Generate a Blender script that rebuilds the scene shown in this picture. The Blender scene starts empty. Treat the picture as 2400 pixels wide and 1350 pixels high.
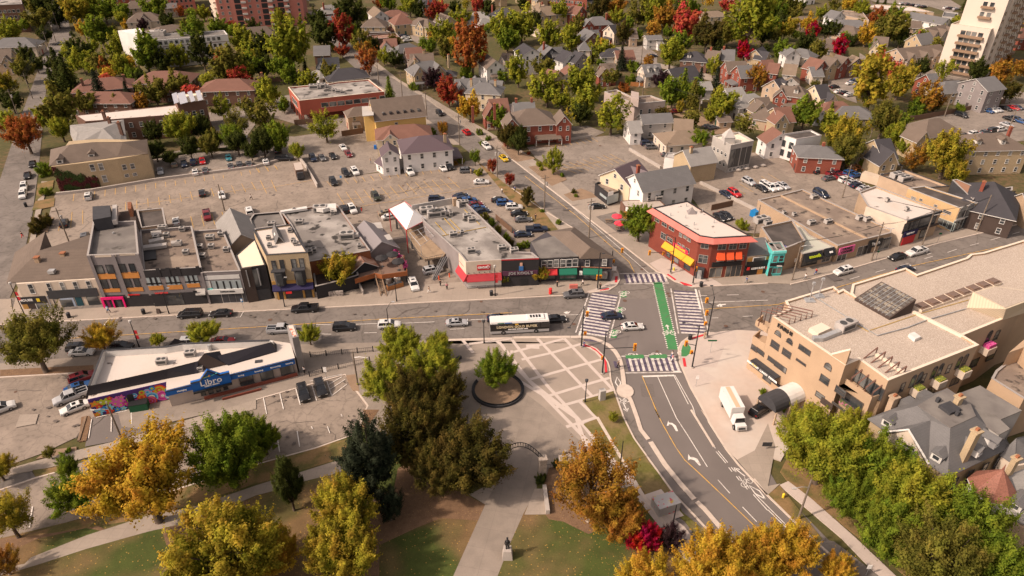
import bpy,math,random
import numpy as np
from mathutils import Vector,Matrix
R=math.radians
random.seed(7);np.random.seed(7)
SC=bpy.context.scene;COL=SC.collection
FP,TH,HC=1620.0,R(32.7),85.4
cam=bpy.data.objects.new('camera',bpy.data.cameras.new('camera'));COL.objects.link(cam)
cam.location=(0,0,HC);cam.rotation_euler=(R(90)-TH,0,0)
cam.data.sensor_width=36;cam.data.lens=FP/2400*36;cam.data.clip_end=6000;cam.data.clip_start=1
SC.camera=cam
SC.view_settings.view_transform='Standard';SC.view_settings.look='None'
SC.view_settings.exposure=0.22;SC.view_settings.gamma=1
SUN_AZ,SUN_EL=R(200),R(42)
sdir=Vector((math.cos(SUN_AZ)*math.cos(SUN_EL),math.sin(SUN_AZ)*math.cos(SUN_EL),math.sin(SUN_EL)))
W=bpy.data.worlds.new('World');SC.world=W;W.use_nodes=True
nt=W.node_tree;sky=nt.nodes.new('ShaderNodeTexSky');sky.sky_type='NISHITA';sky.sun_disc=False
sky.sun_elevation=SUN_EL;sky.sun_rotation=math.atan2(sdir.x,sdir.y);sky.dust_density=4;sky.air_density=1;sky.ozone_density=.6
bg=nt.nodes['Background'];bg.inputs['Strength'].default_value=0.14
hv=nt.nodes.new('ShaderNodeHueSaturation');hv.inputs['Saturation'].default_value=.3;tn=nt.nodes.new('ShaderNodeMixRGB');tn.blend_type='MULTIPLY';tn.inputs[0].default_value=1;tn.inputs[2].default_value=(1.14,.98,.90,1)
nt.links.new(sky.outputs[0],hv.inputs['Color']);nt.links.new(hv.outputs[0],tn.inputs[1]);nt.links.new(tn.outputs[0],bg.inputs[0])
sl=bpy.data.lights.new('sun','SUN');sl.energy=3.7;sl.angle=R(1.6);sl.color=(1,.805,.645)
so=bpy.data.objects.new('sun',sl);COL.objects.link(so);so.rotation_euler=sdir.to_track_quat('Z','Y').to_euler()
cT,sT=math.cos(TH),math.sin(TH)
def ray(p):
 u=(p[0]-1200)/FP;v=-(p[1]-675)/FP
 return(u,cT+v*sT,-sT+v*cT)
def G(p,z=0.0):
 d=ray(p);t=(z-HC)/d[2];return(d[0]*t,d[1]*t)
def proj(x,y,z):
 z-=HC;f=y*cT-z*sT;v=y*sT+z*cT
 return(1200+FP*x/f,675-FP*v/f)
def pxm(p,z=0):
 x,y=G(p,z);return FP/(y*cT-(z-HC)*sT)
TX={c:i*600 for i,c in enumerate('1234')};TY=dict(A=0,B=320,C=640,D=960)
EX=dict(E1=(20,600,7.94),E2=(320,600,7.94),E3=(600,540,6.667),E4=(860,460,5.627),E5=(1060,580,6),E6=(1500,460,6),E7=(1800,540,8),E8=(2090,430,7.742),E9=(140,740,4),H1=(1740,700,4.5),H2=(2020,860,3.971),H3=(1120,1020,7.5))
def pts(s):
 out=[];t='F'
 for w in s.split():
  if w[0]in 'ABCDEFH':t=w;continue
  x,y=map(float,w.split(','))
  if t in EX:e=EX[t];x,y=e[0]+x/e[2],e[1]+y/e[2]
  elif t!='F':
   k=3.4617 if t[0]=='D' else 3.97
   x=TX[t[1]]+x/k;y=TY[t[0]]+y/k
  out.append((x,y))
 return out
def GP(s,z=0.0):return[G(p,z)for p in pts(s)]
def hgt(base,top):
 x,y=G(base);lo,hi=0,80
 for _ in range(40):
  m=(lo+hi)/2
  if proj(x,y,m)[1]>top[1]:lo=m
  else:hi=m
 return lo
MATS={}
def mat(name,col=None,rough=.85,layers=(),bump=None,metal=0,spec=.3,objcol=False,emit=0):
 if name in MATS:return MATS[name]
 m=bpy.data.materials.new(name);m.use_nodes=True;n=m.node_tree.nodes;l=m.node_tree.links
 b=n['Principled BSDF'];b.inputs['Roughness'].default_value=rough;b.inputs['Metallic'].default_value=metal
 b.inputs['Specular IOR Level'].default_value=spec
 geo=n.new('ShaderNodeNewGeometry');pos=geo.outputs['Position']
 if objcol:
  oi=n.new('ShaderNodeObjectInfo');cur=oi.outputs['Color']
 else:
  rgb=n.new('ShaderNodeRGB');rgb.outputs[0].default_value=(*col,1);cur=rgb.outputs[0]
 for L in layers:
  kind,scale,c2,lo,hi,amt=L[:6]
  if kind=='noise':
   t=n.new('ShaderNodeTexNoise');t.inputs['Scale'].default_value=scale;t.inputs['Detail'].default_value=L[6]if len(L)>6 else 4
   l.new(pos,t.inputs['Vector']);f=t.outputs['Fac']
  elif kind=='crack':
   w=n.new('ShaderNodeTexNoise');w.inputs['Scale'].default_value=scale*2.2;w.inputs['Detail'].default_value=3;l.new(pos,w.inputs['Vector'])
   a=n.new('ShaderNodeMixRGB');a.blend_type='ADD';a.inputs[0].default_value=1/scale*.8;l.new(pos,a.inputs[1]);l.new(w.outputs['Color'],a.inputs[2])
   t=n.new('ShaderNodeTexVoronoi');t.feature='DISTANCE_TO_EDGE';t.inputs['Scale'].default_value=scale;l.new(a.outputs[0],t.inputs['Vector']);f=t.outputs['Distance']
  elif kind=='spot':
   t=n.new('ShaderNodeTexVoronoi');t.inputs['Scale'].default_value=scale;l.new(pos,t.inputs['Vector']);f=t.outputs['Distance']
  elif kind=='wave':
   t=n.new('ShaderNodeTexWave');t.inputs['Scale'].default_value=scale;t.bands_direction=L[6]if len(L)>6 else 'Z';t.inputs['Distortion'].default_value=.3
   l.new(pos,t.inputs['Vector']);f=t.outputs['Fac']
  elif kind=='slab':
   mp=n.new('ShaderNodeMapping');mp.inputs['Rotation'].default_value=(0,0,R(L[6]));l.new(pos,mp.inputs['Vector'])
   t=n.new('ShaderNodeTexBrick');t.offset=0 if len(L)<8 else.5;t.inputs['Scale'].default_value=1;t.inputs['Brick Width'].default_value=scale
   t.inputs['Row Height'].default_value=scale if len(L)<9 else L[8];t.inputs['Mortar Size'].default_value=.035 if len(L)<9 else.03;t.inputs['Color1'].default_value=(0,0,0,1)
   t.inputs['Color2'].default_value=(.35,.35,.35,1);t.inputs['Mortar'].default_value=(1,1,1,1);l.new(mp.outputs[0],t.inputs['Vector']);f=t.outputs['Color']
  mr=n.new('ShaderNodeMapRange');mr.inputs[1].default_value=lo;mr.inputs[2].default_value=hi;mr.inputs[4].default_value=amt
  l.new(f,mr.inputs[0])
  mx=n.new('ShaderNodeMixRGB');l.new(mr.outputs[0],mx.inputs[0]);l.new(cur,mx.inputs[1])
  if isinstance(c2,(int,float)):
   mx.blend_type='MULTIPLY';mx.inputs[2].default_value=(c2,c2,c2,1)
  else:mx.inputs[2].default_value=(*c2,1)
  cur=mx.outputs[0]
 l.new(cur,b.inputs['Base Color'])
 if bump:
  t=n.new('ShaderNodeTexNoise');t.inputs['Scale'].default_value=bump[0];t.inputs['Detail'].default_value=3;l.new(pos,t.inputs['Vector'])
  bp=n.new('ShaderNodeBump');bp.inputs['Strength'].default_value=bump[1];bp.inputs['Distance'].default_value=bump[2]
  l.new(t.outputs['Fac'],bp.inputs['Height']);l.new(bp.outputs[0],b.inputs['Normal'])
 if emit:b.inputs['Emission Color'].default_value=(*col,1);b.inputs['Emission Strength'].default_value=emit
 MATS[name]=m;return m
def wallm(name,c,v=.75):
 return mat(name,c,.9,[('noise',.35,v,.4,.75,.8),('noise',6,.8,.3,.8,.5)])
def brickm(name,c,mort=None):
 return mat(name,c,.9,[('noise',9,tuple(x*.6 for x in c),.4,.7,.8,2),('noise',.3,.75,.45,.75,.7),('noise',30,tuple(min(1,x*1.35+.03)for x in c),.5,.8,.6,1)])
def shingle(name,c):
 return mat(name,c,.9,[('noise',14,.6,.35,.7,.65,2),('noise',.5,1.25,.45,.7,.5),('wave',1.1,.82,.6,1,.35,'Z')])
MATS_WHITE=mat('white_paint',(.62,.60,.57),.6,[('noise',1,.85,.4,.7,.6)])
M_GLASS=mat('window_glass',(.035,.04,.045),.12,[('noise',.22,(.22,.22,.21),.52,.62,.8,1)],spec=.8)
M_BLACK=mat('black_metal',(.02,.02,.022),.5)
M_DARK=mat('charcoal',(.05,.05,.055),.7,[('noise',1,.7,.4,.7,.6)])
M_METAL=mat('galvanised_metal',(.45,.45,.45),.45,[('noise',2,.7,.4,.7,.7)],metal=.4)
M_CONC=mat('concrete',(.42,.37,.33),.9,[('noise',.4,.8,.4,.7,.7),('noise',5,.85,.3,.7,.6)])
M_WOOD=mat('weathered_wood',(.22,.15,.10),.9,[('noise',2,.6,.4,.7,.7)])
ORG={}
class MB:
 def __init__(s):s.v=[];s.f=[];s.m=[]
 def face(s,P,mi=0):
  k=len(s.v);s.v+=[tuple(p)if len(p)==3 else(p[0],p[1],0)for p in P];s.f.append(tuple(range(k,k+len(P))));s.m.append(mi)
 def hexa(s,b,t,mi=0):
  k=len(s.v);n=len(b);s.v+=[tuple(p)for p in b]+[tuple(p)for p in t]
  s.f.append(tuple(range(k+n-1,k-1,-1)));s.f.append(tuple(range(k+n,k+2*n)));s.m+=[mi,mi]
  for i in range(n):
   j=(i+1)%n;s.f.append((k+i,k+j,k+n+j,k+n+i));s.m.append(mi)
  return s
 def prism(s,poly,z0,z1,mi=0,top=None):
  if area(poly)<0:poly=poly[::-1]
  s.hexa([(x,y,z0)for x,y in poly],[(x,y,z1)for x,y in poly],mi)
  if top is not None:s.m[-len(poly)-1]=top
  return s
 def box(s,c,d,rz=0,mi=0):
  cs,sn=math.cos(rz),math.sin(rz);w,l,h=d[0]/2,d[1]/2,d[2]
  q=[(c[0]+x*cs-y*sn,c[1]+x*sn+y*cs)for x,y in((-w,-l),(w,-l),(w,l),(-w,l))]
  s.hexa([(x,y,c[2])for x,y in q],[(x,y,c[2]+h)for x,y in q],mi);return s
 def obox(s,fr,u0,u1,o0,o1,z0,z1,mi=0):
  P,U,N=fr;q=[(u0,o0),(u1,o0),(u1,o1),(u0,o1)]
  q=[(P[0]+U[0]*a+N[0]*b,P[1]+U[1]*a+N[1]*b)for a,b in q]
  if area(q)<0:q=q[::-1]
  s.hexa([(x,y,z0)for x,y in q],[(x,y,z1)for x,y in q],mi);return s
 def tube(s,path,r,n=6,mi=0,cap=True):
  path=[Vector(p)for p in path];rr=r if isinstance(r,(list,tuple))else[r]*len(path);k0=len(s.v)
  for i,p in enumerate(path):
   d=(path[min(i+1,len(path)-1)]-path[max(i-1,0)]).normalized()
   a=d.cross(Vector((0,0,1))if abs(d.z)<.9 else Vector((1,0,0))).normalized();b=d.cross(a)
   for j in range(n):
    t=2*math.pi*j/n;s.v.append(tuple(p+(a*math.cos(t)+b*math.sin(t))*rr[i]))
  for i in range(len(path)-1):
   for j in range(n):
    j2=(j+1)%n;s.f.append((k0+i*n+j,k0+i*n+j2,k0+(i+1)*n+j2,k0+(i+1)*n+j));s.m.append(mi)
  if cap:
   s.f.append(tuple(k0+j for j in range(n)));e=k0+(len(path)-1)*n;s.f.append(tuple(e+n-1-j for j in range(n)));s.m+=[mi,mi]
  return s
 def ball(s,c,r,mi=0,n=8,m=5,sq=(1,1,1)):
  k=len(s.v)
  for i in range(m+1):
   a=math.pi*i/m
   for j in range(n):
    b=2*math.pi*j/n;s.v.append((c[0]+r*sq[0]*math.sin(a)*math.cos(b),c[1]+r*sq[1]*math.sin(a)*math.sin(b),c[2]+r*sq[2]*math.cos(a)))
  for i in range(m):
   for j in range(n):
    j2=(j+1)%n;s.f.append((k+i*n+j,k+(i+1)*n+j,k+(i+1)*n+j2,k+i*n+j2));s.m.append(mi)
  return s
 def build(s,name,mats,parent=None,smooth=False):
  if not isinstance(mats,(list,tuple)):mats=[mats]
  me=bpy.data.meshes.new(name);o=ORG.get(parent,(0,0,0))if parent else(0,0,0)
  v=s.v if o==(0,0,0)else[(a-o[0],b-o[1],c-o[2])for a,b,c in s.v]
  me.from_pydata(v,[],s.f);
  for m in mats:me.materials.append(m)
  if len(mats)>1:me.polygons.foreach_set('material_index',s.m)
  if smooth:me.polygons.foreach_set('use_smooth',[True]*len(s.f))
  me.update();ob=bpy.data.objects.new(name,me);COL.objects.link(ob)
  if parent:ob.parent=parent;ORG[ob]=ORG.get(parent,(0,0,0))
  return ob
def area(p):return sum(p[i][0]*p[(i+1)%len(p)][1]-p[(i+1)%len(p)][0]*p[i][1]for i in range(len(p)))/2
def tag(o,label=None,cat=None,group=None,kind=None):
 if label:o['label']=label
 if cat:o['category']=cat
 if group:o['group']=group
 if kind:o['kind']=kind
 return o
def root(name,loc,label,cat,group=None,rz=0):
 o=bpy.data.objects.new(name,None);COL.objects.link(o);o.empty_display_size=.3
 o.location=loc if len(loc)==3 else(loc[0],loc[1],0);o.rotation_euler.z=rz;ORG[o]=tuple(o.location);tag(o,label,cat,group);return o
def local(o):ORG[o]=(0,0,0);return o
def copy_tree(o,parent=None):
 c=o.copy();COL.objects.link(c);c.parent=parent
 for ch in o.children:copy_tree(ch,c)
 return c
ZC={}
def zup(z):k=round(z,4);ZC[k]=ZC.get(k,0)+1;return z+(ZC[k]-1)*.0011
PAVED=[]
def sheet(name,s,z,m,kind='structure',h=None,z0=-.3):
 b=MB();P=GP(s,z)if isinstance(s,str)else s;z=zup(z);PAVED.append(P)
 if area(P)<0:P=P[::-1]
 if h is None:b.face([(x,y,z)for x,y in P])
 else:b.prism(P,z0,z)
 o=b.build(name,m);tag(o,kind=kind);return o
def lines(name,segs,w,z,m,w2=None):
 b=MB()
 for s in segs:
  P=GP(s,z)if isinstance(s,str)else s
  strip(b,P,w,zup(z))
 o=b.build(name,m);tag(o,kind='structure');return o
def strip(b,P,w,z,dz=None):
 n=len(P);L=[];Rr=[]
 for i in range(n):
  d=Vector(P[min(i+1,n-1)])-Vector(P[max(i-1,0)]);d.normalize();nrm=Vector((-d.y,d.x))*w/2
  L.append((P[i][0]+nrm.x,P[i][1]+nrm.y));Rr.append((P[i][0]-nrm.x,P[i][1]-nrm.y))
 for i in range(n-1):
  q=[Rr[i],Rr[i+1],L[i+1],L[i]]
  if dz:b.prism(q,z,z+dz)
  else:b.face([(x,y,z)for x,y in q])
def lerp(a,b,t):return tuple(x+(y-x)*t for x,y in zip(a,b))
m_grassy=mat('yard_grass',(.10,.085,.03),.95,[('noise',.05,(.16,.10,.055),.45,.6,.8),('noise',.6,(.06,.065,.02),.4,.6,.7),('noise',4,.6,.4,.7,.6)])
m_park=mat('park_lawn',(.066,.084,.017),.95,[('noise',.055,(.19,.12,.055),.45,.57,1,3),('noise',.5,.65,.4,.7,.6),('noise',5,.6,.4,.7,.5),('spot',1.6,(.42,.25,.06),.16,.10,.8),('spot',2.3,(.36,.16,.05),.13,.08,.7)])
m_dry=mat('dry_grass',(.23,.145,.065),.95,[('noise',.35,(.11,.10,.03),.45,.62,.9),('noise',4,.65,.4,.7,.6),('spot',2.1,(.35,.2,.06),.14,.08,.7)])
m_leaf=mat('leaf_litter',(.20,.12,.07),.95,[('noise',1.2,.7,.4,.7,.7),('noise',6,.6,.4,.7,.6),('spot',2.6,(.40,.24,.09),.2,.1,.7)])
m_strip=mat('green_verge',(.13,.12,.03),.95,[('noise',.25,(.21,.15,.07),.42,.6,.9),('noise',3,.65,.4,.7,.6)])
def asph(name,c,amt=.5,cs=.16):return mat(name,c,.93,[('noise',.05,tuple(x*.78 for x in c),.4,.62,.9,5),('noise',.25,tuple(min(1,x*1.16)for x in c),.45,.65,.8,6),('noise',1.1,.74,.52,.66,.8,6),('noise',12,.84,.4,.7,.6),('crack',cs,.5,.016,.0,amt),('crack',.4,.72,.02,.0,.55),('spot',.13,.6,.05,.02,.6)])
m_road=asph('road_asphalt',(.185,.160,.142),.5,.10)
m_newroad=mat('fresh_asphalt',(.165,.142,.131),.93,[('noise',.12,.88,.4,.65,.9,5),('noise',10,.88,.4,.7,.6),('wave',.045,1.1,.3,.8,.4,'X')])
m_lot=asph('lot_asphalt',(.268,.218,.178),.5,.2)
m_lot2=asph('old_lot_asphalt',(.245,.206,.175),.6,.2)
m_side=mat('pavement_concrete',(.345,.288,.238),.9,[('slab',1.8,.72,0,1,.55,2),('noise',.15,.84,.4,.65,.8),('noise',3,.88,.4,.7,.6)])
m_side2=mat('pavement_concrete_new',(.50,.42,.37),.9,[('slab',1.9,.84,0,1,.5,-38),('noise',.2,.9,.4,.65,.8),('noise',4,.92,.4,.7,.6)])
m_white_conc=mat('pale_plaza_concrete',(.50,.435,.38),.88,[('noise',.08,(.47,.365,.30),.42,.62,.85),('noise',1,.92,.4,.7,.6),('slab',7,.93,0,1,.4,20)])
m_plaza=mat('plaza_pavers',(.325,.268,.222),.9,[('noise',.11,.84,.4,.65,.8),('noise',.6,1.1,.45,.65,.6),('noise',7,.88,.4,.7,.6),('slab',1.1,.93,0,1,.5,32)])
m_plaza2=mat('plaza_old_slabs',(.30,.25,.208),.9,[('slab',3.4,.74,0,1,.6,12),('noise',.1,.8,.4,.65,.8),('noise',.5,.86,.45,.65,.8),('noise',5,.88,.4,.7,.6)])
m_band=mat('pale_paving_band',(.53,.45,.40),.9,[('noise',1,.88,.4,.7,.6)])
m_kerb=mat('kerb_concrete',(.55,.46,.39),.9,[('noise',1.2,.84,.4,.7,.7)])
m_wp=mat('white_road_paint',(.68,.63,.58),.8,[('noise',2.5,(.36,.31,.28),.52,.68,.8)])
m_wpw=mat('worn_white_paint',(.60,.55,.51),.85,[('noise',1.6,(.28,.245,.225),.46,.66,.85),('noise',7,(.3,.26,.24),.55,.7,.6)])
m_yp=mat('yellow_road_paint',(.62,.36,.08),.8,[('noise',1.8,(.36,.28,.2),.46,.66,.9)])
m_pp=mat('purple_road_paint',(.075,.062,.095),.85,[('noise',2,(.16,.12,.17),.45,.7,.8)])
m_gp=mat('green_road_paint',(.05,.20,.07),.85,[('noise',1.2,(.08,.17,.08),.45,.7,.8),('noise',.3,1.2,.4,.7,.5)])
m_rp=mat('red_tactile',(.55,.035,.045),.8,[('noise',3,.8,.4,.7,.6)])
m_dirt=mat('bare_dirt',(.28,.19,.125),.95,[('noise',.5,.75,.4,.7,.7),('noise',5,.75,.4,.7,.6)])
m_patch=mat('asphalt_patch',(.10,.085,.08),.95,[('noise',2,1.3,.4,.7,.6)])
g=MB();g.face([(-2500,-300,-.10),(2500,-300,-.10),(2500,3500,-.10),(-2500,3500,-.10)])
tag(g.build('ground',m_grassy),kind='structure')
main="F -500,700 0,700 148,690 600,650 1200,630 1340,600 1500,560 1700,600 1880,600 2150,530 2400,460 2700,380 2700,560 2400,640 2000,745 1790,800 1700,850 1400,860 1338,830 900,840 700,860 300,900 -500,960"
sheet('main_road',main,.0,m_road)
sheet('lower_road',"F 1335,800 1425,700 1640,700 1640,850 1700,930 1830,1150 2150,1480 1600,1480 1480,1150 1380,900",.012,m_newroad)
sheet('cross_road',"B3 1050,1290 2000,1290 1400,1290 1350,1255 0,210 A2 2150,1320 1560,900 1330,745 1050,565 900,430 700,250 600,100 480,110 650,330 800,520 980,690 1190,830 1590,1110 1900,1350 B3 0,480 300,690 560,850 940,1190",.004,m_road)
sheet('side_road',[G(p)for p in[(-150,830),(10,830),(22,700),(48,640),(76,500),(90,400),(100,300),(108,210),(130,140),(150,125),(170,80),(160,50),(145,10),(140,-30),(115,-30),(125,20),(122,80),(105,125),(85,175),(50,270),(20,360),(-20,480),(-60,600)]],.008,m_road)
sheet('car_park_north',"F 100,690 110,520 130,452 345,402 640,362 690,350 735,428 830,412 1135,372 1215,440 1455,640 1340,690 600,730",.012,m_lot)
sheet('car_park_upper',"F 350,412 352,368 520,330 650,318 690,320 760,310 930,330 1010,360 1050,375 900,400 740,428 700,372",.018,m_lot2)
sheet('office_yard',"F 610,240 700,215 1000,230 1000,330 960,350 840,330 740,310 690,290 640,275",.018,m_lot2)
sheet('car_park_east',"B3 140,100 500,40 700,10 1000,-20 1130,60 1130,120 1400,300 1000,480 720,540 360,470 510,400 480,360 220,200",.016,m_lot2)
sheet('car_park_east_lane',"A3 1400,1300 1600,1250 B3 1400,150 1500,130 1530,200 1750,310 1700,400 1750,450 2350,700 2350,900 1900,900 1700,600 1400,300 1130,120 1100,20",.020,m_lot)
sheet('car_park_middle',"F 1510,430 1640,425 1660,395 1800,350 1870,395 2020,420 2010,460 1980,490 1860,460 1790,470 1785,520 1720,520 1640,455",.023,m_lot)
sheet('market_lane',"F 1795,370 1990,440 2200,505 2190,560 2100,540 1950,480 1790,430 1780,340 1810,340",.020,m_lot)
sheet('narrow_lane',"B4 -200,150 0,150 240,270 400,340 700,330 800,480 700,600 0,250 -240,190",.026,m_lot)
sheet('car_park_far_east',"A4 1300,1150 1700,1050 2100,980 2500,930 2500,1300 2150,1330 1700,1270 1400,1350 1300,1250",.020,m_lot2)
sheet('car_park_terrace',"A4 560,700 820,650 900,600 840,760 800,850 830,960 740,930 640,880 560,820",.020,m_lot2)
sheet('far_side_street',"A4 850,490 960,560 1100,560 1400,560 1600,600 1850,700 2450,880 2500,960 1900,960 1550,900 1300,760 960,600 850,560",.010,m_lot2)
sheet('villa_yard',"A3 420,1260 420,1180 700,1170 860,1230 730,1290 500,1320",.020,m_lot2)
sheet('garage_yard',"A3 960,440 1230,420 1350,500 1350,580 1200,600 1150,580",.020,m_lot2)
sheet('garage_lane',"A3 1150,585 1170,540 1420,600 1650,640 2000,740 1990,790 1500,660",.024,m_side)
sheet('back_lane',"A3 1440,980 1600,1000 1900,1150 2100,1230 1900,1250 1600,1100 1440,1040",.022,m_dirt)
sheet('gravel_drive',"A2 1420,310 1620,320 1640,360 1540,420 1460,380",.020,m_lot2)
sheet('far_car_park',"A4 950,0 1700,0 1800,60 1700,120 1500,60 1000,20",.020,m_lot2)
sheet('rear_yard',"A1 1930,1050 2382,960 2382,1150 2250,1330 2100,1330 1960,1150",.020,m_lot2)
sheet('lot_south_west',"F -300,900 0,884 219,871 320,870 330,1000 285,1030 210,1010 100,1062 0,1098 -300,1190",.016,m_lot)
sheet('stall_apron',"D1 700,250 750,60 1400,0 1300,150 960,250 690,300",.022,m_newroad)
sheet('lot_south',"F -300,1230 0,1142 84,1119 162,1096 380,1005 600,938 809,877 835,915 862,950 850,975 838,1012 741,1047 600,1086 380,1150 202,1211 100,1240 -300,1350",.018,m_lot)
KH=.13
sheet('pavement_north',"F -500,720 25,700 30,735 660,690 1090,660 1370,640 1400,600 1340,560 B3 570,845 930,1190 985,1240 1000,1300 C3 998,60 970,110 900,155 745,175 530,185 F 1200,697 600,727 148,751 100,757 0,759 -500,785",KH,m_side,h=1)
sheet('pavement_north_east',"B3 780,760 1350,1260 C3 1400,0 1520,75 1680,125 2000,112 2382,90 C4 210,100 B4 380,1330 800,1215 1600,985 2382,800 2900,640 F 2700,400 2400,480 2200,540 2000,600 1800,640 1560,600 1500,520 1440,440",KH,m_side,h=1)
sheet('corner_pavement',"B3 1350,1240 1280,1180 1390,1130 1560,1180 1760,1310 1830,1350 C3 1830,30 1960,110 1680,125 1520,75 1400,0",KH+.006,m_side2)
sheet('corner_pavement',"C3 745,175 900,155 970,110 998,60 985,0 950,0 920,70 800,140 690,170 735,180",KH+.006,m_side2)
sheet('street_pavement',"B3 80,590 200,600 560,850 470,880",KH,m_side,h=1)
sheet('street_verge',"B3 0,480 110,500 250,640 430,870 300,890 0,610 B2 2050,220 2382,490",KH+.01,m_dry,h=1)
sheet('street_pavement_far',"A2 940,690 985,690 1190,825 1590,1105 1900,1345 1840,1345 1500,1130",KH,m_side,h=1)
sheet('street_pavement_east',"A2 1040,560 1100,560 1330,740 1600,890 1900,1070 2382,1350 B3 0,30 0,210 A2 2140,1320 1560,905 1330,762 1040,575",KH,m_side,h=1)
sheet('street_pavement_east',"B3 0,60 380,350 800,740 1400,1200 1350,1255 0,212",KH,m_side,h=1)
sheet('verge_east',"B3 150,280 220,270 380,270 480,360 510,400 370,460",KH+.02,m_dirt,h=1)
sheet('verge_east',"B3 480,540 640,480 740,520 800,560 560,600",KH+.02,m_dirt,h=1)
sheet('verge_east',"B3 -60,40 60,140 200,190 215,205 50,235 0,210 -100,100",KH+.02,m_dirt,h=1)
sheet('forecourt',"B3 600,555 800,520 860,600 1020,690 960,705 780,748",KH-.02,m_side,h=1)
sheet('cafe_yard',"B3 780,745 960,700 1080,780 1130,900 1000,905",KH+.015,m_road)
sheet('pavement_side_street',"F 20,765 36,700 62,600 80,510 97,425 112,425 102,470 90,520 76,600 70,640 110,665 60,745",KH,m_side,h=1)
sheet('side_verge',"B1 350,440 500,405 490,480 330,600",KH+.01,m_dry)
sheet('side_verge',"B1 330,600 510,570 500,650 295,690",KH+.012,m_dry)
sheet('corner_bed',"B1 300,900 290,830 330,770 430,740 500,750 440,890 380,880",KH+.05,m_dirt)
PLp=[(-500,900),(0,852),(240,832),(560,815),(708,807),(900,802),(1060,795),(1200,792.4),(1338,790.4),(1361,795),(1374,800),(1400,818),(1417,840),(1426,862),(1430,890),(1436,915),(1400,930),(1366,938),(1400,985),(1500,1130),(1420,1160),(1215,1090),(1130,1080),(1000,1060),(866,1010),(850,975),(862,950),(835,915),(809,877),(600,936),(500,966),(330,1005),(285,1000),(250,870),(219,871),(0,884),(-500,905)]
sheet('plaza',[G(p,KH)for p in PLp],KH,m_plaza2,h=1)
sheet('plaza_paving',"C2 1680,625 1480,660 1900,640 2382,607 C3 0,605 530,600 640,650 700,680 780,730 840,800 865,860 880,930 905,985 C3 940,1090 650,1185 780,1350 D3 690,65 580,120 D3 700,250 600,300 C3 300,1250 100,1100 C3 0,830 C2 2100,700",KH+.006,m_plaza)
bands=["C3 0,840 780,1640","C2 2382,960 C3 330,1160 600,1350 D3 600,300","C3 -120,640 160,1000 600,1350","C3 0,620 330,1050 470,1200 610,1350 D3 720,300 1060,690","C3 235,607 740,1140","C3 485,607 935,1080","C3 620,1185 790,1350 D3 690,65","C2 1920,620 2020,740","C2 2210,612 2300,680","C2 1980,660 2382,610","C3 0,738 480,612","C3 90,805 380,740 640,660","C3 165,990 520,890 850,800","C3 300,1155 660,1045 910,975","C3 390,1255 640,1185 940,1085","D3 440,140 560,105 690,62","C2 2382,750 C3 0,720"]
lines('plaza_bands',bands,.66,KH+.012,m_band)
lines('plaza_edge_strip',["C2 1780,622 2382,605 C3 0,598 540,592","C3 640,668 700,680 780,725 840,790"],.7,KH+.016,m_kerb)
sheet('plaza_drain_panel',"C3 130,665 250,660 255,705 135,700",KH+.020,m_band)
sheet('east_plaza',"C3 1640,600 1830,552 2100,528 2600,560 C4 200,800 F 1900,960 1830,1080 D3 1990,350 2030,360 1970,330 1830,405 1740,320 1600,100 1535,0 C3 1820,1350 1740,1200 1660,1060 1600,920 1565,830 1547,700 1565,650",KH,m_white_conc,h=1)
sheet('east_corner_slabs',"C3 1640,600 1830,552 2070,535 2100,650 1980,680 1900,880 1720,870 1900,980 1690,1070 1600,920 1565,830 1547,700 1565,650",KH+.006,m_side2)
sheet('east_driveway',"D3 1830,405 1970,330 D4 0,110 60,300 0,620 100,600 0,690 D3 2070,690",KH,m_side,h=1)
sheet('verge_lower',"D4 0,690 95,612 600,1250 800,1350 640,1350 640,1290 400,1080 270,960",KH+.02,m_dry,h=1)
sheet('verge_inner',"D4 160,580 400,760 1120,1350 1500,1700 2400,1350 2400,600 900,200 200,300 100,500",KH-.02,m_dry,h=1)
sheet('pavement_lower',"D4 95,610 165,580 350,720 700,1030 1040,1350 1200,1500 1050,1500 900,1350 600,1040",KH+.03,m_side2,h=1)
sheet('verge_driveway',"D4 440,1050 540,1070 900,1350 850,1400 760,1350 400,1090",KH+.026,m_road)
park=[(-500,1390),(0,1262),(202,1213),(380,1152),(600,1088),(741,1049),(840,1014),(866,1012),(1000,1060),(1190,1086),(1215,1090),(1420,1160),(1500,1130),(1545,1200),(1690,1340),(1800,1500),(-500,1800)]
sheet('park_lawn',[G(p,KH+.01)for p in park],KH+.01,m_park,h=1)
sheet('leaf_bed',"D2 600,900 1120,640 1150,480 1380,320 1400,560 1700,690 1860,770 1800,900 1500,880 1300,960 1000,1100 1000,1350 700,1350",KH+.014,m_leaf)
sheet('leaf_bed',"D3 270,850 250,640 300,470 560,430 900,650 1000,760 900,900 620,1010 420,910 300,890",KH+.016,m_leaf)
sheet('leaf_bed',"D1 0,1050 150,1030 700,880 900,1000 700,960 300,1050 0,1190",KH+.016,m_leaf)
sheet('leaf_bed',"D1 1300,930 2000,720 2077,900 1500,1100 1350,1100",KH+.018,m_leaf)
sheet('verge_park',"D1 700,870 1400,640 1700,570 D2 0,430 490,305 740,235 720,390 300,510 140,560 0,600 D1 1200,880 700,960 150,1040",KH+.022,m_dry)
sheet('park_path',"D1 0,1290 200,1250 250,1200 700,1020 1200,860 1600,780 D2 0,615 140,572 320,520 730,390 720,490 600,530 330,595 140,660 0,695 D1 1600,900 1200,990 700,1130 300,1260 0,1350",KH+.03,m_side)
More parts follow.
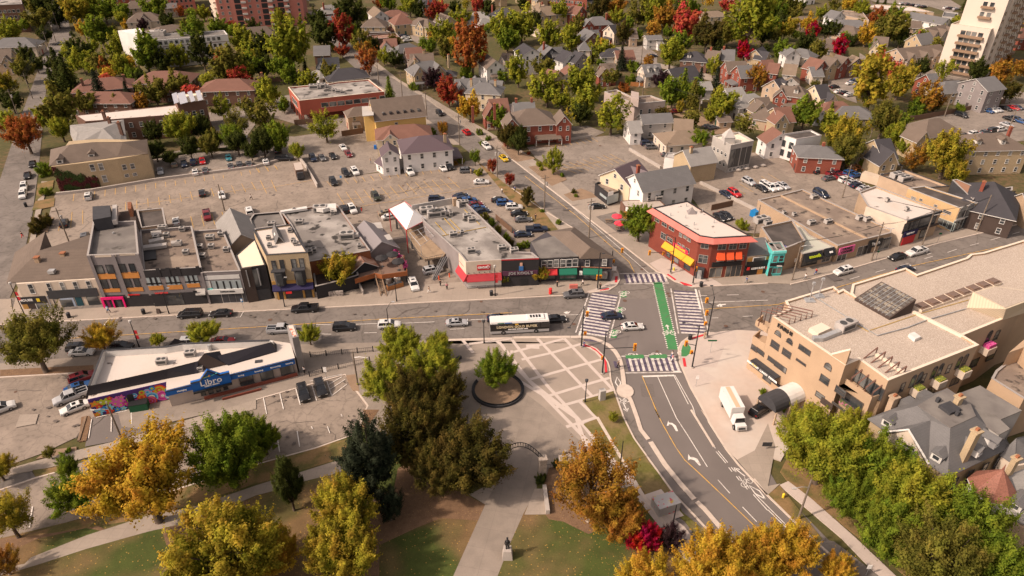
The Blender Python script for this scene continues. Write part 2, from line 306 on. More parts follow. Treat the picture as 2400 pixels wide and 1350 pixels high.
sheet('park_path_broad',"D2 2020,350 2077,300 D3 0,330 210,410 200,640 90,850 0,1050 D2 2077,1050 1960,1350 1900,1500 1500,1500 1600,1350 1860,770 1960,570",KH+.026,m_plaza2)
sheet('path_side_slab',"D2 1730,690 1960,570 1860,770",KH+.030,m_side)
sheet('path_side_slab',"D3 100,852 185,642 250,640 275,850",KH+.030,m_side)
sheet('kerb_walk_west',"D1 0,500 310,410 620,330 960,250 960,320 700,390 400,470 0,545",KH+.01,m_side,h=1)
sheet('kerb_walk_west',"F 277,1030 500,966 600,936 600,958 500,985 277,1052",KH+.008,m_side,h=1)
sheet('kerb_walk_west',"D1 0,548 250,490 290,550 0,650",.05,m_road)
sheet('verge_small',"D1 262,490 420,470 580,420 590,470 290,552",KH+.02,m_dry,h=1)
sheet('verge_small',"D1 290,400 390,330 620,300 620,330 440,375",KH+.02,m_dirt,h=1)
sheet('verge_small',"D1 660,60 720,50 740,80 700,250 640,260",KH+.02,m_leaf,h=1)
sheet('lot_west_bed',"C1 0,960 0,900 870,855 865,918 400,940",KH+.01,m_leaf,h=1)
sheet('stall_island',"C2 835,950 940,940 960,1100 900,1090 870,1040",KH+.03,m_dirt,h=1)
sheet('stall_island',"D2 870,0 1000,0 900,150 850,120 880,80",KH+.03,m_leaf,h=1)
sheet('verge_triangle',"C3 655,1180 800,1140 940,1097 1030,1330 D3 1110,420 1250,590 1320,700 1380,830 1650,1050 1550,1100 1400,900 1100,690 580,120 690,62 640,10",KH+.02,m_strip,h=1)
sheet('verge_path',"D3 1000,700 1070,690 1200,800 1400,950 1600,1200 1500,1350 1300,1080",KH+.03,m_side2,h=1)
sheet('box_slab',"D3 1075,690 1210,645 1395,860 1240,915",KH+.036,m_band)
sheet('bike_lane',"C3 905,880 1010,880 1035,1060 1090,1150 1165,1350 D3 1110,420 1490,850 1640,1030 1800,1200 1640,1030 1320,690 1110,400 990,230 920,110 870,0 C3 960,1100",.022,m_road)
def kerb(P,w=.45,h=.16,z=0,name='kerb',m=None):
 b=MB();Q=GP(P,h)if isinstance(P,str)else P;strip(b,Q,w,z-.02,h+.02);tag(b.build(name,m or m_kerb),kind='structure')
kerb("C3 545,594 640,592 740,600 820,628 900,668 960,725 1000,790 1020,860 1035,960 1045,1060",.8)
kerb("C3 1075,1120 1110,1190 1165,1345 D3 1045,160 1108,240",.7)
kerb("D3 1125,260 1240,440 1360,590 1480,725",.8)
kerb("D3 1500,745 1560,800 1710,975 1800,1090",.7)
b=MB();c=G((1200+1052/3.97,640+1100/3.97));b.prism([(c[0]+1.6*math.cos(a*.524),c[1]+1.9*math.sin(a*.524))for a in range(12)],-.1,.18);tag(b.build('kerb_island',m_kerb),kind='structure')
for P in["C3 690,660 780,700 850,765 893,830 908,880 920,1000 960,1110 1040,1345 D3 990,230 1115,405 1320,690 1480,855 1640,1030","C3 1840,548 1640,596 1580,640 1548,700 1562,830 1602,920 1662,1060 1742,1200 1822,1350 D3 1600,100 1740,320 1835,440 2070,690 D4 270,960 400,1080 640,1290 750,1400","F -500,785 0,760 148,752 600,728 1200,698 1335,691 C3 745,177 900,157 972,111 1000,60 987,0 B3 930,1190 570,850 300,690 0,480","C3 2382,92 1680,127 1520,77 1400,0 B3 1350,1255 0,210","C4 210,102 B4 380,1332 800,1217 1600,987 2382,802 2900,640","D1 0,650 290,552 590,470","F 202,1213 600,1088 741,1049 840,1014 850,975 862,950 835,915 809,877 600,936","D3 2070,690 1965,560"]:
 kerb(P,.3,KH+.03)
kerb("D3 690,60 1060,690 1330,1050",.55,KH+.04)
kerb("D3 1455,0 1640,300",.35,.15)
kerb("F 219,871 0,884 -300,900",.3,KH+.08)
Z=.034
def zebra(a,b_,n,w,ln,z=Z,m1=m_pp):
 A,Bv=GP(a,z)[0],GP(b_,z)[0];A,Bv=Vector(A),Vector(Bv);d=(Bv-A);L=d.length;d.normalize();s=Vector((-d.y,d.x))
 bw=MB();bp=MB();
 for sg in(-1,1):strip(bw,[A+s*sg*ln*.56-d*.4,Bv+s*sg*ln*.56+d*.4],.28,z)
 for i in range(n):
  c=A+d*L*(i+.5)/n;h=L/n*.25
  strip(bp,[c-s*ln*.46,c+s*ln*.46],h*2.0,z+.002);c2=c+d*h*2
  strip(bw,[c2-s*ln*.46,c2+s*ln*.46],h*1.9,z+.002)
 tag(bw.build('crossing_lines',m_wpw),kind='structure');tag(bp.build('crossing_bars',m1),kind='structure')
zebra("C3 1040,52","C3 1425,45",8,0,4.0)
zebra("C3 868,185","C3 752,570",14,0,6.3)
zebra("C3 1610,160","C3 1690,560",14,0,5.6)
zebra("C3 1055,850","C3 1530,843",9,0,4.6)
def quadm(name,s,m,z=Z):sheet(name,s,z,m)
quadm('green_lane',"C3 1310,78 1397,78 1545,710 1450,712",m_gp)
quadm('crossing_bar_end',"C3 940,820 970,820 990,885 960,885",m_pp);quadm('crossing_bar_end',"C3 680,612 795,625 790,640 676,630",m_pp)
lines('lane_edge_dashes',[f"C3 {1308+ (1448-1308)*t:.0f},{80+630*t:.0f} {1308+(1448-1308)*(t+.012):.0f},{80+630*(t+.012):.0f}" for t in[i/34 for i in range(34)]]+[f"C3 {1400+148*t:.0f},{80+630*t:.0f} {1400+148*(t+.012):.0f},{80+630*(t+.012):.0f}" for t in[i/34 for i in range(34)]],.3,Z+.002,m_wp)
for s in["C3 1020,170 1072,165 1062,225 1008,225","C3 985,318 1030,318 1022,380 975,380","C3 935,525 985,530 970,605 918,600","C3 1055,765 1215,758 1235,775 1220,795 1060,795","C3 1275,765 1430,755 1450,772 1435,792 1280,792","C3 1590,670 1640,665 1662,690 1660,745 1620,775 1575,775 1575,720"]:
 quadm('green_patch',s,m_gp,Z if '1590' not in s else KH+.012)
def glyph(name,o,rot,sc,segs,z,m=None,w=.12,sx=1):
 b=MB();cs,sn=math.cos(rot),math.sin(rot)
 for P in segs:strip(b,[(o[0]+(x*sx*cs-y*sn)*sc,o[1]+(x*sx*sn+y*cs)*sc)for x,y in P],w,z)
 tag(b.build(name,m or m_wp),kind='structure')
def circ(cx,cy,r,n=12):return[(cx+r*math.cos(2*math.pi*i/n),cy+r*math.sin(2*math.pi*i/n))for i in range(n+1)]
BIKE=[circ(-.62,0,.42),circ(.62,0,.42),[(-.62,0),(-.2,.6),(.45,.6),(0,0),(-.62,0)],[(-.3,.75),(0,0)],[(.62,0),(.4,.8),(.65,.85)],[(-.45,.78),(-.15,.78)]]
CHEV=[[(-.6,-.4),(0,.0),(.6,-.4)],[(-.6,-.8),(0,-.4),(.6,-.8)]]
ARR=[[(0,-1),(0,.4)],[(-.35,.1),(0,.7),(.35,.1)]]
def g1(s,z=Z):return GP(s,z)[0]
for s in("C3 1043,180","C3 1005,335","C3 957,545"):glyph('bicycle_mark',g1(s),R(180),1.15,BIKE,Z+.006,w=.13)
for s in("C3 1035,215","C3 945,585"):glyph('chevron_mark',g1(s),R(180),1.3,[CHEV[0]],Z+.006,w=.35)
for s in("C3 1110,777","C3 1325,773"):glyph('bicycle_mark',g1(s),R(90),1.2,BIKE,Z+.006,w=.15,sx=.8)
for s in("C3 1190,777","C3 1410,772"):glyph('chevron_mark',g1(s),R(-90),1.5,CHEV,Z+.006,w=.3)
glyph('bicycle_mark',g1("C3 1463,560"),0,1.3,BIKE,Z+.006,w=.14);glyph('arrow_mark',g1("C3 1446,500"),0,1.0,ARR,Z+.006,w=.25)
glyph('bicycle_mark',g1("C3 1607,745",KH),0,1.35,BIKE,KH+.02,w=.15)
glyph('diamond_mark',g1("C3 987,1018"),0,1,[[(0,-1.6),(-.5,0),(0,1.6),(.5,0),(0,-1.6)]],Z,w=.22)
glyph('bicycle_mark',g1("C3 1025,1180"),R(180),1.3,BIKE,Z,w=.15);glyph('arrow_mark',g1("C3 1057,1255"),R(190),1.3,ARR,Z,w=.18)
glyph('arrow_mark',g1("D3 1838,500"),R(35),1.3,ARR,Z,w=.2);glyph('bicycle_mark',g1("D3 1905,595"),R(35),1.1,BIKE,Z,w=.09)
glyph('diamond_mark',g1("D3 1990,670"),R(33),1,[[(0,-1.6),(-.5,0),(0,1.6),(.5,0),(0,-1.6)]],Z,w=.22)
def arrowturn(poly):sheet('turn_arrow',poly,Z,m_wp)
arrowturn("D3 1268,88 1255,132 1275,128 1272,118 1300,125 1330,175 1348,175 1330,130 1300,108 1272,105")
arrowturn("D3 1430,360 1428,412 1448,402 1480,412 1520,455 1533,452 1505,400 1470,385 1445,385")
arrowturn("C3 1900,305 1935,285 1945,290 1990,287 1990,295 1950,300 1960,312 1930,315")
arrowturn("C3 480,365 520,355 515,365 545,355 540,362 525,378 500,378")
lines('white_lane_lines',["C3 1705,148 1755,338","C3 715,325 625,580","C3 1755,275 2382,252","C3 1210,962 1510,952","B3 1000,1278 1145,1272","C3 1500,918 1570,915","C3 1400,120 1400,121","C3 1355,965 1530,1350 D3 1420,200 1585,465","D3 1670,570 1768,680","D3 1870,790 1985,910","C3 1505,955 1640,1220","C3 1515,950 1680,1240 1715,1350 D3 1470,30 1650,315","D3 1655,340 1735,435","D3 1672,336 1750,430","D3 1758,470 1785,505","D3 1778,468 1805,500","D3 1820,542 1845,575","D3 1838,540 1862,572","D3 1885,615 1910,648","D3 1905,612 1925,640","D3 1957,690 2075,820","D3 1972,685 2077,790","D3 1515,750 1700,965","D4 0,790 210,1000 560,1340","D4 0,815 200,1010","B3 95,250 1280,1280","C2 1320,470 1660,455","C2 880,480 1130,470","C2 600,568 700,570","C2 1005,558 1125,555","C2 1805,525 1940,518","C2 560,480 700,482","C3 440,393 630,388","C3 2000,205 2110,203","C3 1740,212 1815,210","C3 1850,420 1920,418","C3 2145,405 2240,400","C1 970,480 1015,432","C1 970,482 1018,480","C1 2195,412 2235,412 2265,362","C2 2000,435 2160,430","B4 760,1330 850,1303","B4 1000,1265 1090,1240","B4 1230,1203 1305,1185","B4 1450,1140 1535,1115","B4 1670,1080 1755,1050","B4 1880,1015 1960,995","B4 2070,965 2160,940","B4 2270,910 2340,890","B4 580,1290 660,1325","B4 1480,1100 1520,1085"],.14,Z,m_wp)
lines('stop_lines',["C3 1708,150 1755,338","C3 715,325 700,385","C3 640,540 625,580","C3 1210,962 1510,952","C3 1500,918 1570,915"],.45,Z+.003,m_wp)
lines('yellow_centre_lines',["C3 1210,960 1370,1350 D3 1160,0 1230,135 1330,310 1400,410 1510,510 1700,690 1960,940 2077,1050","C1 500,618 720,605 1700,545 2382,505 C2 20,503 1200,428 2382,370","C3 1780,338 2382,300 C4 0,303 100,292 B4 1300,1215 1640,1140 2382,980 2700,900","B3 120,370 600,740 1090,1170 1142,1272"],.16,Z,m_yp)
for s in["C3 665,660 740,672 735,690 660,682","C3 745,677 800,705 845,760 832,775 790,730 735,695","C3 858,790 875,790 888,925 865,928","C3 815,158 900,138 905,150 820,166","C3 960,30 985,28 980,85 955,88","C3 1440,10 1455,8 1530,60 1515,68","C3 1558,82 1570,80 1678,112 1670,122 1600,112","C3 1675,600 1780,568 1782,585 1678,616","C3 1585,790 1610,790 1625,870 1598,870","B3 1440,1285 1460,1282 1530,1330 1515,1336"]:
 sheet('tactile_plate',s,KH+.024,m_rp)
def stalls(a0,a1,b0,b1,n,m,w=.12,z=.03,first=0,name='parking_lines'):
 A=[lerp(G1,G2,i/(n-1))for G1,G2 in[(GP(a0)[0],GP(a1)[0])]for i in range(n)];Bq=[lerp(GP(b0)[0],GP(b1)[0],i/(n-1))for i in range(n)]
 lines(name,[[p,q]for p,q in zip(A,Bq)],w,z,m)
stalls("B1 690,530","B1 2075,355","B1 680,600","B1 2082,390",16,m_yp);stalls("B1 2240,330","B2 180,275","B1 2250,365","B2 205,315",5,m_yp)
stalls("B1 1170,610","B1 2340,425","B1 1168,685","B1 2382,500",13,m_yp)
lines('parking_lines',["B1 1170,650 2382,480","B2 0,500 570,400"],.10,.034,m_yp)
stalls("B2 40,410","B2 140,405","B2 100,530","B2 190,512",2,m_yp)
stalls("B1 570,720","B1 770,685","B1 545,880","B1 770,815",3,m_yp);stalls("B1 1775,745","B1 2160,690","B1 1800,850","B1 2200,800",5,m_yp)
stalls("B2 755,530","B2 1790,385","B2 830,645","B2 1895,480",14,m_yp);lines('parking_lines',["B2 980,650 1700,535 2200,455","B2 790,600 1870,430"],.10,.034,m_yp)
stalls("B2 660,420","B2 1690,290","B2 700,465","B2 1710,335",14,m_yp);stalls("B2 0,290","B2 170,270","B2 30,340","B2 200,310",3,m_yp)
stalls("B3 400,270","B3 910,165","B3 600,345","B3 1050,240",9,m_yp);stalls("B3 330,70","B3 740,15","B3 380,110","B3 800,50",8,m_yp)
lines('parking_lines',["B3 460,310 980,200"],.1,.036,m_yp)
stalls("B3 2050,470","B4 0,350","B3 2170,540","B4 150,440",6,m_yp)
stalls("C2 70,1165","C2 520,1045","C2 100,1315","C2 565,1190",4,m_wp,.16);lines('parking_lines',["C2 660,1010 705,1145","C2 680,1040 800,968","C2 690,1085 830,992","C2 705,1145 845,1038","C2 500,1010 800,945"],.14,.03,m_wp)
stalls("D2 172,210","D2 335,178","D2 193,350","D2 355,305",2,m_wp,.16);lines('parking_lines',["D2 580,140 600,195","D2 -180,270 -150,400","D1 265,790 240,960","D1 745,80 720,235","D1 905,50 903,185","D1 1065,0 1068,120","D1 780,68 870,48","D1 940,30 1035,10","D2 690,40 700,60","D2 450,140 460,160"],.14,.03,m_wp)
for s,r in[("C3 1050,257",.5),("C3 1990,493",.45),("C3 575,475",.45),("C3 305,1122",.4),("C1 145,1105",.3),("C2 130,435",.45),("C2 2080,450",.4),("C3 1450,190",.4),("C3 1465,215",.4),("C3 2335,173",.45),("C3 345,600",.4),("C3 1350,728",.3),("B3 820,85",.5),("B3 600,255",.5),("B3 870,978",.4),("B3 1208,1237",.4),("C2 2095,265",.35),("B2 1370,458",.4),("B2 1790,383",.4),("C3 1050,1100",.35)]:
 c=g1(s);b=MB();b.face([(c[0]+r*math.cos(a),c[1]+r*math.sin(a),.04)for a in[i*.524 for i in range(12)]]);tag(b.build('manhole_cover',mat('rusty_iron',(.12,.07,.05),.8)),kind='structure')
sheet('road_patch',"B4 530,1295 600,1285 700,1335 610,1350",.03,m_patch);sheet('road_patch',"B3 470,670 540,680 520,695 475,690",.03,m_patch)
sheet('manhole_slab',"D1 165,45 315,38 290,120 125,150",.03,m_side);
rk_=random.Random(4);b=MB()
def wander(p,a,n,st):
 out=[p]
 for _ in range(n):a+=rk_.gauss(0,.35);p=(p[0]+st*math.cos(a),p[1]+st*math.sin(a));out.append(p)
 return out
for q,k in(((150,560,1150,480),34),((120,760,1300,730),26),((1350,650,1650,800),8),((1250,340,1400,430),8),((0,900,180,1050),6),((600,960,840,1040),8),((1650,710,2300,620),12),((1660,440,1900,470),6),((380,470,1050,440),18)):
 for _ in range(k//2):t=rk_.random();p=G((q[0]+(q[2]-q[0])*t,q[1]+(q[3]-q[1])*t+rk_.uniform(-28,28)));strip(b,wander(p,rk_.choice((0,1.57,3.1,4.7))+rk_.gauss(0,.3),rk_.randint(4,12),1.3),rk_.uniform(.07,.15),zup(.029))
tag(b.build('sealed_cracks',mat('bitumen_seal',(.125,.105,.092),.7)),kind='structure');b=MB()
for q,k in(((180,500,1150,400),60),((150,560,1100,490),40),((1260,350,1400,420),12),((620,940,830,900),14),((650,1040,830,990),8),((150,740,1300,745),20),((1700,430,1850,460),12),((0,930,200,1000),8)):
 for _ in range(k):t=rk_.random();c=G((q[0]+(q[2]-q[0])*t,q[1]+(q[3]-q[1])*t+rk_.uniform(-14,14)));r=rk_.uniform(.12,.5);z=zup(.0285);b.face([(c[0]+r*rk_.uniform(.6,1.2)*math.cos(a),c[1]+r*rk_.uniform(.5,1.1)*math.sin(a),z)for a in[i*.7 for i in range(9)]])
tag(b.build('oil_stains',mat('oil_stain',(.12,.098,.085),.6)),kind='structure')
for s in("F 560,765 640,762 642,772 562,775","F 900,560 955,552 965,566 908,574","F 1080,740 1130,738 1132,746 1082,749","F 1500,900 1530,900 1536,930 1504,930","F 350,790 470,782 471,786 351,794"):sheet('utility_cut',s,.027,mat('utility_cut',(.135,.115,.105),.95,[('noise',3,1.25,.4,.7,.6)]))
def frame(P,Q,cen):
 U=Vector((Q[0]-P[0],Q[1]-P[1]));L=U.length;U/=L;N=Vector((U.y,-U.x))
 if N.dot(Vector(cen)-Vector(P))>0:N=-N
 return(tuple(P),tuple(U),tuple(N)),L
WIN={}
def window_mesh(w,h,st,fm):
 k=(round(w,1),round(h,1),st,fm.name)
 if k not in WIN:
  w,h=max(.3,k[0]),max(.3,k[1]);b=MB();fr=((0,0),(1,0),(0,1));t=.09 if st!='thin' else.05;e=.07
  b.obox(fr,-w/2,w/2,-.05,.03,-h/2,h/2,1)
  for x0,x1,z0,z1 in((-w/2-t,-w/2,-h/2,h/2),(w/2,w/2+t,-h/2,h/2),(-w/2-t,w/2+t,h/2,h/2+t),(-w/2-t-.03,w/2+t+.03,-h/2-t,-h/2)):
   b.obox(fr,x0,x1,-.05,e+(.06 if z1==-h/2 else 0),z0,z1,0)
  if st=='sash':b.obox(fr,-w/2,w/2,.0,.06,-.03,.04,0)
  if st in('grid','wide'):
   n=max(1,int(round(w/(.9 if st=='grid' else 1.4))))
   for i in range(1,n):x=-w/2+w*i/n;b.obox(fr,x-.035,x+.035,0,.06,-h/2,h/2,0)
   if st=='grid':b.obox(fr,-w/2,w/2,0,.055,h*.12,h*.12+.06,0)
  if st=='arch':
   b.hexa([(w/2*math.cos(a),-.04,h/2+w/2*math.sin(a))for a in[i*math.pi/8 for i in range(9)]],[(w/2*math.cos(a),.028,h/2+w/2*math.sin(a))for a in[i*math.pi/8 for i in range(9)]],1)
   q=[(w/2*math.cos(a),.05,h/2+w/2*math.sin(a))for a in[i*math.pi/8 for i in range(9)]];b.tube(q,.07,4,0)
  me=bpy.data.meshes.new('window');me.from_pydata(b.v,[],b.f);me.materials.append(fm);me.materials.append(M_GLASS);me.polygons.foreach_set('material_index',b.m);me.update();WIN[k]=me
 return WIN[k]
def put_window(rt,fr,u,z,w,h,st='sash',fm=None,name='window',o=0):
 ob=bpy.data.objects.new(name,window_mesh(w,h,st,fm or MATS_WHITE));COL.objects.link(ob);ob.parent=rt;g0=ORG[rt];P,U,N=fr
 ob.location=(P[0]+U[0]*u+N[0]*o-g0[0],P[1]+U[1]*u+N[1]*o-g0[1],z-g0[2])
 a=math.atan2(N[1],N[0])-math.pi/2;ob.rotation_euler.z=a;ORG[ob]=g0;return ob
def hits(fr,p):
 P,U,N=fr;d=ray(p);den=d[0]*N[0]+d[1]*N[1];t=(P[0]*N[0]+P[1]*N[1])/den
 return(d[0]*t-P[0])*U[0]+(d[1]*t-P[1])*U[1],HC+d[2]*t
def parts_ac():
 out=[]
 for k,(w,l,h,nf)in enumerate(((.9,.9,.8,1),(1.9,1.2,1.0,2),(1.3,1.0,.9,1),(3.4,1.9,1.4,2))):
  b=MB();b.box((0,0,.2),(w,l,h));b.box((0,0,0),(w*.8,l*.7,.2),0,1)
  for i in range(nf):
   x=(i-(nf-1)/2)*w/max(nf,1)*.9+(0 if nf==1 else w*.1*0);r=min(w/nf,l)*.38
   b.hexa([(x+r*math.cos(a),r*math.sin(a),h+.19)for a in[j*.628 for j in range(10)]],[(x+r*.95*math.cos(a),r*.95*math.sin(a),h+.27)for a in[j*.628 for j in range(10)]],1)
  b.box((0,-l/2,.45),(w*.8,.05,h*.55),0,1)
  if k==3:b.box((w/2+.5,0,.3),(1.0,l*.6,h*.6),0,0)
  me=bpy.data.meshes.new('air_conditioner');me.from_pydata(b.v,[],b.f);me.materials.append(M_AC);me.materials.append(M_ACD);me.polygons.foreach_set('material_index',b.m);me.update();out.append(me)
 return out
M_AC=mat('ac_housing',(.40,.37,.345),.6,[('noise',.8,.75,.45,.7,.8)]);M_ACD=mat('ac_grille',(.06,.06,.06),.7)
ACS=parts_ac()
def ac(rt,p,z,k=0,rz=0,dz=0):
 x,y=G(p,z)if isinstance(p,tuple)else G(pts(p)[0],z);ob=bpy.data.objects.new('air_conditioner',ACS[k]);COL.objects.link(ob);ob.parent=rt;g0=ORG[rt]
 ob.location=(x-g0[0],y-g0[1],z+dz-g0[2]);ob.rotation_euler.z=rz;ORG[ob]=g0;return ob
def text(rt,fr,u,z,s,size,m,o=.1,name='lettering',sx=1,rot=None,bold=.02):
 c=bpy.data.curves.new(name,'FONT');c.body=s;c.size=size;c.align_x='CENTER';c.align_y='CENTER';c.extrude=.03;c.offset=bold;c.resolution_u=2
 t=bpy.data.objects.new('t',c);COL.objects.link(t);bpy.context.view_layer.update()
 me=bpy.data.meshes.new_from_object(t.evaluated_get(bpy.context.evaluated_depsgraph_get()));bpy.data.objects.remove(t)
 me.materials.clear();me.materials.append(m);ob=bpy.data.objects.new(name,me);COL.objects.link(ob);g0=ORG[rt];P,U,N=fr
 x,y=P[0]+U[0]*u+N[0]*o,P[1]+U[1]*u+N[1]*o
 ob.parent=rt;ob.location=(x-g0[0],y-g0[1],z-g0[2]);a=math.atan2(N[1],N[0])+math.pi/2;ob.rotation_euler=(R(90)if rot is None else rot,0,a);ob.scale=(sx,1,1);ORG[ob]=g0;return ob
class Bld:
 def __init__(s,name,label,cat,roof,H=None,base=None,wall=None,group=None,flat=True,roofm=None,par=.5,capm=None,capw=.28,z0=0,cap=True):
  px=pts(roof)
  if base:s.H=hgt(pts(base[1])[0],px[base[0]])
  else:s.H=H
  H=s.H;s.P=[G(p,H)for p in px];n=len(s.P);s.c=(sum(p[0]for p in s.P)/n,sum(p[1]for p in s.P)/n);s.wall=wall
  s.r=root(name,(*s.c,0),label,cat,group)
  if flat:
   b=MB();b.prism(s.P,z0,H-par);b.build('wall',wall,s.r)
   P=s.P if area(s.P)>0 else s.P[::-1];I=inset(P,capw)
   t=MB();t.face([(x,y,H-par+.02)for x,y in inset(P,capw*.9)]);t.build('roof',roofm or M_FLAT,s.r)
   q=MB()
   for i in range(n):
    j=(i+1)%n;q.hexa([(*P[i],H-par),(*P[j],H-par),(*I[j],H-par),(*I[i],H-par)],[(*P[i],H),(*P[j],H),(*I[j],H),(*I[i],H)])
   q.build('parapet',wall,s.r)
   if cap:
    O=inset(P,-.06);I2=inset(P,capw+.05);q=MB()
    for i in range(n):
     j=(i+1)%n;q.hexa([(*O[i],H+.003),(*O[j],H+.003),(*I2[j],H+.003),(*I2[i],H+.003)],[(*O[i],H+.1),(*O[j],H+.1),(*I2[j],H+.1),(*I2[i],H+.1)])
    q.build('parapet_cap',capm or M_KCAP,s.r)
 def fr(s,i):j=(i+1)%len(s.P);return frame(s.P[i],s.P[j],cen_in(s.P,i))
 def win(s,i,rect,st='sash',fm=None,n=1,name='window',par=None):
  f,L=s.fr(i);a,b=pts(rect)[:2];u0,z1=hits(f,a);u1,z0=hits(f,b);ua,ub=min(u0,u1),max(u0,u1);w=(ub-ua)/n;z0,z1=min(z0,z1),max(z0,z1)
  for k in range(n):put_window(s.r,f,ua+w*(k+.5),(z0+z1)/2,w*(.62 if n>1 else.92),max(.3,(z1-z0)),st,fm,name)
 def row(s,i,n,z,w,h,st='sash',fm=None,u0=.08,u1=.92,name='window'):
  f,L=s.fr(i)
  for k in range(n):put_window(s.r,f,L*(u0+(u1-u0)*(k+.5)/n),z,w,h,st,fm,name)
 def box(s,i,u0,u1,o0,o1,z0,z1,m,name,par=None):
  f,L=s.fr(i);b=MB();b.obox(f,u0*L,u1*L,o0,o1,z0,z1);return b.build(name,m,par or s.r)
 def pbox(s,i,rect,o0,o1,m,name):
  f,L=s.fr(i);a,b_=pts(rect)[:2];u0,z1=hits(f,a);u1,z0=hits(f,b_);b=MB();b.obox(f,min(u0,u1),max(u0,u1),o0,o1,min(z0,z1),max(z0,z1));return b.build(name,m,s.r)
 def awning(s,i,u0,u1,zt,zb,d,m,name='awning',val=.25,o=.03):
  f,L=s.fr(i);P,U,N=f;b=MB()
  def q(u,o_,z):return(P[0]+U[0]*u+N[0]*o_,P[1]+U[1]*u+N[1]*o_,z)
  a,c=u0*L,u1*L
  b.hexa([q(a,o,zb-val),q(c,o,zb-val),q(c,o+d,zb-val),q(a,o+d,zb-val)],[q(a,o,zb),q(c,o,zb),q(c,o+d,zb),q(a,o+d,zb)])
  b.hexa([q(a,o,zb+.002),q(c,o,zb+.002),q(c,o+d,zb+.002),q(a,o+d,zb+.002)],[q(a,o,zt),q(c,o,zt),q(c,o+.1,zt),q(a,o+.1,zt)])
  return b.build(name,m,s.r)
 def shop(s,i,u0,u1,z0=.15,z1=3.0,m=None,n=3):
  f,L=s.fr(i);a,c=u0*L,u1*L
  ob=put_window(s.r,f,(a+c)/2,(z0+z1)/2+.25,c-a-.3,z1-z0-.6,'wide',m or M_BLACK,'shop_window');return ob
 def door(s,i,u,w=1.0,h=2.2,m=None,z=.15):
  f,L=s.fr(i);b=MB();b.obox(f,u*L-w/2,u*L+w/2,-.05,.06,z,z+h);d=b.build('door',m or M_DARK,s.r);return d
 def text(s,i,at,t,size,m,o=.12,sx=1,bold=.02):
  f,L=s.fr(i)
  if isinstance(at,str):u,z=hits(f,pts(at)[0])
  else:u,z=at[0]*L,at[1]
  return text(s.r,f,u,z,t,size,m,o,sx=sx,bold=bold)
def cen_in(P,i):
 n=len(P);A=area(P);a,b=P[i],P[(i+1)%n];m=((a[0]+b[0])/2,(a[1]+b[1])/2);d=(b[0]-a[0],b[1]-a[1]);k=1 if A>0 else-1
 return(m[0]-d[1]*k*.01,m[1]+d[0]*k*.01)
def inset(P,d):
 n=len(P);out=[]
 for i in range(n):
  a,b,c=Vector(P[i-1]),Vector(P[i]),Vector(P[(i+1)%n]);u=(b-a).normalized();v=(c-b).normalized()
  n1=Vector((-u.y,u.x));n2=Vector((-v.y,v.x));k=1+n1.dot(n2)
  out.append(tuple(b+(n1+n2)*d/max(k,.25)))
 return out
M_FLAT=mat('flat_roof_felt',(.20,.18,.165),.9,[('noise',.18,(.38,.35,.32),.42,.62,.9,5),('noise',.3,(.03,.027,.025),.57,.63,.95,5),('noise',4,.8,.4,.7,.6)])
M_FLATB=mat('brown_flat_roof',(.20,.155,.125),.9,[('noise',.2,(.33,.26,.2),.45,.65,.8,5),('noise',.5,(.05,.04,.035),.58,.66,.85,6),('noise',4,.8,.4,.7,.6)])
M_FLATD=mat('dark_flat_roof',(.065,.055,.05),.9,[('noise',.3,(.12,.1,.09),.45,.7,.8,5)])
M_FLATG=mat('grey_flat_roof',(.15,.135,.125),.9,[('noise',.35,(.04,.035,.03),.6,.7,.8,5),('noise',.25,(.22,.20,.18),.45,.65,.8,5),('noise',4,.85,.4,.7,.6)])
M_FLATW=mat('white_flat_roof',(.56,.50,.45),.8,[('noise',.12,(.50,.42,.35),.5,.7,.7,5),('noise',.4,(.09,.06,.05),.66,.70,.9,6),('noise',3,.93,.4,.7,.6)])
M_GRAVEL=mat('gravel_roof',(.43,.355,.29),.95,[('noise',.1,.9,.4,.65,.8,4),('noise',5,.68,.42,.62,.6,3),('noise',9,(.75,.66,.58),.56,.66,.6,2)])
M_KCAP=mat('coping_metal',(.33,.30,.28),.6)
def slope_roof(P4,e,rz,kind,m,parent,th=.18,ov=.45,ridge_in=None,gm=None):
 """P4: rectangle corners a,b,c,d (ab and cd are the long eaves); returns roof part"""
 a,b,c,d=[Vector(p)for p in P4];u=(b-a).normalized();v=(d-a).normalized();L=(b-a).length;w=(d-a).length;s=(rz-e)/(w/2)
 ou=ov if kind!='flat' else 0;A,B_,C,D=a-u*ou-v*ov,b+u*ou-v*ov,c+u*ou+v*ov,d-u*ou+v*ov;ez=e-s*ov
 h=0 if kind=='gable' else min(w/2,L/2-.05)+(ov if kind=='hip' else 0)
 if kind=='half':h=w*.2
 r0=(A+D)/2+u*h;r1=(B_+C)/2-u*h;mb=MB()
 up=[(*A,ez),(*B_,ez),(*C,ez),(*D,ez),(*r0,rz),(*r1,rz)];lo=[(x,y,z-th)for x,y,z in up]
 k=12;F=[(0,1,5,4),(2,3,4,5),(3,0,4),(1,2,5)]
 mb.v=up+lo
 if kind=='gable':F=F[:2];ends=[(3,0,6,9),(0,4,10,6),(4,3,9,10),(1,2,8,7),(1,7,11,5),(2,5,11,8)][1:3]+[(5,1,7,11),(2,5,11,8)]
 else:ends=[]
 for f in F:mb.f.append(f);mb.m.append(0);mb.f.append(tuple(i+6 for i in f[::-1]));mb.m.append(1)
 for f in ends:mb.f.append(f);mb.m.append(1)
 for i,j in((0,1),(2,3))+(()if kind=='gable' else((1,2),(3,0))):mb.f.append((i,i+6,j+6,j));mb.m.append(1)
 return mb.build('roof',[m,gm or MATS_WHITE],parent)
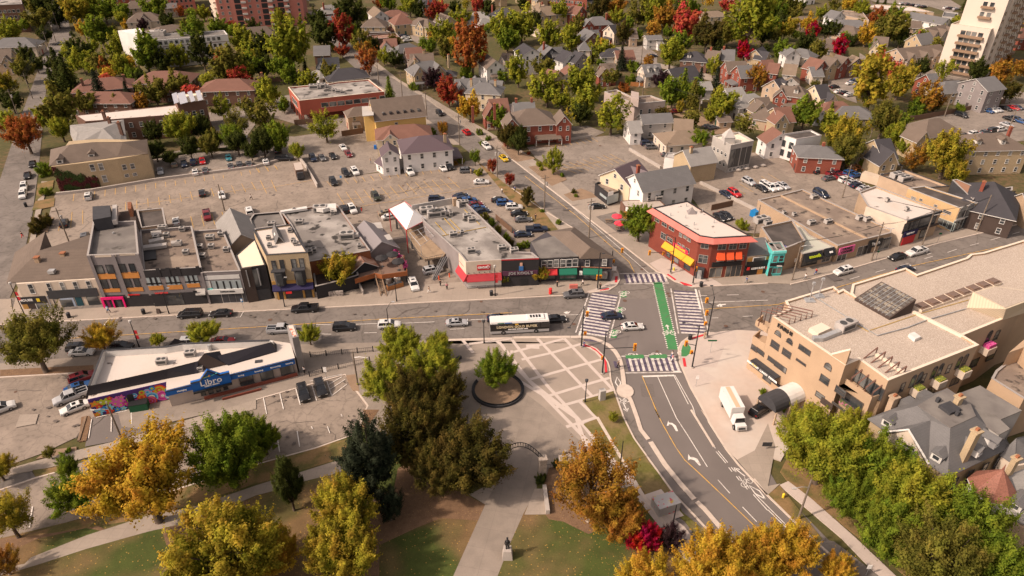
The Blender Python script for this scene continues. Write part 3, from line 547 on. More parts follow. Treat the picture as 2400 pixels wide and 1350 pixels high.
def house(ridge,w,e,rz,kind,wallc,roofm,label,name='house',group=None,ext=0,chim=(),wins=True,wings=(),storeys=None,winm=None,st='sash',ov=.45,dormers=(),porch=None,cat='house',L=None,fast=False,half=None):
 px=pts(ridge)if isinstance(ridge,str)else ridge;a,b=Vector(G(px[0],rz)),Vector(G(px[1],rz));u=(b-a).normalized();v=Vector((-u.y,u.x))
 if kind=='hip':x=w/2-.2+ext;a=a-u*x;b=b+u*x
 elif ext:a=a-u*ext;b=b+u*ext
 c=(a+b)/2;r=root(name,(*c,0),label,cat,group);H=MB()
 wm=wallc;Q=[tuple(a-v*w/2),tuple(b-v*w/2),tuple(b+v*w/2),tuple(a+v*w/2)];length=(b-a).length
 H.prism(Q,0,e)
 if kind=='gable':
  for p,s in((a,1),(b,-1)):
   q=[p-v*w/2,p+v*w/2];H.hexa([(*q[0],e),(*q[1],e),(*(q[1]+u*s*.25),e),(*(q[0]+u*s*.25),e)],[(*p,rz-.1),(*(p+v*.01),rz-.1),(*(p+v*.01+u*s*.25),rz-.1),(*(p+u*s*.25),rz-.1)])
 H.build('wall',wm,r);slope_roof(Q,e,rz,kind,roofm,r,ov=ov)
 ns=storeys or max(1,int(round(e/2.9)))
 edges=[(0,length),(1,w),(2,length),(3,w)]
 if wins:
  for i,LL in edges:
   f,_=frame(Q[i],Q[(i+1)%4],tuple(c));mid=Vector(Q[i])/2+Vector(Q[(i+1)%4])/2
   if Vector(f[2]).dot(mid)>.35*mid.length and fast:continue
   k=max(1,int(LL/3.6))
   for s_ in range(ns):
    zz=e*(s_+.55)/ns
    for j in range(k):
     if s_==0 and j==k//2 and i in(1,3)and k>0:
      dd=MB();uu=LL*(j+.5)/k;dd.obox(f,uu-.5,uu+.5,-.05,.07,.1,2.2);dd.build('door',M_DOORS[int(abs(c.x)+abs(c.y))%len(M_DOORS)],r);continue
     put_window(r,f,LL*(j+.5)/k,zz,.95,min(1.5,e/ns*.5),st,winm)
   if kind=='gable' and i in(1,3):put_window(r,f,LL/2,e+(rz-e)*.35,.8,1.1,st,winm)
 for cc in chim:
  t,o,hh=cc[:3];p=a+(b-a)*t+v*o;q=MB();q.box((*p,e-.5),(.8,.8,rz-e+.5+hh),math.atan2(u.y,u.x));q.box((*p,rz+hh),(.95,.95,.15),math.atan2(u.y,u.x),1);q.ball((*p,rz+hh+.25),.2,1,6,4)
  q.build('chimney',[cc[3]if len(cc)>3 else M_BRICKR,M_CHIMT],r)
 for wg in wings:
  t,sd,ww,pr,e2,r2=wg[:6];p=a+(b-a)*t;q0,q1=p+v*sd*.2,p+v*sd*(w/2+pr);hb=MB();h2=u*ww/2
  Q2=[tuple(q0-h2),tuple(q0+h2),tuple(q1+h2),tuple(q1-h2)];hb.prism(Q2,0,e2-.004)
  hb.hexa([(*(q1-h2),e2),(*(q1+h2),e2),(*(q1+h2-v*sd*.2),e2),(*(q1-h2-v*sd*.2),e2)],[(*q1,r2-.1),(*(q1+u*.01),r2-.1),(*(q1+u*.01-v*sd*.2),r2-.1),(*(q1-v*sd*.2),r2-.1)])
  m2=wg[6]if len(wg)>6 and wg[6]else wm;hb.build('wall',m2,r);slope_roof([tuple(q0-h2),tuple(q1-h2),tuple(q1+h2),tuple(q0+h2)],e2,r2,'gable',roofm,r,ov=ov*.8)
  f,LL=frame(tuple(q1-h2),tuple(q1+h2),tuple(q0))
  for s_ in range(max(1,int(round(e2/2.9)))):
   for j in range(2 if ww>3.5 else 1):put_window(r,f,LL*(j+.5)/(2 if ww>3.5 else 1),e2*(s_+.55)/max(1,int(round(e2/2.9))),.8,1.4,st,winm)
  put_window(r,f,LL/2,e2+(r2-e2)*.35,.7,.9,st,winm)
 for t,sd in dormers:
  p=a+(b-a)*t+v*sd*w*.27;zb=e+(rz-e)*.40;q=MB();an=math.atan2(u.y,u.x);fr_=(tuple(p+v*sd*.9),tuple(u),tuple(v*sd));q.obox(fr_,-.8,.8,-1.9,0,zb-.6,zb+1.1)
  dm=q.build('dormer',wallm('dormer_cladding',(.6,.56,.5)),r);q=MB();P_,U_,N_=fr_
  def Z3(uu,oo,zz):return(P_[0]+U_[0]*uu+N_[0]*oo,P_[1]+U_[1]*uu+N_[1]*oo,zz)
  q.hexa([Z3(-1.05,.25,zb+1.0),Z3(0,.25,zb+1.85),Z3(1.05,.25,zb+1.0)],[Z3(-1.05,-2.6,zb+1.0),Z3(0,-2.6,zb+1.85),Z3(1.05,-2.6,zb+1.0)]);q.build('dormer_roof',roofm,dm);put_window(dm,fr_,0,zb+.3,.7,.9,'sash',winm)
 if porch:
  i,t,pw,pd=porch[:4];f,LL=frame(Q[i],Q[(i+1)%4],tuple(c));P_,U_,N_=f;uc=LL*t;q=MB()
  def Z3(uu,oo,zz):return(P_[0]+U_[0]*uu+N_[0]*oo,P_[1]+U_[1]*uu+N_[1]*oo,zz)
  q.hexa([Z3(uc-pw/2,.02,2.5),Z3(uc+pw/2,.02,2.5),Z3(uc+pw/2,pd,2.5),Z3(uc-pw/2,pd,2.5)],[Z3(uc-pw/2+.3,.02,3.3),Z3(uc+pw/2-.3,.02,3.3),Z3(uc+pw/2-.2,pd-.3,2.72),Z3(uc-pw/2+.2,pd-.3,2.72)]);q.build('porch_roof',roofm,r)
  for uu in(-pw/2+.15,0,pw/2-.15):q=MB();q.obox(f,uc+uu-.09,uc+uu+.09,pd-.35,pd-.17,0,2.5);q.build('porch_post',MATS_WHITE,r)
  q=MB();q.obox(f,uc-pw/2,uc+pw/2,.02,pd,-.1,.35);q.build('porch_floor',M_WOOD,r)
 r['_q']=[c.x,c.y];return r
M_BRICKR=brickm('red_brick',(.25,.07,.045));M_BRICKB=brickm('brown_brick',(.16,.085,.06));M_BRICKY=brickm('yellow_brick',(.44,.335,.21));M_BRICKT=brickm('tan_brick',(.42,.30,.20))
M_CHIMT=mat('chimney_pot',(.30,.12,.06),.9)
M_DOORS=[mat('door_dark',(.05,.04,.04),.6),mat('door_green',(.03,.09,.07),.6),mat('door_red',(.3,.03,.03),.6),mat('door_white',(.6,.58,.55),.6)]
def facefan(name,P,m,parent,th=.15,um=None):
 b=MB();um=m
 for q in P:
  if area([p[:2]for p in q])<0:q=q[::-1]
  b.face(q,0);b.face([(x,y,z-th)for x,y,z in q[::-1]],1)
 return b.build(name,[m,um or MATS_WHITE],parent)
def Q3(s,z):return[(*G(p,zz),zz)for p,zz in zip(pts(s),z if isinstance(z,(list,tuple))else[z]*len(pts(s)))]
M_ROOFB=shingle('brown_shingles',(.15,.115,.092));M_ROOFG=shingle('grey_shingles',(.15,.145,.145));M_ROOFD=shingle('dark_shingles',(.055,.052,.058));M_ROOFR=shingle('reddish_shingles',(.19,.095,.07))
M_ROOFT=shingle('tan_shingles',(.22,.165,.12));M_ROOFL=shingle('light_grey_shingles',(.27,.255,.24));M_ROOFP=mat('purple_metal_roof',(.105,.075,.085),.5,[('wave',.9,.7,.7,1,.6,'DIAGONAL')])
M_CREAM=wallm('cream_paint',(.62,.52,.42));M_WHITE=wallm('white_siding',(.74,.71,.68),.85);M_GREY=wallm('grey_render',(.25,.22,.215));M_TAN=wallm('tan_render',(.46,.34,.24));M_LGREY=wallm('light_grey_siding',(.46,.43,.40))
M_YEL=wallm('yellow_siding',(.62,.42,.15),.85);M_PEACH=wallm('peach_stucco',(.46,.325,.215),.86);M_BLK=wallm('black_cladding',(.035,.032,.034));M_BRN=wallm('dark_brown_panel',(.07,.05,.042))
M_ORG=mat('orange_panel',(.56,.235,.06),.7,[('noise',1,.85,.4,.7,.6)]);M_REDP=mat('red_paint',(.50,.03,.035),.6,[('noise',1,.85,.4,.7,.5)]);M_PINK=mat('magenta_frame',(.75,.01,.16),.5);M_WTX=mat('white_letters',(.85,.83,.80),.5);M_RTX=mat('red_letters',(.7,.03,.03),.5)
M_GRN=mat('green_awning',(.01,.13,.08),.7);M_TEAL=mat('turquoise_paint',(.10,.52,.50),.6);M_NAVY=mat('navy_awning',(.025,.02,.07),.8);M_YTX=mat('yellow_letters',(.75,.55,.04),.5);M_GOLD=mat('ochre_trim',(.40,.22,.06),.7)
M_PAINTPURPLE=mat('grey_purple_brick',(.22,.195,.195),.9,[('noise',8,.8,.4,.7,.6),('noise',.4,.8,.4,.7,.6)])
M_AWNR=mat('crimson_awning',(.40,.04,.05),.75,[('noise',.7,.85,.4,.7,.6)])
def lit(n,c):return mat(n,c,.6)
c1=Bld('corner_shop','cream painted two storey shop row under a long brown hip roof on the far left street corner','shop',"C1 150,98 885,52 B1 850,985 490,1050 410,890 150,1075",H=6.6,wall=M_CREAM,flat=False)
bb=MB();bb.prism(c1.P,0,6.5);bb.build('wall',M_CREAM,c1.r)
E1_,E2_,R1_,R2_=Q3("C1 60,92 905,42 B1 370,1060 845,1045",[6.6,6.6,9.6,9.6]);PK,WL,WR,E3_=Q3("B1 420,883 138,1078 495,1057 865,905",[10.2,6.6,6.6,6.6])
facefan('roof',[[E1_,E2_,R2_,R1_],[E1_,R1_,PK,WL],[R1_,WR,PK],[R1_,R2_,E3_,WR]],M_ROOFB,c1.r,um=MATS_WHITE);facefan('gable',[[WL,PK,WR]],M_TAN,c1.r)
for s in("B1 355,1160","B1 595,1120"):
 p=G(pts(s)[0],8.6);b=MB();b.box((*p,7.6),(.9,.9,2.0),.05);b.box((*p,9.6),(1.1,1.1,.15),.05,1);b.build('chimney',[M_BRICKT,M_CHIMT],c1.r)
p=G(pts("B1 475,1238")[0],8.2);b=MB();b.box((*p,7.4),(1.3,1.1,.7),.05);b.build('skylight',M_METAL,c1.r)
for r_ in("E1 345,530 505,690","E1 695,510 830,665","E1 940,495 1080,650","E1 1185,485 1325,635","E1 1430,470 1570,620"):c1.win(0,r_,'sash')
c1.pbox(0,"E1 185,770 735,865",.02,.14,M_BLK,'sign_board');c1.text(0,"E1 330,820","HOUSE",.75,M_WTX,.16,sx=1.15);
c1.pbox(0,"E1 515,785 600,840",.15,.19,M_YTX,'sign_mark')
c1.pbox(0,"E1 240,870 800,1055",.005,.09,M_BRN,'shopfront');c1.pbox(0,"E1 480,850 785,1000",.09,.13,MATS_WHITE,'window_frame');c1.pbox(0,"E1 510,880 760,985",.13,.15,M_GLASS,'shop_window')
c1.pbox(0,"E1 245,880 400,1000",.09,.12,M_GOLD,'poster')
c1.pbox(0,"E1 700,650 1690,735",.02,.16,M_DARK,'sign_board');m_lb=mat('pale_blue_joinery',(.36,.42,.52),.6)
c1.pbox(0,"E1 720,740 835,1020",.01,.12,m_lb,'shopfront');c1.pbox(0,"E1 930,720 1300,1005",.01,.14,m_lb,'shopfront');c1.pbox(0,"E1 950,815 1240,960",.14,.17,M_GLASS,'shop_window');c1.pbox(0,"E1 800,745 930,800",.02,.12,M_GLASS,'window');c1.pbox(0,"E1 830,820 920,990",.02,.1,M_DARK,'door')
c1.pbox(0,"E1 1215,740 1440,985",.005,.08,mat('dark_teal_door',(.02,.07,.09),.6),'shopfront');c1.pbox(0,"E1 1430,730 1740,960",.01,.1,mat('dark_green_joinery',(.02,.04,.035),.6),'shopfront');c1.pbox(0,"E1 1450,760 1725,915",.1,.13,M_GLASS,'shop_window')
f,L=c1.fr(5);
for u in(.15,.35,.55,.75):put_window(c1.r,f,L*u,4.9,.9,1.5,'sash')
c2=Bld('brick_block','grey brick three storey block with orange panels between its windows','office building',"B1 810,1108 1290,1092 1262,785 865,805",base=(0,"C1 965,323"),wall=M_PAINTPURPLE,roofm=M_FLATG,par=.9)
for r_ in("E1 1600,180 1790,320","E1 1800,170 1985,315","E1 2040,155 2210,300","E1 2230,150 2382,295"):c2.win(0,r_,'wide',M_BLACK)
for r_ in("E1 1690,440 1880,595","E1 1885,435 2070,585","E1 2110,420 2310,575","E1 2315,415 2460,560"):c2.win(0,r_,'wide',M_BLACK)
for r_ in("E1 1650,330 2010,420","E1 2080,305 2450,405","E1 1745,605 2090,665","E1 2175,590 2520,650"):c2.pbox(0,r_,.01,.08,M_ORG,'panel')
for u in(.0,.47,.94):c2.box(0,u,u+.065,.01,.22,2.9,c2.H,M_PAINTPURPLE,'pilaster')
c2.pbox(0,"B1 880,1105 1085,1118",.02,.06,M_CREAM,'cornice_strip');c2.pbox(0,"B1 1110,1090 1260,1103",.02,.06,M_CREAM,'cornice_strip')
c2.box(0,0,1,.01,.12,.13,3.2,M_BLK,'shopfront')
for r_ in("E1 1755,765 1800,985","E1 1940,770 1990,975","E1 2140,755 2185,965","E1 1755,760 2150,790"):c2.pbox(0,r_,.14,.34,M_PINK,'door_frame')
c2.pbox(0,"E1 1810,800 1930,970",.12,.16,mat('magenta_dark',(.16,.01,.07),.6),'door');c2.pbox(0,"E1 2000,800 2140,965",.12,.15,M_DARK,'door')
c2.text(0,"E1 2340,712","SHAWARMA",.45,M_RTX,.2);c2.win(0,"E1 2300,760 2550,930",'wide',M_BLACK,name='shop_window');c2.pbox(0,"E1 2190,690 2260,765",.14,.2,M_CREAM,'sign_mark')
b=MB();b.prism(GP("B1 860,650 1022,640 1030,745 862,775",15.2),5,15.2);b.build('plant_room',M_DARK,c2.r)
b=MB();P_=GP("B1 1045,635 1088,632 1085,775 1040,780",14.3);b.prism(P_,13.2,14.3);P_=GP("B1 860,785 1090,765 1085,785 865,805",13.4);b.prism(P_,12.5,13.35);b.build('duct',M_AC,c2.r)
b=MB();b.prism(GP("B1 1085,700 1262,680 1265,775 1080,790",12.4),4,12.3);b.build('rear_wing',M_BRN,c2.r)
b=MB();b.prism(GP("B1 1185,610 1222,608 1220,670 1188,672",14.4),12,14.4);b.build('chimney',mat('rusty_metal',(.25,.10,.05),.9,[('noise',3,.5,.4,.7,.7)]),c2.r)
p=G(pts("B1 1060,912")[0],12);b=MB();b.tube([(*p,11.6),(*p,12.6)],.25,8);b.build('roof_vent',M_METAL,c2.r)
c3=Bld('shop_building','two storey shop building with black stepped parapet, pale windows and orange band','shop',"B1 1335,1250 1872,1222 1785,835 1300,872",base=(1,"C1 1945,283"),wall=M_PAINTPURPLE,roofm=M_FLATB,par=.7)
c3.box(0,0,1,.01,.1,c3.H-1.7,c3.H+.12,M_BLK,'parapet_panel');
for u in(.25,.42,.6,.94):c3.box(0,u-.03,u+.03,.01,.16,c3.H-1.7,c3.H+.5,M_BLK,'parapet_pier')
c3.box(0,.3,.56,.01,.14,c3.H,c3.H+.35,M_BLK,'parapet_panel')
m_pw=mat('reflective_pale_glass',(.33,.38,.39),.15,[('noise',.5,.75,.4,.7,.6)],spec=.8)
for r_ in("E2 170,400 470,550","E2 530,380 820,530","E2 885,360 1165,505"):c3.pbox(0,r_,.02,.06,m_pw,'window');
for r_ in("E2 270,395 280,545","E2 365,395 375,545","E2 625,380 635,525","E2 715,375 725,525","E2 970,360 980,505","E2 1060,355 1070,500","E2 180,505 480,515","E2 540,490 830,500","E2 900,470 1180,480"):c3.pbox(0,r_,.06,.1,M_BLACK,'mullion')
for r_ in("E2 215,560 515,620","E2 570,545 870,610","E2 930,515 1190,575"):c3.pbox(0,r_,.01,.08,M_ORG,'panel')
c3.box(0,0,.98,.01,.15,.13,3.3,M_BLK,'shopfront');c3.text(0,"E2 470,680","WOW!",.55,M_RTX,.25,sx=1.6);c3.win(0,"E2 285,740 520,870",'wide',MATS_WHITE,name='shop_window');c3.pbox(0,"E2 560,730 900,880",.15,.19,M_GLASS,'shop_window');c3.win(0,"E2 985,700 1250,830",'wide',MATS_WHITE,name='shop_window');
c3.awning(0,.80,.97,4.0,3.1,.9,M_LGREY,'awning');c3.pbox(0,"E2 1070,610 1150,645",.75,.85,M_BLACK,'sign_mark')
for s,k in(("B1 1520,870",1),("B1 1555,935",2),("B1 1700,880",2),("B1 1735,1095",2),("B1 1670,1010",2),("B1 1460,960",2)):ac(c3.r,s,c3.H-.6,k,.1)
for P_ in("B1 1330,1010 1550,985 1545,1010 1330,1040","B1 1590,970 1680,965 1680,990 1590,995","B1 1400,880 1500,870 1500,900 1410,920","B1 1380,960 1520,930 1525,955 1385,985"):
 b=MB();b.prism(GP(P_,c3.H+.3),c3.H-.4,c3.H+.3);b.build('duct',M_AC,c3.r)
b=MB();b.prism(GP("B1 1330,1060 1445,1050 1455,1135 1345,1150",c3.H-.3),c3.H-.62,c3.H-.3);b.build('well_shade_slab',M_BLACK,c3.r)  # solid slab, shade inside a light well painted as plain black
r3=Bld('rear_annex','low dark flat annex behind the two storey shop with the orange band','annex',"B1 1310,850 1545,820 1515,665 1275,690",H=5,wall=M_TAN,roofm=M_FLATD)
c4=Bld('shop_building','low grey shop with a strip of pale blue windows above its white sign band','shop',"B1 1872,1268 2238,1252 2070,860 1795,880",base=(1,"C1 2300,272"),wall=M_PAINTPURPLE,roofm=M_FLATB,par=.6)
c4.pbox(0,"E2 1265,370 1925,415",.01,.06,MATS_WHITE,'stripe');c4.pbox(0,"E2 1390,465 1975,610",.02,.07,m_pw,'window');c4.pbox(0,"E2 1280,465 1400,600",.02,.07,MATS_WHITE,'sign_panel');c4.pbox(0,"E2 1320,600 1425,630",.03,.09,M_TEAL,'sign_panel')
for x in(1500,1625,1750,1870):c4.pbox(0,f"E2 {x},465 {x+8},610",.07,.1,M_BLACK,'mullion')
c4.pbox(0,"E2 1325,625 2000,680",.02,.3,MATS_WHITE,'sign_board');c4.text(0,"E2 1700,648","SAFFRON GOLD",.42,M_BLACK,.34)
c4.box(0,.02,.98,.01,.06,.13,3.2,M_DARK,'shopfront');c4.win(0,"E2 1560,700 2010,850",'wide',M_LGREY,name='shop_window');c4.box(0,-.01,.04,.02,.25,.13,c4.H,M_PAINTPURPLE,'pilaster')
for s,k in(("B1 1960,960",1),("B1 1970,1040",2),("B1 1890,1130",2),("B1 1865,1045",2),("B1 2060,925",2),("B1 2110,1070",2)):ac(c4.r,s,c4.H-.5,k,.1)
gh=house("B1 2140,668 2240,900",7.5,6.5,9.5,'gable',M_TAN,M_ROOFL,'narrow grey gabled wing with a shingle roof behind the shops',name='rear_wing',wins=False,cat='annex')
c5=Bld('shop_building','black fronted narrow shop with a cream membrane roof beside the pale brick building','shop',"B1 2238,1228 B2 90,1195 -10,945 F 552,598",H=8.8,wall=M_BLK,roofm=mat('cream_membrane',(.72,.63,.50),.8,[('noise',.5,.93,.4,.7,.6)]),par=.15,cap=False)
c5.box(0,0,.42,.01,.3,.13,8.8,M_BRN,'facade_panel');
for u in(.18,.62):c5.box(0,u,u+.04,.3,.5,4.2,8.4,M_METAL,'fin')
c5.win(0,"E2 2110,260 2350,560",'wide',M_BLACK);
c5.box(0,.05,.95,.02,.12,.13,2.9,M_DARK,'shopfront');c5.win(0,"E3 10,985 200,1080",'wide',MATS_WHITE,name='shop_window')
c6=Bld('brick_building','pale yellow brick three storey building with two dark bay windows and a white roof','shop',"B2 92,1105 482,1080 322,818 -25,872",base=(0,"C2 150,250"),wall=M_BRICKY,roofm=M_FLATW,par=.25,capm=M_DARK)
for r_ in("E3 235,480 330,605","E3 360,468 455,592","E3 543,455 640,582","E3 668,443 762,570"):c6.win(0,r_,'sash',M_DARK)
f,L=c6.fr(0)
for a,c_ in(("E3 265,640","E3 490,810"),("E3 580,615","E3 800,795")):
 u0,z1=hits(f,pts(a)[0]);u1,z0=hits(f,pts(c_)[0]);P_,U_,N_=f;b=MB();um=(u0+u1)/2;h=(u1-u0)/2
 q=[(um-h,.01),(um+h,.01),(um+h*.55,1.0),(um-h*.55,1.0)];Qw=[(P_[0]+U_[0]*x+N_[0]*y,P_[1]+U_[1]*x+N_[1]*y)for x,y in q];b.prism(Qw,z0-.3,z1+.3)
 bay=b.build('bay_window',M_DARK,c6.r);b=MB();b.obox(f,um-h*.48,um+h*.48,1.0,1.04,z0,z1-.1);b.build('pane',M_GLASS,bay);b=MB();b.obox(f,um-h*1.15,um+h*1.15,.01,1.25,z1+.3,z1+.48);b.build('cornice',M_DARK,bay)
c6.awning(0,0,1,4.1,3.0,1.1,M_NAVY,'awning');c6.box(0,0,1,.01,.2,4.1,4.9,M_GOLD,'sign_band')
c6.pbox(0,"E3 475,915 575,940",1.2,1.25,M_RTX,'sign_mark');c6.box(0,.05,.95,.01,.1,.13,2.8,M_DARK,'shopfront');c6.win(0,"E3 430,960 690,1050",'grid',M_GOLD,name='shop_window')
for u in(.06,.22,.70,.93):c6.box(0,u,u+.05,.1,.25,.13,2.75,M_GOLD,'pillar')
for s in("B2 120,960","B2 320,890","B2 350,985","B2 370,1010","B2 130,1030"):ac(c6.r,s,c6.H-.2,0,.1)
b=MB();rf=Q3("B2 165,870 250,990",[c6.H+.2,c6.H+.2]);slope_roof([(*G(pts("B2 145,880")[0],c6.H),),G(pts("B2 175,995")[0],c6.H),G(pts("B2 268,975")[0],c6.H),G(pts("B2 215,860")[0],c6.H)],c6.H-.2,c6.H+1.7,'gable',M_ROOFG,c6.r,ov=.1)
c7=Bld('pub_building','wide low pub with a stained grey flat roof stretching back to the car park','pub',"B2 500,1165 1062,1060 935,880 770,650 745,628 225,690 320,815",H=6.6,wall=brickm('rust_brick',(.27,.095,.04)),roofm=M_FLAT,par=.35)
for s,k,z in(("B2 600,695",3,0),("B2 850,945",3,0),("B2 405,815",1,0),("B2 505,1095",2,0),("B2 540,1075",2,0),("B2 965,1035",0,0),("B2 715,725",0,0),("B2 360,700",0,0)):ac(c7.r,s,c7.H-.3,k,.15)
b=MB();b.prism(GP("B2 535,625 740,610 745,660 680,650 620,665 545,655",8),6.7,7.7);b.prism(GP("B2 225,680 470,640 475,660 230,695",7.4),6.6,7.2);b.build('duct',MATS_WHITE,c7.r)
bk=Bld('rear_extension','low black edged flat extension between the grey gabled wing and the wide pub roof','annex',"B2 0,860 280,822 225,700 -20,720 F 585,515 F 600,560",H=6.4,wall=M_BLK,roofm=M_FLATG)
ac(bk.r,"B2 150,835",5.9,1,.1)
hb=house("B2 1012,785 1165,968",7.6,4.6,7.2,'gable',M_GREY,mat('grey_metal_roof',(.21,.19,.195),.6,[('wave',1.2,.75,.7,1,.5,'X')]),'charcoal barn like pub building with a grey metal roof and a name board in its gable',name='pub_barn',wins=False,cat='pub')
A_,Bq=G(pts("E3 1760,300")[0],4.6),G(pts("E3 2110,255")[0],4.6);f,L=frame(A_,Bq,G(pts("B2 1010,785")[0]))
b=MB();b.obox(f,L*.25,L*.82,.35,.45,4.9,5.6);sg=b.build('sign_board',M_GOLD,hb);b=MB();b.obox(f,L*.27,L*.80,.45,.47,5.0,5.5);b.build('sign_face',M_BLACK,sg);text(hb,f,L*.535,5.25,"BARNEYS",.42,M_CREAM,.5)
b=MB();b.prism(GP("B2 1070,805 1160,795 1180,850 1090,855",5.6),0,5.6);b.prism(GP("B2 1150,930 1240,905 1272,955 1180,970",5.6),0,5.6);b.build('side_wing',M_LGREY,hb)
M_RUST=mat('rusted_tin',(.25,.12,.08),.7,[('noise',.7,(.34,.25,.2),.45,.65,.8),('wave',1.5,.75,.6,1,.4,'X')])
rg=house("E3 1605,365 1685,480",5.6,4.0,5.8,'gable',M_BLK,M_RUST,'small patio shelter with a rusted tin gable roof beside the street tree',name='patio_shelter',wins=False,cat='shelter')
dk=root('patio_deck',G(pts("E3 2100,560")[0],3),'raised patio deck edged in orange boards with planters over a driveway','deck');b=MB();b.prism(GP("E3 1540,770 1860,690 1960,700 2360,650 2300,380 1830,330 1800,480 1560,560",2.9),2.6,2.9);b.build('floor',mat('deck_boards',(.20,.13,.10),.9,[('wave',2,.7,.6,1,.5,'X')]),dk)
b=MB();strip(b,GP("E3 1545,765 1860,670 1965,695 2360,640 2310,390",3.6),.15,2.5,1.15);b.build('board_fence',mat('orange_boards',(.30,.10,.035),.8,[('noise',2,.7,.4,.7,.6)]),dk)
b=MB()
for i in range(14):t=i/13;p=lerp(G(pts("E3 1925,640")[0],3),G(pts("E3 1985,985")[0],.1),t);b.box((*p,2.9-2.8*t),(1.1,.32,.08),.08)
b.build('stair_tread',M_WOOD,dk)
for s0,s1 in(("E3 1850,640","E3 1950,985"),("E3 1935,600","E3 2040,985")):b=MB();p,q=G(pts(s0)[0],3.8),G(pts(s1)[0],.9);b.tube([(*p,3.7),(*q,.9)],.08,4);b.tube([(*p,2.9),(*q,.1)],.12,4);b.build('stair_rail',M_WOOD,dk)
for s in("E3 1620,700","E3 1850,700","E3 2340,650","E3 2000,700"):p=G(pts(s)[0],2.6);b=MB();b.box((*p,0),(.25,.25,2.6));b.build('post',M_DARK,dk)
M_UMB=mat('black_canvas',(.03,.028,.03),.8)
def umbrella(s,m,r,lab,z=0,h=2.4,grp=None,trim=None):
 p=G(pts(s)[0],z+h);rt=root('parasol',(*p,z),lab,'parasol',grp);local(rt);b=MB();n=8
 for i in range(n):
  a,c=2*math.pi*i/n,2*math.pi*(i+1)/n;b.face([(0,0,h+.55),(r*math.cos(a),r*math.sin(a),h),(r*math.cos(c),r*math.sin(c),h)]);b.face([(r*math.cos(c),r*math.sin(c),h),(r*math.cos(a),r*math.sin(a),h),(r*math.cos(a),r*math.sin(a),h-.18),(r*math.cos(c),r*math.sin(c),h-.18)])
 b.build('canopy',m,rt);b=MB();b.tube([(0,0,0),(0,0,h+.6)],.04,6);b.build('pole',M_METAL,rt);b=MB();b.prism([(.4*math.cos(i),.4*math.sin(i))for i in np.arange(0,6.2,.6)],0,.1);b.build('base',M_DARK,rt)
for s,l in(("E3 2130,370",'black parasol nearest the barn gable on the raised patio'),("E3 1960,425",'black parasol tucked against the barn wall on the raised patio'),("E3 2220,480",'black parasol above the flower pots at the deck edge')):umbrella(s,M_UMB,1.5,l,2.9,grp='black parasols on the raised patio')
M_FLOW=mat('pink_flowers',(.55,.04,.22),.9,[('noise',6,(.75,.2,.45),.5,.6,.9),('noise',5,(.06,.14,.03),.6,.66,.9)])
for s,l in(("E3 2180,320",'pink flower basket nearest the barn'),("E3 2235,395",'pink flower basket second from the barn'),("E3 2295,475",'pink flower basket third from the barn'),("E3 2330,550",'pink flower basket at the deck corner')):
 p=G(pts(s)[0],4);rt=root('flower_basket',(*p,2.9),l+' along the deck rail','flower basket','hanging flower baskets along the deck');local(rt);b=MB();b.tube([(0,0,0),(0,0,.8)],.3,8);b.build('pot',M_DARK,rt);b=MB()
 for i in range(60):a=Vector((random.gauss(0,.3),random.gauss(0,.3),.95+random.gauss(0,.25)));n_=Vector((random.gauss(0,1),random.gauss(0,1),random.gauss(0,1))).normalized();t_=n_.orthogonal().normalized()*.2;u_=n_.cross(t_);b.face([a-t_,a+u_,a+t_,a-u_])
 b.build('blossom',M_FLOW,rt)
for s,l in(("E3 2060,740",'left steel tank beneath the patio deck'),("E3 2205,720",'right steel tank beneath the patio deck')):
 p=G(pts(s)[0],2.2);rt=root('steel_tank',(*p,0),l,'tank','steel brewing tanks');local(rt);b=MB();b.tube([(0,0,.4),(0,0,.9),(0,0,2.2),(0,0,2.6),(0,0,2.75)],[.3,.8,.8,.4,.1],14);b.build('vessel',mat('brushed_steel',(.5,.47,.44),.35,metal=.8),rt)
 for a in(.8,2.4,3.9,5.5):b=MB();b.tube([(.6*math.cos(a),.6*math.sin(a),0),(.6*math.cos(a),.6*math.sin(a),.9)],.05,5);b.build('leg',M_METAL,rt)
p=GP("E3 2045,870 2290,800",1.2);rt=root('planter_box',(*lerp(p[0],p[1],.5),0),'long orange timber planter box on the pavement below the tanks','planter');local(rt);d=Vector(p[1])-Vector(p[0]);a=math.atan2(d.y,d.x);b=MB();b.box((0,0,.1),(d.length,1.0,1.1),a);b.build('box',mat('orange_crate',(.36,.15,.05),.8,[('wave',3,.6,.5,1,.6,'Z')]),rt);b=MB();b.box((0,0,1.2),(d.length*.9,.8,.1),a);b.build('soil',M_DARK,rt)
sw=root('stone_wall',G(pts("E3 1150,1000")[0]),'low rough stone retaining wall in front of the street tree','wall');b=MB();strip(b,GP("E3 930,1035 1370,1020",0),.5,0,1.3);b.build('stonework',mat('rubble_stone',(.36,.31,.28),.95,[('spot',2.2,(.07,.06,.05),.5,.75,.8),('noise',1.5,.7,.4,.7,.6)]),sw)
rp=root('entrance_ramp',G(pts("E3 1100,890")[0]),'sloping timber entrance ramp with orange side boards behind the stone wall','ramp');b=MB();P_=[(*G(p,z),z)for p,z in zip(pts("E3 925,940 1290,870 1290,810 920,890"),(1.0,1.9,1.9,1.0))];b.hexa([(x,y,0)for x,y,z in P_],P_);b.build('deck',brickm('rust_brick2',(.24,.09,.045)),rp)
gb=Bld('patio_building','low dark patio bar hidden behind the street tree beside the pale brick building','pub',"E3 880,570 1560,470 1600,700 1300,790 930,880",H=3.4,wall=M_BLK,roofm=M_BRN)
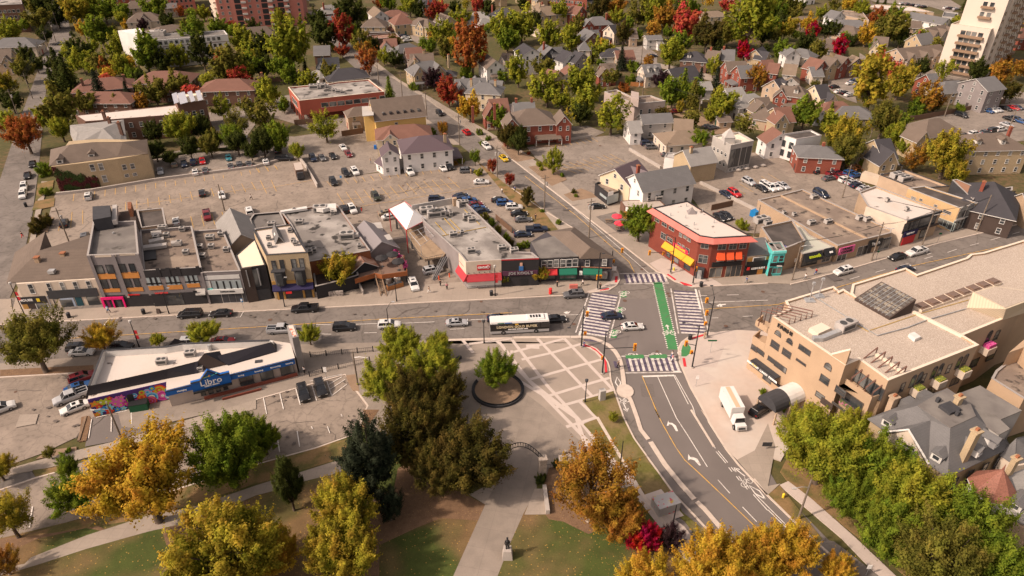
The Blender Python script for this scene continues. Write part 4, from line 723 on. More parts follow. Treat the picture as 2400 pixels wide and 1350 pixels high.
for s0,s1,l in(("E3 1320,800","E3 1370,940",'left'),("E3 1570,780","E3 1680,1010",'right')):
 w_=root('retaining_wall',G(pts(s0)[0]),f'{l} concrete side wall of the patio driveway','wall','concrete driveway side walls');b=MB();strip(b,GP(s0+' '+s1.split(' ',1)[1],0),.3,0,1.2);b.build('wall_body',M_CONC,w_)
c9=Bld('shop_block','long low block with a red and white convenience store corner, black grill front and stained flat roof','shop',"E4 1215,752 1308,868 F 1174.7,609 1263,605.5 1247,592 1205,590 1196,575 E4 1300,80 1225,40 640,175 750,330 960,520",base=(1,"E4 1310,1225"),wall=M_GREY,roofm=M_FLAT,par=.5)
H9=c9.H
c9.box(1,-.01,1,.01,.12,3.8,H9+.12,M_CREAM,'fascia');c9.box(0,0,1.02,.01,.12,3.8,H9+.12,M_CREAM,'fascia')
c9.awning(1,-.0,1,3.95,2.5,1.0,M_AWNR,'awning',.12);c9.awning(0,-.1,1.1,3.95,2.5,1.0,M_AWNR,'awning',.12)
c9.pbox(1,"E4 1452,905 1628,962",.13,.22,M_REDP,'sign_board');f,L=c9.fr(1);u0,z0=hits(f,pts("E4 1520,932")[0]);text(c9.r,f,u0,z0,"CIRCLE",.62,M_WTX,.27,bold=.03);u1,z1=hits(f,pts("E4 1597,925")[0])
b=MB();P_,U_,N_=f;b.hexa([(P_[0]+U_[0]*(u1+.38*math.cos(a))+N_[0]*.23,P_[1]+U_[1]*(u1+.38*math.cos(a))+N_[1]*.23,z1+.38*math.sin(a))for a in np.arange(0,6.2,.52)],[(P_[0]+U_[0]*(u1+.38*math.cos(a))+N_[0]*.28,P_[1]+U_[1]*(u1+.38*math.cos(a))+N_[1]*.28,z1+.38*math.sin(a))for a in np.arange(0,6.2,.52)]);b.build('sign_disc',M_WTX,c9.r);text(c9.r,f,u1,z1,"K",.5,M_REDP,.32,bold=.03)
c9.pbox(0,"E4 1225,850 1285,925",.13,.2,M_REDP,'sign_board');c9.box(1,0,1,.01,.08,.7,2.5,MATS_WHITE,'shopfront');c9.win(1,"E4 1330,1140 1450,1190",'wide',n=1,name='shop_window');c9.win(1,"E4 1470,1135 1585,1180",'wide',name='shop_window');c9.win(1,"E5 510,480 600,530",'wide',name='shop_window')
for k in range(7):u=.05+.15*k;c9.box(1,u,u+.02,.12,.4,4.3,4.4,M_BLACK,'lamp')
c9.box(2,0,1,.01,.14,.13,H9+.1,M_BLK,'fascia');c9.box(2,0,1,.14,.2,H9-.1,H9+.1,M_REDP,'trim');c9.box(2,.03,.97,.15,.3,3.1,4.2,mat('dark_violet_board',(.09,.03,.06),.7),'sign_board');f,L=c9.fr(2);text(c9.r,f,L*.52,3.65,"JOE KOOL'S",.95,M_METAL,.36,sx=1.1)
m_sk=mat('skin_tone_paint',(.6,.35,.25),.7);c9.pbox(2,"E5 950,210 985,270",.2,.3,m_sk,'wall_figure');c9.pbox(2,"E5 937,255 998,315",.2,.32,mat('blue_paint',(.04,.14,.35),.7),'wall_figure')
c9.win(2,"E5 790,430 940,520",'wide',M_BLACK,name='shop_window');c9.pbox(2,"E5 955,430 1060,535",.14,.18,M_BLACK,'door')
for s,k in(("E4 790,220",3),("E4 890,265",3),("E4 950,255",3),("E4 1320,290",1),("E4 1385,335",1),("E4 1140,530",1),("E4 1255,500",0),("E4 1375,745",1),("E5 700,35",1),("E5 870,75",1),("E4 1110,255",0),("E4 1035,190",0),("E4 1290,110",1)):ac(c9.r,s,H9-.5,k,.25)
b=MB();strip(b,GP("E4 590,118 1130,22 1220,75",H9+1.2),.3,H9-.5,1.7);b.build('rear_parapet',M_LGREY,c9.r)
b=MB()
for P_ in("E4 960,525 1570,405","E4 1020,290 1185,470","E4 1090,300 1250,460","E4 900,340 1050,500","E4 1280,170 1490,370"):strip(b,GP(P_,H9-.3),.12,H9-.4,.12)
b.build('roof_pipe',mat('gas_pipe_yellow',(.45,.30,.08),.7),c9.r)
p=G(pts("E4 1160,100")[0],H9);b=MB();b.box((*p,H9-.5),(1,1,2.2),.3);b.build('chimney',M_BRICKT,c9.r)
t8=root('roof_terrace',G(pts("E4 760,800")[0],3.6),'raised timber terrace with a red wall, pergola frame and outside stair beside the convenience store','terrace')
ZD=3.6;b=MB();b.prism(GP("E4 380,240 520,450 680,750 765,830 1005,790 1085,690 960,520 800,320",ZD),ZD-.5,ZD);b.build('deck',mat('terrace_boards',(.33,.24,.16),.9,[('noise',1.2,.75,.4,.7,.7)]),t8)
b=MB();P_=GP("E4 1005,770 1085,660 975,560 820,440 760,330 640,240",ZD+1);strip(b,[P_[1],P_[2],P_[3],P_[4],P_[5]],.2,ZD-.3,2.3);b.build('red_wall',M_REDP,t8)
RL=GP("E4 330,215 420,360 560,600 680,760 770,840 1010,790",ZD+.5);b=MB()
for z in(ZD+.15,ZD+1.05):b.tube([(*p,z)for p in RL],.05,4)
for i in range(len(RL)-1):
 n=int((Vector(RL[i+1])-Vector(RL[i])).length/.5)
 for j in range(n):p=lerp(RL[i],RL[i+1],j/n);b.tube([(*p,ZD),(*p,ZD+1.05)],.025,3)
b.build('railing',M_DARK,t8)
for s in("E4 400,430","E4 600,690","E4 710,830","E4 820,930"):p=G(pts(s)[0]);b=MB();b.box((*p,0),(.4,.4,ZD-.5));b.build('post',M_DARK,t8)
b=MB();CR=GP("E4 565,480 870,360 968,470 710,655",ZD+2.6);g2=ZD+2.6
for i in range(4):b.tube([(*CR[i],g2),(*CR[(i+1)%4],g2)],.07,4)
for t in(.33,.66):b.tube([(*lerp(CR[0],CR[1],t),g2),(*lerp(CR[3],CR[2],t),g2)],.06,4);b.tube([(*lerp(CR[1],CR[2],t),g2),(*lerp(CR[0],CR[3],t),g2)],.06,4)
for p in CR:b.tube([(*p,ZD),(*p,g2)],.06,4)
b.build('pergola',M_METAL,t8)
for s0,s1 in(("E4 1010,800","E4 862,1095"),("E4 1060,810","E4 905,1105")):p,q=G(pts(s0)[0],ZD),G(pts(s1)[0],0);b=MB();b.tube([(*p,ZD-.1),(*q,.1)],.12,4);b.tube([(*p,ZD+.9),(*q,1.0)],.06,4);b.build('stair_rail',M_METAL,t8)
b=MB();p0,q0=lerp(G(pts("E4 1010,800")[0],ZD),G(pts("E4 1060,810")[0],ZD),.5),lerp(G(pts("E4 862,1095")[0]),G(pts("E4 905,1105")[0]),.5)
for i in range(18):t=i/17;b.box((*lerp(p0,q0,t),ZD*(1-t)),(1.0,.3,.06),R(-55))
b.build('stair_tread',M_DARK,t8)
t9=root('canopy_tent',G(pts("E4 500,300")[0],5),'big white peaked canopy roof on red posts over the rear of the terrace','canopy');ZE=ZD+2.8
a_,b_,c_,d_=Q3("E4 290,170 500,70 812,300 518,448",ZE);ap=Q3("E4 498,80 615,205",[ZE+.3,ZE+2.3]);facefan('canopy_roof',[[a_,d_,ap[1],ap[0]],[d_,c_,ap[1]],[c_,b_,ap[0],ap[1]],[b_,a_,ap[0]]],mat('white_canvas',(.74,.71,.69),.7,[('noise',.5,.93,.4,.7,.6)]),t9,um=M_REDP)
b=MB();b.tube([a_,b_,c_,d_,a_],.12,4);b.build('red_valance',M_REDP,t9)
for q in(a_,b_,c_,d_):b=MB();b.tube([(q[0],q[1],0),q],.12,5);b.build('post',M_REDP,t9)
c10=Bld('corner_building','charcoal two storey corner building with green awnings, half flat roof and half brown hip roof','shop',"E5 1222,158 1780,130 F 1364,612.5 F 1430,604.8 F 1345,533 F 1282,543 E5 1070,10 F 1243,567",base=(2,"E5 1800,520"),wall=wallm('charcoal_brick',(.065,.06,.068)),flat=False)
HC_=6.3;c10.P=[G(p,HC_)for p in pts("E5 1222,158 1795,125 2260,150 F 1345,533 F 1282,543 F 1243,567")];b=MB();b.prism(c10.P,0,HC_);b.build('wall',c10.wall,c10.r)
b=MB();b.prism(GP("E5 1235,150 1790,120 F 1310,550 F 1245,567",HC_+.25),HC_+.003,HC_+.25);b.build('flat_roof',M_FLATG,c10.r)
e1,e2,e3,e4,r1,r2=Q3("E5 1790,160 2300,150 B3 580,842 320,885 545,880 730,1030",[HC_,HC_,HC_,HC_,HC_+2.3,HC_+2.6]);e5=Q3("E5 1780,125",HC_+.3)[0]
facefan('roof',[[e1,e2,r2],[e2,e3,r1,r2],[e3,e4,r1],[e4,e5,e1,r2,r1]],M_ROOFB,c10.r,.05)
c10.P=[G(p,HC_)for p in pts("E5 1222,158 1795,140")]+[G(p,HC_)for p in pts("E5 2260,155 F 1345,533 F 1282,543 F 1243,567")]
c10.win(0,"E5 1255,190 1320,285",'sash');c10.win(0,"E5 1342,185 1408,280",'sash');c10.win(0,"E5 1430,178 1495,275",'sash');c10.win(0,"E5 1522,175 1588,272",'sash');c10.win(0,"E5 1610,170 1675,268",'sash');c10.win(0,"E5 1697,165 1762,262",'sash');c10.win(1,"E5 1875,180 1928,262",'sash');c10.win(1,"E5 2112,170 2168,250",'sash')
c10.awning(0,.08,.45,3.5,2.6,1.0,M_REDP,'awning')
c10.awning(0,.5,.94,3.5,2.5,1.0,M_GRN,'awning');c10.awning(1,.12,.70,3.5,2.5,1.0,M_GRN,'awning');c10.box(0,0,1,.01,.1,3.75,3.95,mat('copper_trim',(.32,.15,.09),.7),'trim');c10.box(1,.05,.98,.01,.12,3.75,3.95,MATS['copper_trim'],'trim')
c10.shop(0,.08,.42,m=M_BLACK);c10.shop(0,.52,.94,m=M_GRN);c10.shop(1,.12,.9,m=M_BLACK);c10.pbox(1,"E5 1787,325 1827,385",.1,.16,M_WTX,'sign_board')
for s in("B3 553,898","B3 607,940","B3 660,983"):p=G(pts(s)[0],7.8);b=MB();b.box((*p,7.2),(.4,.4,.7));b.build('roof_vent',MATS_WHITE,c10.r)
M_RED=brickm('deep_red_brick',(.215,.05,.033));M_COR=mat('salmon_tin_cornice',(.55,.16,.13),.7,[('noise',.6,.85,.45,.7,.7),('wave',1.2,.9,.6,1,.5,'X')])
c11=Bld('brick_building','three storey red brick corner building with a salmon cornice, white roof and long yellow awning','shop',"E6 840,560 1035,590 1560,560 1210,380 1130,350 665,68 180,165",base=(1,"E6 925,1160"),wall=M_RED,roofm=M_FLATW,par=.12,capm=M_BLACK)
P=c11.P if area(c11.P)>0 else c11.P[::-1];PP=inset(P,-.95);IN=inset(P,.02);b=MB();n=len(P);H=c11.H
i_front=[]
for i in range(n):
 j=(i+1)%n;m_=Vector(P[i])/2+Vector(P[j])/2
 f,L=frame(P[i],P[j],cen_in(P,i))
 if Vector(f[2]).dot(m_)<0:b.hexa([(*P[i],H-1.15),(*P[j],H-1.15),(*PP[j],H-1.15),(*PP[i],H-1.15)],[(*P[i],H-.02),(*P[j],H-.02),(*PP[j],H-1.05),(*PP[i],H-1.05)])
b.build('cornice',M_COR,c11.r)
for r_,st in(("E6 860,655 960,740",'wide'),("E6 830,820 940,945",'wide')):c11.win(0,r_,'grid',mat('grey_frame',(.32,.29,.26),.6))
gf=MATS['grey_frame']
for r_ in("E6 1105,670 1205,745","E6 1260,660 1355,738","E6 1405,650 1490,728","E6 1090,850 1175,910","E6 1235,845 1320,905","E6 1375,835 1450,895"):c11.win(1,r_,'grid',gf)
m_oa=mat('orange_red_awning',(.75,.10,.03),.7)
for r_ in((.19,.41),(.45,.65),(.70,.87)):c11.awning(1,r_[0]-.02,r_[1]-.03,c11.H-3.9,c11.H-5.4,.9,m_oa,'window_awning',.05)
c11.pbox(1,"E6 1015,930 1415,965",.02,.25,M_BLACK,'sign_board');c11.win(1,"E6 980,1010 1140,1130",'wide',M_TAN,name='shop_window');c11.win(1,"E6 1210,985 1410,1120",'wide',M_TAN,name='shop_window')
LS=6
for r_ in("E6 215,285 270,375","E6 315,340 375,440","E6 410,400 480,500","E6 558,495 590,580","E6 620,525 650,600","E6 675,560 710,645","E6 300,500 360,620","E6 385,560 455,660","E6 535,650 570,740","E6 595,680 620,750","E6 650,720 690,810"):c11.win(LS,r_,'grid',gf)
f,L=c11.fr(LS);u0,z0=hits(f,pts("E6 345,710")[0]);u1,z1=hits(f,pts("E6 760,960")[0]);ua,ub=sorted((u0/L,u1/L));c11.awning(LS,ua,ub,4.3,3.2,1.1,mat('yellow_awning',(.66,.33,.02),.7),'awning',.2)
u2,z2=hits(f,pts("E6 470,730")[0]);u3,z3=hits(f,pts("E6 670,840")[0]);b=MB();ua,ub=sorted((u2,u3));b.obox(f,ua,ub,.05,.18,4.5,5.5);b.build('sign_board',mat('pink_sign',(.7,.04,.10),.6),c11.r);text(c11.r,f,(ua+ub)/2,5.0,"DOLLARS",.8,M_YTX,.22)
for r_ in("E6 380,780 420,860","E6 480,850 540,950"):c11.win(LS,r_,'wide',M_DARK,name='shop_window')
c11.win(LS,"E6 625,940 700,1050",'wide',M_DARK,name='shop_window');f,L=c11.fr(0);b=MB();b.obox(f,L*.15,L*.75,.02,.9,.1,2.9);dr=b.build('entrance_porch',M_DARK,c11.r);b=MB();b.obox(f,L*.3,L*.6,.9,.94,.15,2.5);b.build('door',M_METAL,dr)
p=G(pts("E6 725,225")[0],c11.H);b=MB();b.hexa([(p[0]-1,p[1]-1,c11.H-.1),(p[0]+1,p[1]-1,c11.H-.1),(p[0]+1,p[1]+1,c11.H-.1),(p[0]-1,p[1]+1,c11.H-.1)],[(p[0]-.1,p[1]-.1,c11.H+1.3),(p[0]+.1,p[1]-.1,c11.H+1.3),(p[0]+.1,p[1]+.1,c11.H+1.3),(p[0]-.1,p[1]+.1,c11.H+1.3)]);b.build('skylight',M_GREY,c11.r)
for s in("E6 650,140","E6 430,270","E6 640,305","E6 760,400","E6 1040,370","E6 880,210"):p=G(pts(s)[0],c11.H);b=MB();b.tube([(*p,c11.H-.1),(*p,c11.H+.7)],.1,6);b.build('roof_vent',M_METAL,c11.r)
c12=Bld('shop_building','narrow sushi shop with a grey shingle front roof between the red brick and turquoise shops','shop',"E6 1510,850 1865,810 1740,590 1600,560",base=(0,"E6 1480,1125"),wall=M_BRICKT,flat=False)
b=MB();b.prism(c12.P,0,c12.H-.1);b.build('wall',c12.wall,c12.r);sp=Q3("E6 1490,860 1880,825 1745,575 1570,590",[c12.H-.2,c12.H-.2,c12.H+2.0,c12.H+2.0]);facefan('roof',[sp],M_ROOFG,c12.r,.15)
c12.pbox(0,"E6 1590,860 1755,935",.03,.1,M_WTX,'window_frame');c12.pbox(0,"E6 1600,868 1745,930",.1,.12,M_GLASS,'window');c12.box(0,.02,.98,.01,.25,2.9,3.9,M_BLACK,'sign_board');c12.text(0,"E6 1650,1003","OZEN SUSHI",.62,M_WTX,.3,bold=.03);c12.pbox(0,"E6 1500,990 1530,1030",.26,.3,M_RTX,'sign_mark');c12.pbox(0,"E6 1765,980 1815,1010",.26,.3,M_RTX,'sign_mark');c12.box(0,0,1,.01,.1,.1,2.9,M_BLACK,'shopfront');c12.win(0,"E6 1480,1040 1640,1110",'wide',M_BLACK,name='shop_window');c12.pbox(0,"E6 1650,1030 1710,1095",.1,.14,M_ORG,'poster')
for r_ in("E6 1520,870 1575,955","E6 1765,850 1800,930"):c12.pbox(0,r_,.01,.06,M_GOLD,'panel')
c13=Bld('turquoise_shop','narrow turquoise two storey shop front with a white crown moulding','shop',"E6 1870,775 2058,765 1990,640 1800,650 1760,575 1745,600",base=(1,"E6 1990,1120"),wall=M_TEAL,roofm=M_FLATG,par=.2)
for r_ in("E6 1880,840 1925,925","E6 1965,835 2010,915"):c13.win(0,r_,'sash',M_TEAL)
c13.box(0,0,1,.01,.3,c13.H-.5,c13.H+.1,mat('light_turquoise',(.2,.7,.66),.6),'cornice');c13.box(0,0,1.05,.01,.2,2.9,3.7,M_BLACK,'sign_board');c13.text(0,"E6 1955,975","Olivia",.55,M_WTX,.24);c13.win(0,"E6 1865,1010 1980,1080",'wide',M_TEAL,name='shop_window');c13.door(0,.18,1,2.3,M_BRN)
c14=Bld('brick_building','narrow tan brick two storey building with a dark roof terrace next to the turquoise shop','shop',"E7 185,395 700,190 F 1858,516 F 1784,532",base=(0,"E7 265,850"),wall=M_BRICKT,flat=True,roofm=M_FLATD,par=.4)
c14.P=[G(p,c14.H)for p in pts("E7 345,300 700,190")]+[G(p,c14.H)for p in pts("F 1858,516 F 1784,532")]
b=MB();f,L=frame(G(pts("E7 375,300")[0],c14.H),G(pts("E7 185,200")[0],c14.H),G(pts("E7 500,150")[0],c14.H));b.obox(f,0,L,.05,.12,c14.H-1.5,c14.H-.1);b.build('mural_panel',mat('blue_mural',(.08,.09,.40),.7,[('noise',1.5,(.45,.5,.8),.5,.6,.8),('noise',1.1,(.6,.1,.3),.6,.66,.7)]),c14.r)
c14.win(0,"E7 440,350 560,500",'wide',M_BLACK);c14.box(0,.05,.98,.01,.12,.1,3.2,M_BLACK,'shopfront');c14.pbox(0,"E7 405,550 510,580",.13,.2,M_WTX,'lettering')
ac(c14.r,"E6 1690,370",c14.H-.3,3,.4);ac(c14.r,"E6 1790,400",c14.H-.3,1,.4)
c15=Bld('shop_building','low shop with a pale sloping roof and twin black shop awnings, one with lime lettering','shop',"E7 640,450 1250,320 F 1897,551 F 1868,520 F 1848,512 F 1858,560",base=(1,"E7 1215,600"),wall=M_TAN,roofm=mat('pale_green_roof',(.45,.45,.38),.8,[('noise',.3,.9,.4,.7,.6)]),par=.1)
c15.awning(0,.05,.60,4.2,2.6,1.2,M_BLACK,'awning',.15);c15.awning(0,.66,.98,4.4,2.9,1.2,M_BLACK,'awning',.15);f,L=c15.fr(0);m_lime=mat('lime_letters',(.42,.5,.02),.6)
t_=text(c15.r,f,L*.33,3.55,"smooth",1.1,m_lime,.95,rot=R(50),bold=.03);t_=text(c15.r,f,L*.82,3.8,"oo",.9,M_WTX,.9,rot=R(50),bold=.05)
c15.shop(0,.05,.55,m=M_BLACK);c15.shop(0,.68,.95,m=M_LGREY)
HK=5.2
c16=Bld('shop_block','long low tan brick block with a pink cookie sign and a black shop sign','shop',"E7 1310,290 2300,50 B4 1150,870 320,492 115,545 B3 2290,590 E7 830,20",H=None,base=(0,"E7 1220,600"),wall=M_BRICKT,roofm=M_FLATB,par=.3)
f,L=c16.fr(0);HK=c16.H;u0,z0=hits(f,pts("E7 1465,355")[0]);P_,U_,N_=f
b=MB();b.obox(f,u0-2.4,u0+2.4,.1,.3,z0-.95,z0+.9);b.build('sign_board',mat('bubblegum_pink',(.72,.14,.34),.6),c16.r);text(c16.r,f,u0,z0+.42,"CRAIG'S",.85,M_BLACK,.34,bold=.03);text(c16.r,f,u0,z0-.42,"COOKIES",.85,M_BLACK,.34,bold=.03)
c16.win(0,"E7 1310,450 1450,540",'wide',name='shop_window');c16.win(0,"E7 1690,320 1830,460",'wide',M_LGREY,name='shop_window');u1,z1=hits(f,pts("E7 2000,230")[0]);b=MB();b.obox(f,u1-2.2,u1+2.2,.02,.4,z1-1.0,z1+1.0);b.build('sign_board',M_BLACK,c16.r);text(c16.r,f,u1,z1,"Tipsy's",1.0,M_WTX,.44);c16.win(0,"E7 2110,170 2260,320",'wide',M_LGREY,name='shop_window');c16.box(0,.56,.70,.01,.05,.1,2.6,M_BLACK,'door')
for s,k in(("B4 400,820",1),("B4 555,810",1),("B4 425,580",1),("B4 850,775",1),("B4 920,790",1),("B4 145,725",0),("B4 240,740",0)):ac(c16.r,s,HK-.3,k,.35)
b=MB();strip(b,GP("B4 115,545 925,950",HK),.3,HK-.3,.45);b.build('roof_divider',M_BRICKT,c16.r)
c17=Bld('shop_building','two storey block with a blank cream side wall, white roof and red wine shop sign','shop',"E8 280,680 910,490 B4 1610,690 1000,462 850,517 930,650",H=None,base=(0,"E8 125,1145"),wall=M_BRICKT,roofm=M_FLATW,par=.4)
c17.P=[G(p,c17.H)for p in pts("E8 280,680 905,500 B4 1000,462 850,517 935,650")]
f,L=frame(c17.P[0],G(pts("B4 915,650")[0],c17.H),c17.c);b=MB();b.obox(f,0,L,.02,.1,0,c17.H+.05);b.build('side_render',M_CREAM,c17.r)
for r_ in("E8 235,740 300,870","E8 325,715 385,840","E8 405,690 465,810","E8 520,650 660,780","E8 710,620 770,730"):c17.win(0,r_,'sash',M_DARK)
c17.box(0,0,1,.01,.3,c17.H-.3,c17.H+.12,M_BLACK,'cornice');c17.box(0,.02,.42,.01,.3,2.6,4.0,M_NAVY,'sign_board');f,L=c17.fr(0);text(c17.r,f,L*.2,3.4,"UNIWAY",.7,M_WTX,.36);c17.box(0,.05,.40,.01,.2,.2,2.6,M_REDP,'shopfront');c17.win(0,"E8 230,1010 350,1080",'wide',M_REDP,name='shop_window');c17.shop(0,.55,.78,m=M_BLACK);c17.box(0,.45,1,.01,.6,3.6,3.9,M_BRN,'canopy')
for s,k in(("B4 1285,690",0),("B4 1105,605",0)):ac(c17.r,s,c17.H-.3,k,.35)
c18=Bld('brick_building','yellow brick two storey building with a dark flat roof and a grey framed glass corner shop','shop',"E8 1235,450 1560,355 600,50 300,90",H=None,base=(0,"E8 1070,885"),wall=brickm('golden_brick',(.56,.38,.20)),roofm=M_FLATD,par=.25,capm=M_LGREY)
for r_ in("E8 1220,510 1310,600","E8 1350,470 1440,570"):c18.win(0,r_,'arch',M_LGREY)
for r_ in("E8 940,470 1070,570","E8 775,380 820,430","E8 510,270 550,320","E8 360,230 430,300"):c18.win(3,r_,'sash',M_LGREY)
c18.win(0,"E8 1130,680 1300,840",'wide',mat('pale_green_frame',(.4,.46,.44),.6),name='shop_window');c18.win(3,"E8 860,620 1010,800",'wide',MATS['pale_green_frame'],name='shop_window');c18.win(3,"E8 1020,680 1110,860",'wide',MATS['pale_green_frame'],name='shop_window');c18.box(0,0,.5,.01,.3,3.3,3.7,M_LGREY,'sign_board')
c19=Bld('flat_block','long low tan block with a gravel roof and dark parapet behind the yellow brick building','commercial building',"B4 1370,488 1690,462 1270,308 1040,358",H=5.5,wall=M_TAN,roofm=M_FLATB,par=.6,capm=M_DARK)
for s in("B4 1190,385","B4 1265,415"):ac(c19.r,s,4.9,3,.35)
c20=Bld('restaurant_building','low restaurant with a roof terrace railing beside the yellow brick building','restaurant',"E8 1470,540 1880,430 1760,370 1620,290 1200,220 E8 1500,360",H=4.4,wall=M_BRICKT,roofm=M_FLATB,par=.2)
c20.win(0,"E8 1480,640 1570,720",'wide',M_GOLD,name='shop_window');c20.pbox(0,"E8 1545,545 1650,590",.03,.15,M_GOLD,'sign_board');f,L=c20.fr(0);b=MB();P_,U_,N_=f
for z in(4.6,5.4):b.obox(f,0,L,-.15,-.1,z,z+.05)
for i in range(20):b.obox(f,L*i/20,L*i/20+.04,-.15,-.1,4.4,5.4)
b.build('railing',M_METAL,c20.r)
c21=Bld('plant_building','slate grey windowless box with a copper edged roof in front of the dark hip roof','annex',"B4 1910,590 1970,490 1760,400 1715,405",H=7.5,wall=M_DARK,roofm=mat('copper_roof',(.30,.16,.10),.8),par=.1)
h22=house("E8 1640,-80 2080,10",17,5.6,11,'hip',M_BRN,M_ROOFD,'large dark hip roofed restaurant near the right edge with a black street balcony',cat='restaurant',name='restaurant_building',chim=((.35,-3,.5,M_BRICKR),),ext=-4)
b=Bld('balcony_front','black balcony front with a copper edge attached to the dark hip roofed restaurant','restaurant',"E8 1910,205 2190,125 2190,60 1820,110",H=6.6,wall=M_BLK,roofm=M_FLATD,par=.3)
b.win(0,"E8 1930,230 2170,330",'wide',M_BLACK);b.box(0,.15,.6,.02,.1,.2,2.6,M_REDP,'door');b.box(0,.0,1.2,.3,1.6,2.9,3.2,M_BLACK,'canopy');f,L=b.fr(0);q=MB();P_,U_,N_=f;q.hexa([(P_[0]-U_[0]*1.5+U_[0]*.9*math.cos(a)+N_[0]*1.5,P_[1]-U_[1]*1.5+U_[1]*.9*math.cos(a)+N_[1]*1.5,3.4+.9*math.sin(a))for a in np.arange(0,6.2,.5)],[(P_[0]-U_[0]*1.5+U_[0]*.9*math.cos(a)+N_[0]*1.7,P_[1]-U_[1]*1.5+U_[1]*.9*math.cos(a)+N_[1]*1.7,3.4+.9*math.sin(a))for a in np.arange(0,6.2,.5)]);q.build('round_sign',mat('cyan_sign',(.02,.35,.5),.5),b.r)
h23=house("F 2400,452 2450,448",8,5,8.5,'gable',M_BRICKT,M_ROOFG,'weathered grey gabled building cut by the right edge of the photo',cat='commercial building',name='commercial_building',wins=False)
HB=hgt((1776.7,886),(1811,742))
fA,LA=frame(G(pts('C4 40,400')[0],HB),G(pts('C4 590,770')[0],HB),G(pts('C4 1100,400')[0],HB));uC,zC=hits(fA,pts('C4 765,722')[0]);B2=(fA[0][0]+fA[1][0]*uC,fA[0][1]+fA[1][1]*uC);pB2=proj(*B2,HB)
o1=Bld('office_block','large peach stucco office block with a gravel roof, arched windows and a tilted glass skylight','office building',f"C4 40,400 F {pB2[0]},{pB2[1]} C4 850,805 1120,1000 1960,670 1810,580 2180,430 2382,290 2650,200 2650,-60 B4 2382,965 2000,1082 1885,1095 1845,1130 1385,1285 1280,1225 870,1350 C4 785,105 770,190 830,235 700,150 660,170 610,125 160,262 200,330",H=HB,wall=M_PEACH,roofm=M_GRAVEL,par=.35,capm=mat('cream_coping',(.66,.56,.45),.8),capw=.35)
PB=o1.P;b=MB();q_=[(LA,HB+.1),(uC,HB+.1),(uC,zC),];b.hexa([(fA[0][0]+fA[1][0]*u+fA[2][0]*.01,fA[0][1]+fA[1][1]*u+fA[2][1]*.01,z)for u,z in q_],[(fA[0][0]+fA[1][0]*u-fA[2][0]*.35,fA[0][1]+fA[1][1]*u-fA[2][1]*.35,z)for u,z in q_]);b.build('raked_parapet',M_PEACH,o1.r);b=MB();b.tube([(fA[0][0]+fA[1][0]*u-fA[2][0]*.17,fA[0][1]+fA[1][1]*u-fA[2][1]*.17,z+.1)for u,z in(q_[0],q_[2])],.25,4);b.build('raked_coping',mat('cream_coping',(.66,.56,.45),.8),o1.r)
m_df=mat('bronze_frame',(.09,.07,.06),.5)
for r_ in("H1 340,330 405,405",):o1.win(0,"H1 345,355 405,400",'arch',m_df)
o1.win(0,"H1 470,430 525,490",'arch',m_df);o1.win(0,"H1 870,690 935,765",'arch',m_df)
for r_ in("H1 310,430 380,550","H1 430,515 505,635","H1 830,790 905,920","H1 990,910 1080,1045","H1 780,970 860,1080"):o1.win(0,r_,'sash',m_df)
for r_ in("H1 600,475 715,605","H1 570,625 670,715","H1 275,600 340,690","H1 345,650 460,790","H1 945,1085 1100,1200"):o1.win(0,r_,'wide',m_df)
o1.pbox(0,"H1 840,1030 940,1180",.02,.08,M_BRN,'panel')
f,L=o1.fr(0);u,z=hits(f,pts("H1 455,325")[0]);text(o1.r,f,u,z,"FARHI",1.08,M_BLACK,.2,sx=1.15,bold=.04)
b=MB();u0,z0=hits(f,pts("H1 60,600")[0]);u1,z1=hits(f,pts("H1 400,840")[0]);ua,ub=sorted((u0,u1));b.obox(f,-1.2,ub,.1,1.4,3.7,3.95);b.obox(f,-1.2,ub,1.3,1.5,2.9,3.95);cn=b.build('shop_canopy',M_DARK,o1.r);text(o1.r,f,(ua+ub)/2+1,3.4,"BREAKFAST  LUNCH  DINNER",.55,M_WTX,1.56,bold=.02);text(o1.r,f,-.0,3.45,"EDEN",.5,M_YTX,1.56)
for r_ in("H1 100,480 145,560","H1 150,510 225,610"):o1.win(0,r_,'wide',m_df)
o1.win(0,"H1 225,780 300,900",'wide',m_df,name='shop_window');o1.pbox(0,"H1 330,830 420,930",.6,.7,M_BLACK,'menu_board')
def barrel(fr,u,w,d,z,h,m,nm,rt,m2=None,split=None):
 P_,U_,N_=fr;n=10
 def X(a,o):return(P_[0]+U_[0]*(u+w/2*math.cos(a))+N_[0]*o,P_[1]+U_[1]*(u+w/2*math.cos(a))+N_[1]*o,z+h*math.sin(a))
 b=MB()
 for o0,o1_,mi in((.02,split or d,0),)+(((split,d,1),)if split else()):
  for i in range(n):a,c=math.pi*i/n,math.pi*(i+1)/n;b.face([X(a,o0),X(a,o1_),X(c,o1_),X(c,o0)],mi)
 b.face([X(math.pi*i/n,d)for i in range(n+1)],1 if split else 0)
 return b.build(nm,[m,m2 or m],rt)
u,z=hits(f,pts("H1 560,900")[0]);barrel(f,u+.6,4.2,7.2,2.9,2.0,MATS_WHITE,'barrel_canopy',o1.r,M_DARK,3.6);
for du in(-1.6,2.6):
 for o in(3.6,6.9):b=MB();b.obox(f,u+du,u+du+.25,o,o+.25,0,2.9);b.build('canopy_post',M_TAN,o1.r)
u,z=hits(f,pts("H1 740,1150")[0]);barrel(f,u+.4,2.6,1.8,2.5,1.1,M_DARK,'door_canopy',o1.r);u,z=hits(f,pts("H1 930,1230")[0]);barrel(f,u,2.2,1.6,2.5,1.0,M_DARK,'door_canopy',o1.r)
ZT=HB-3.4;T=GP("C4 700,965 970,1152 1095,1112",ZT);C_,CI,D_=PB[1],PB[2],PB[3]
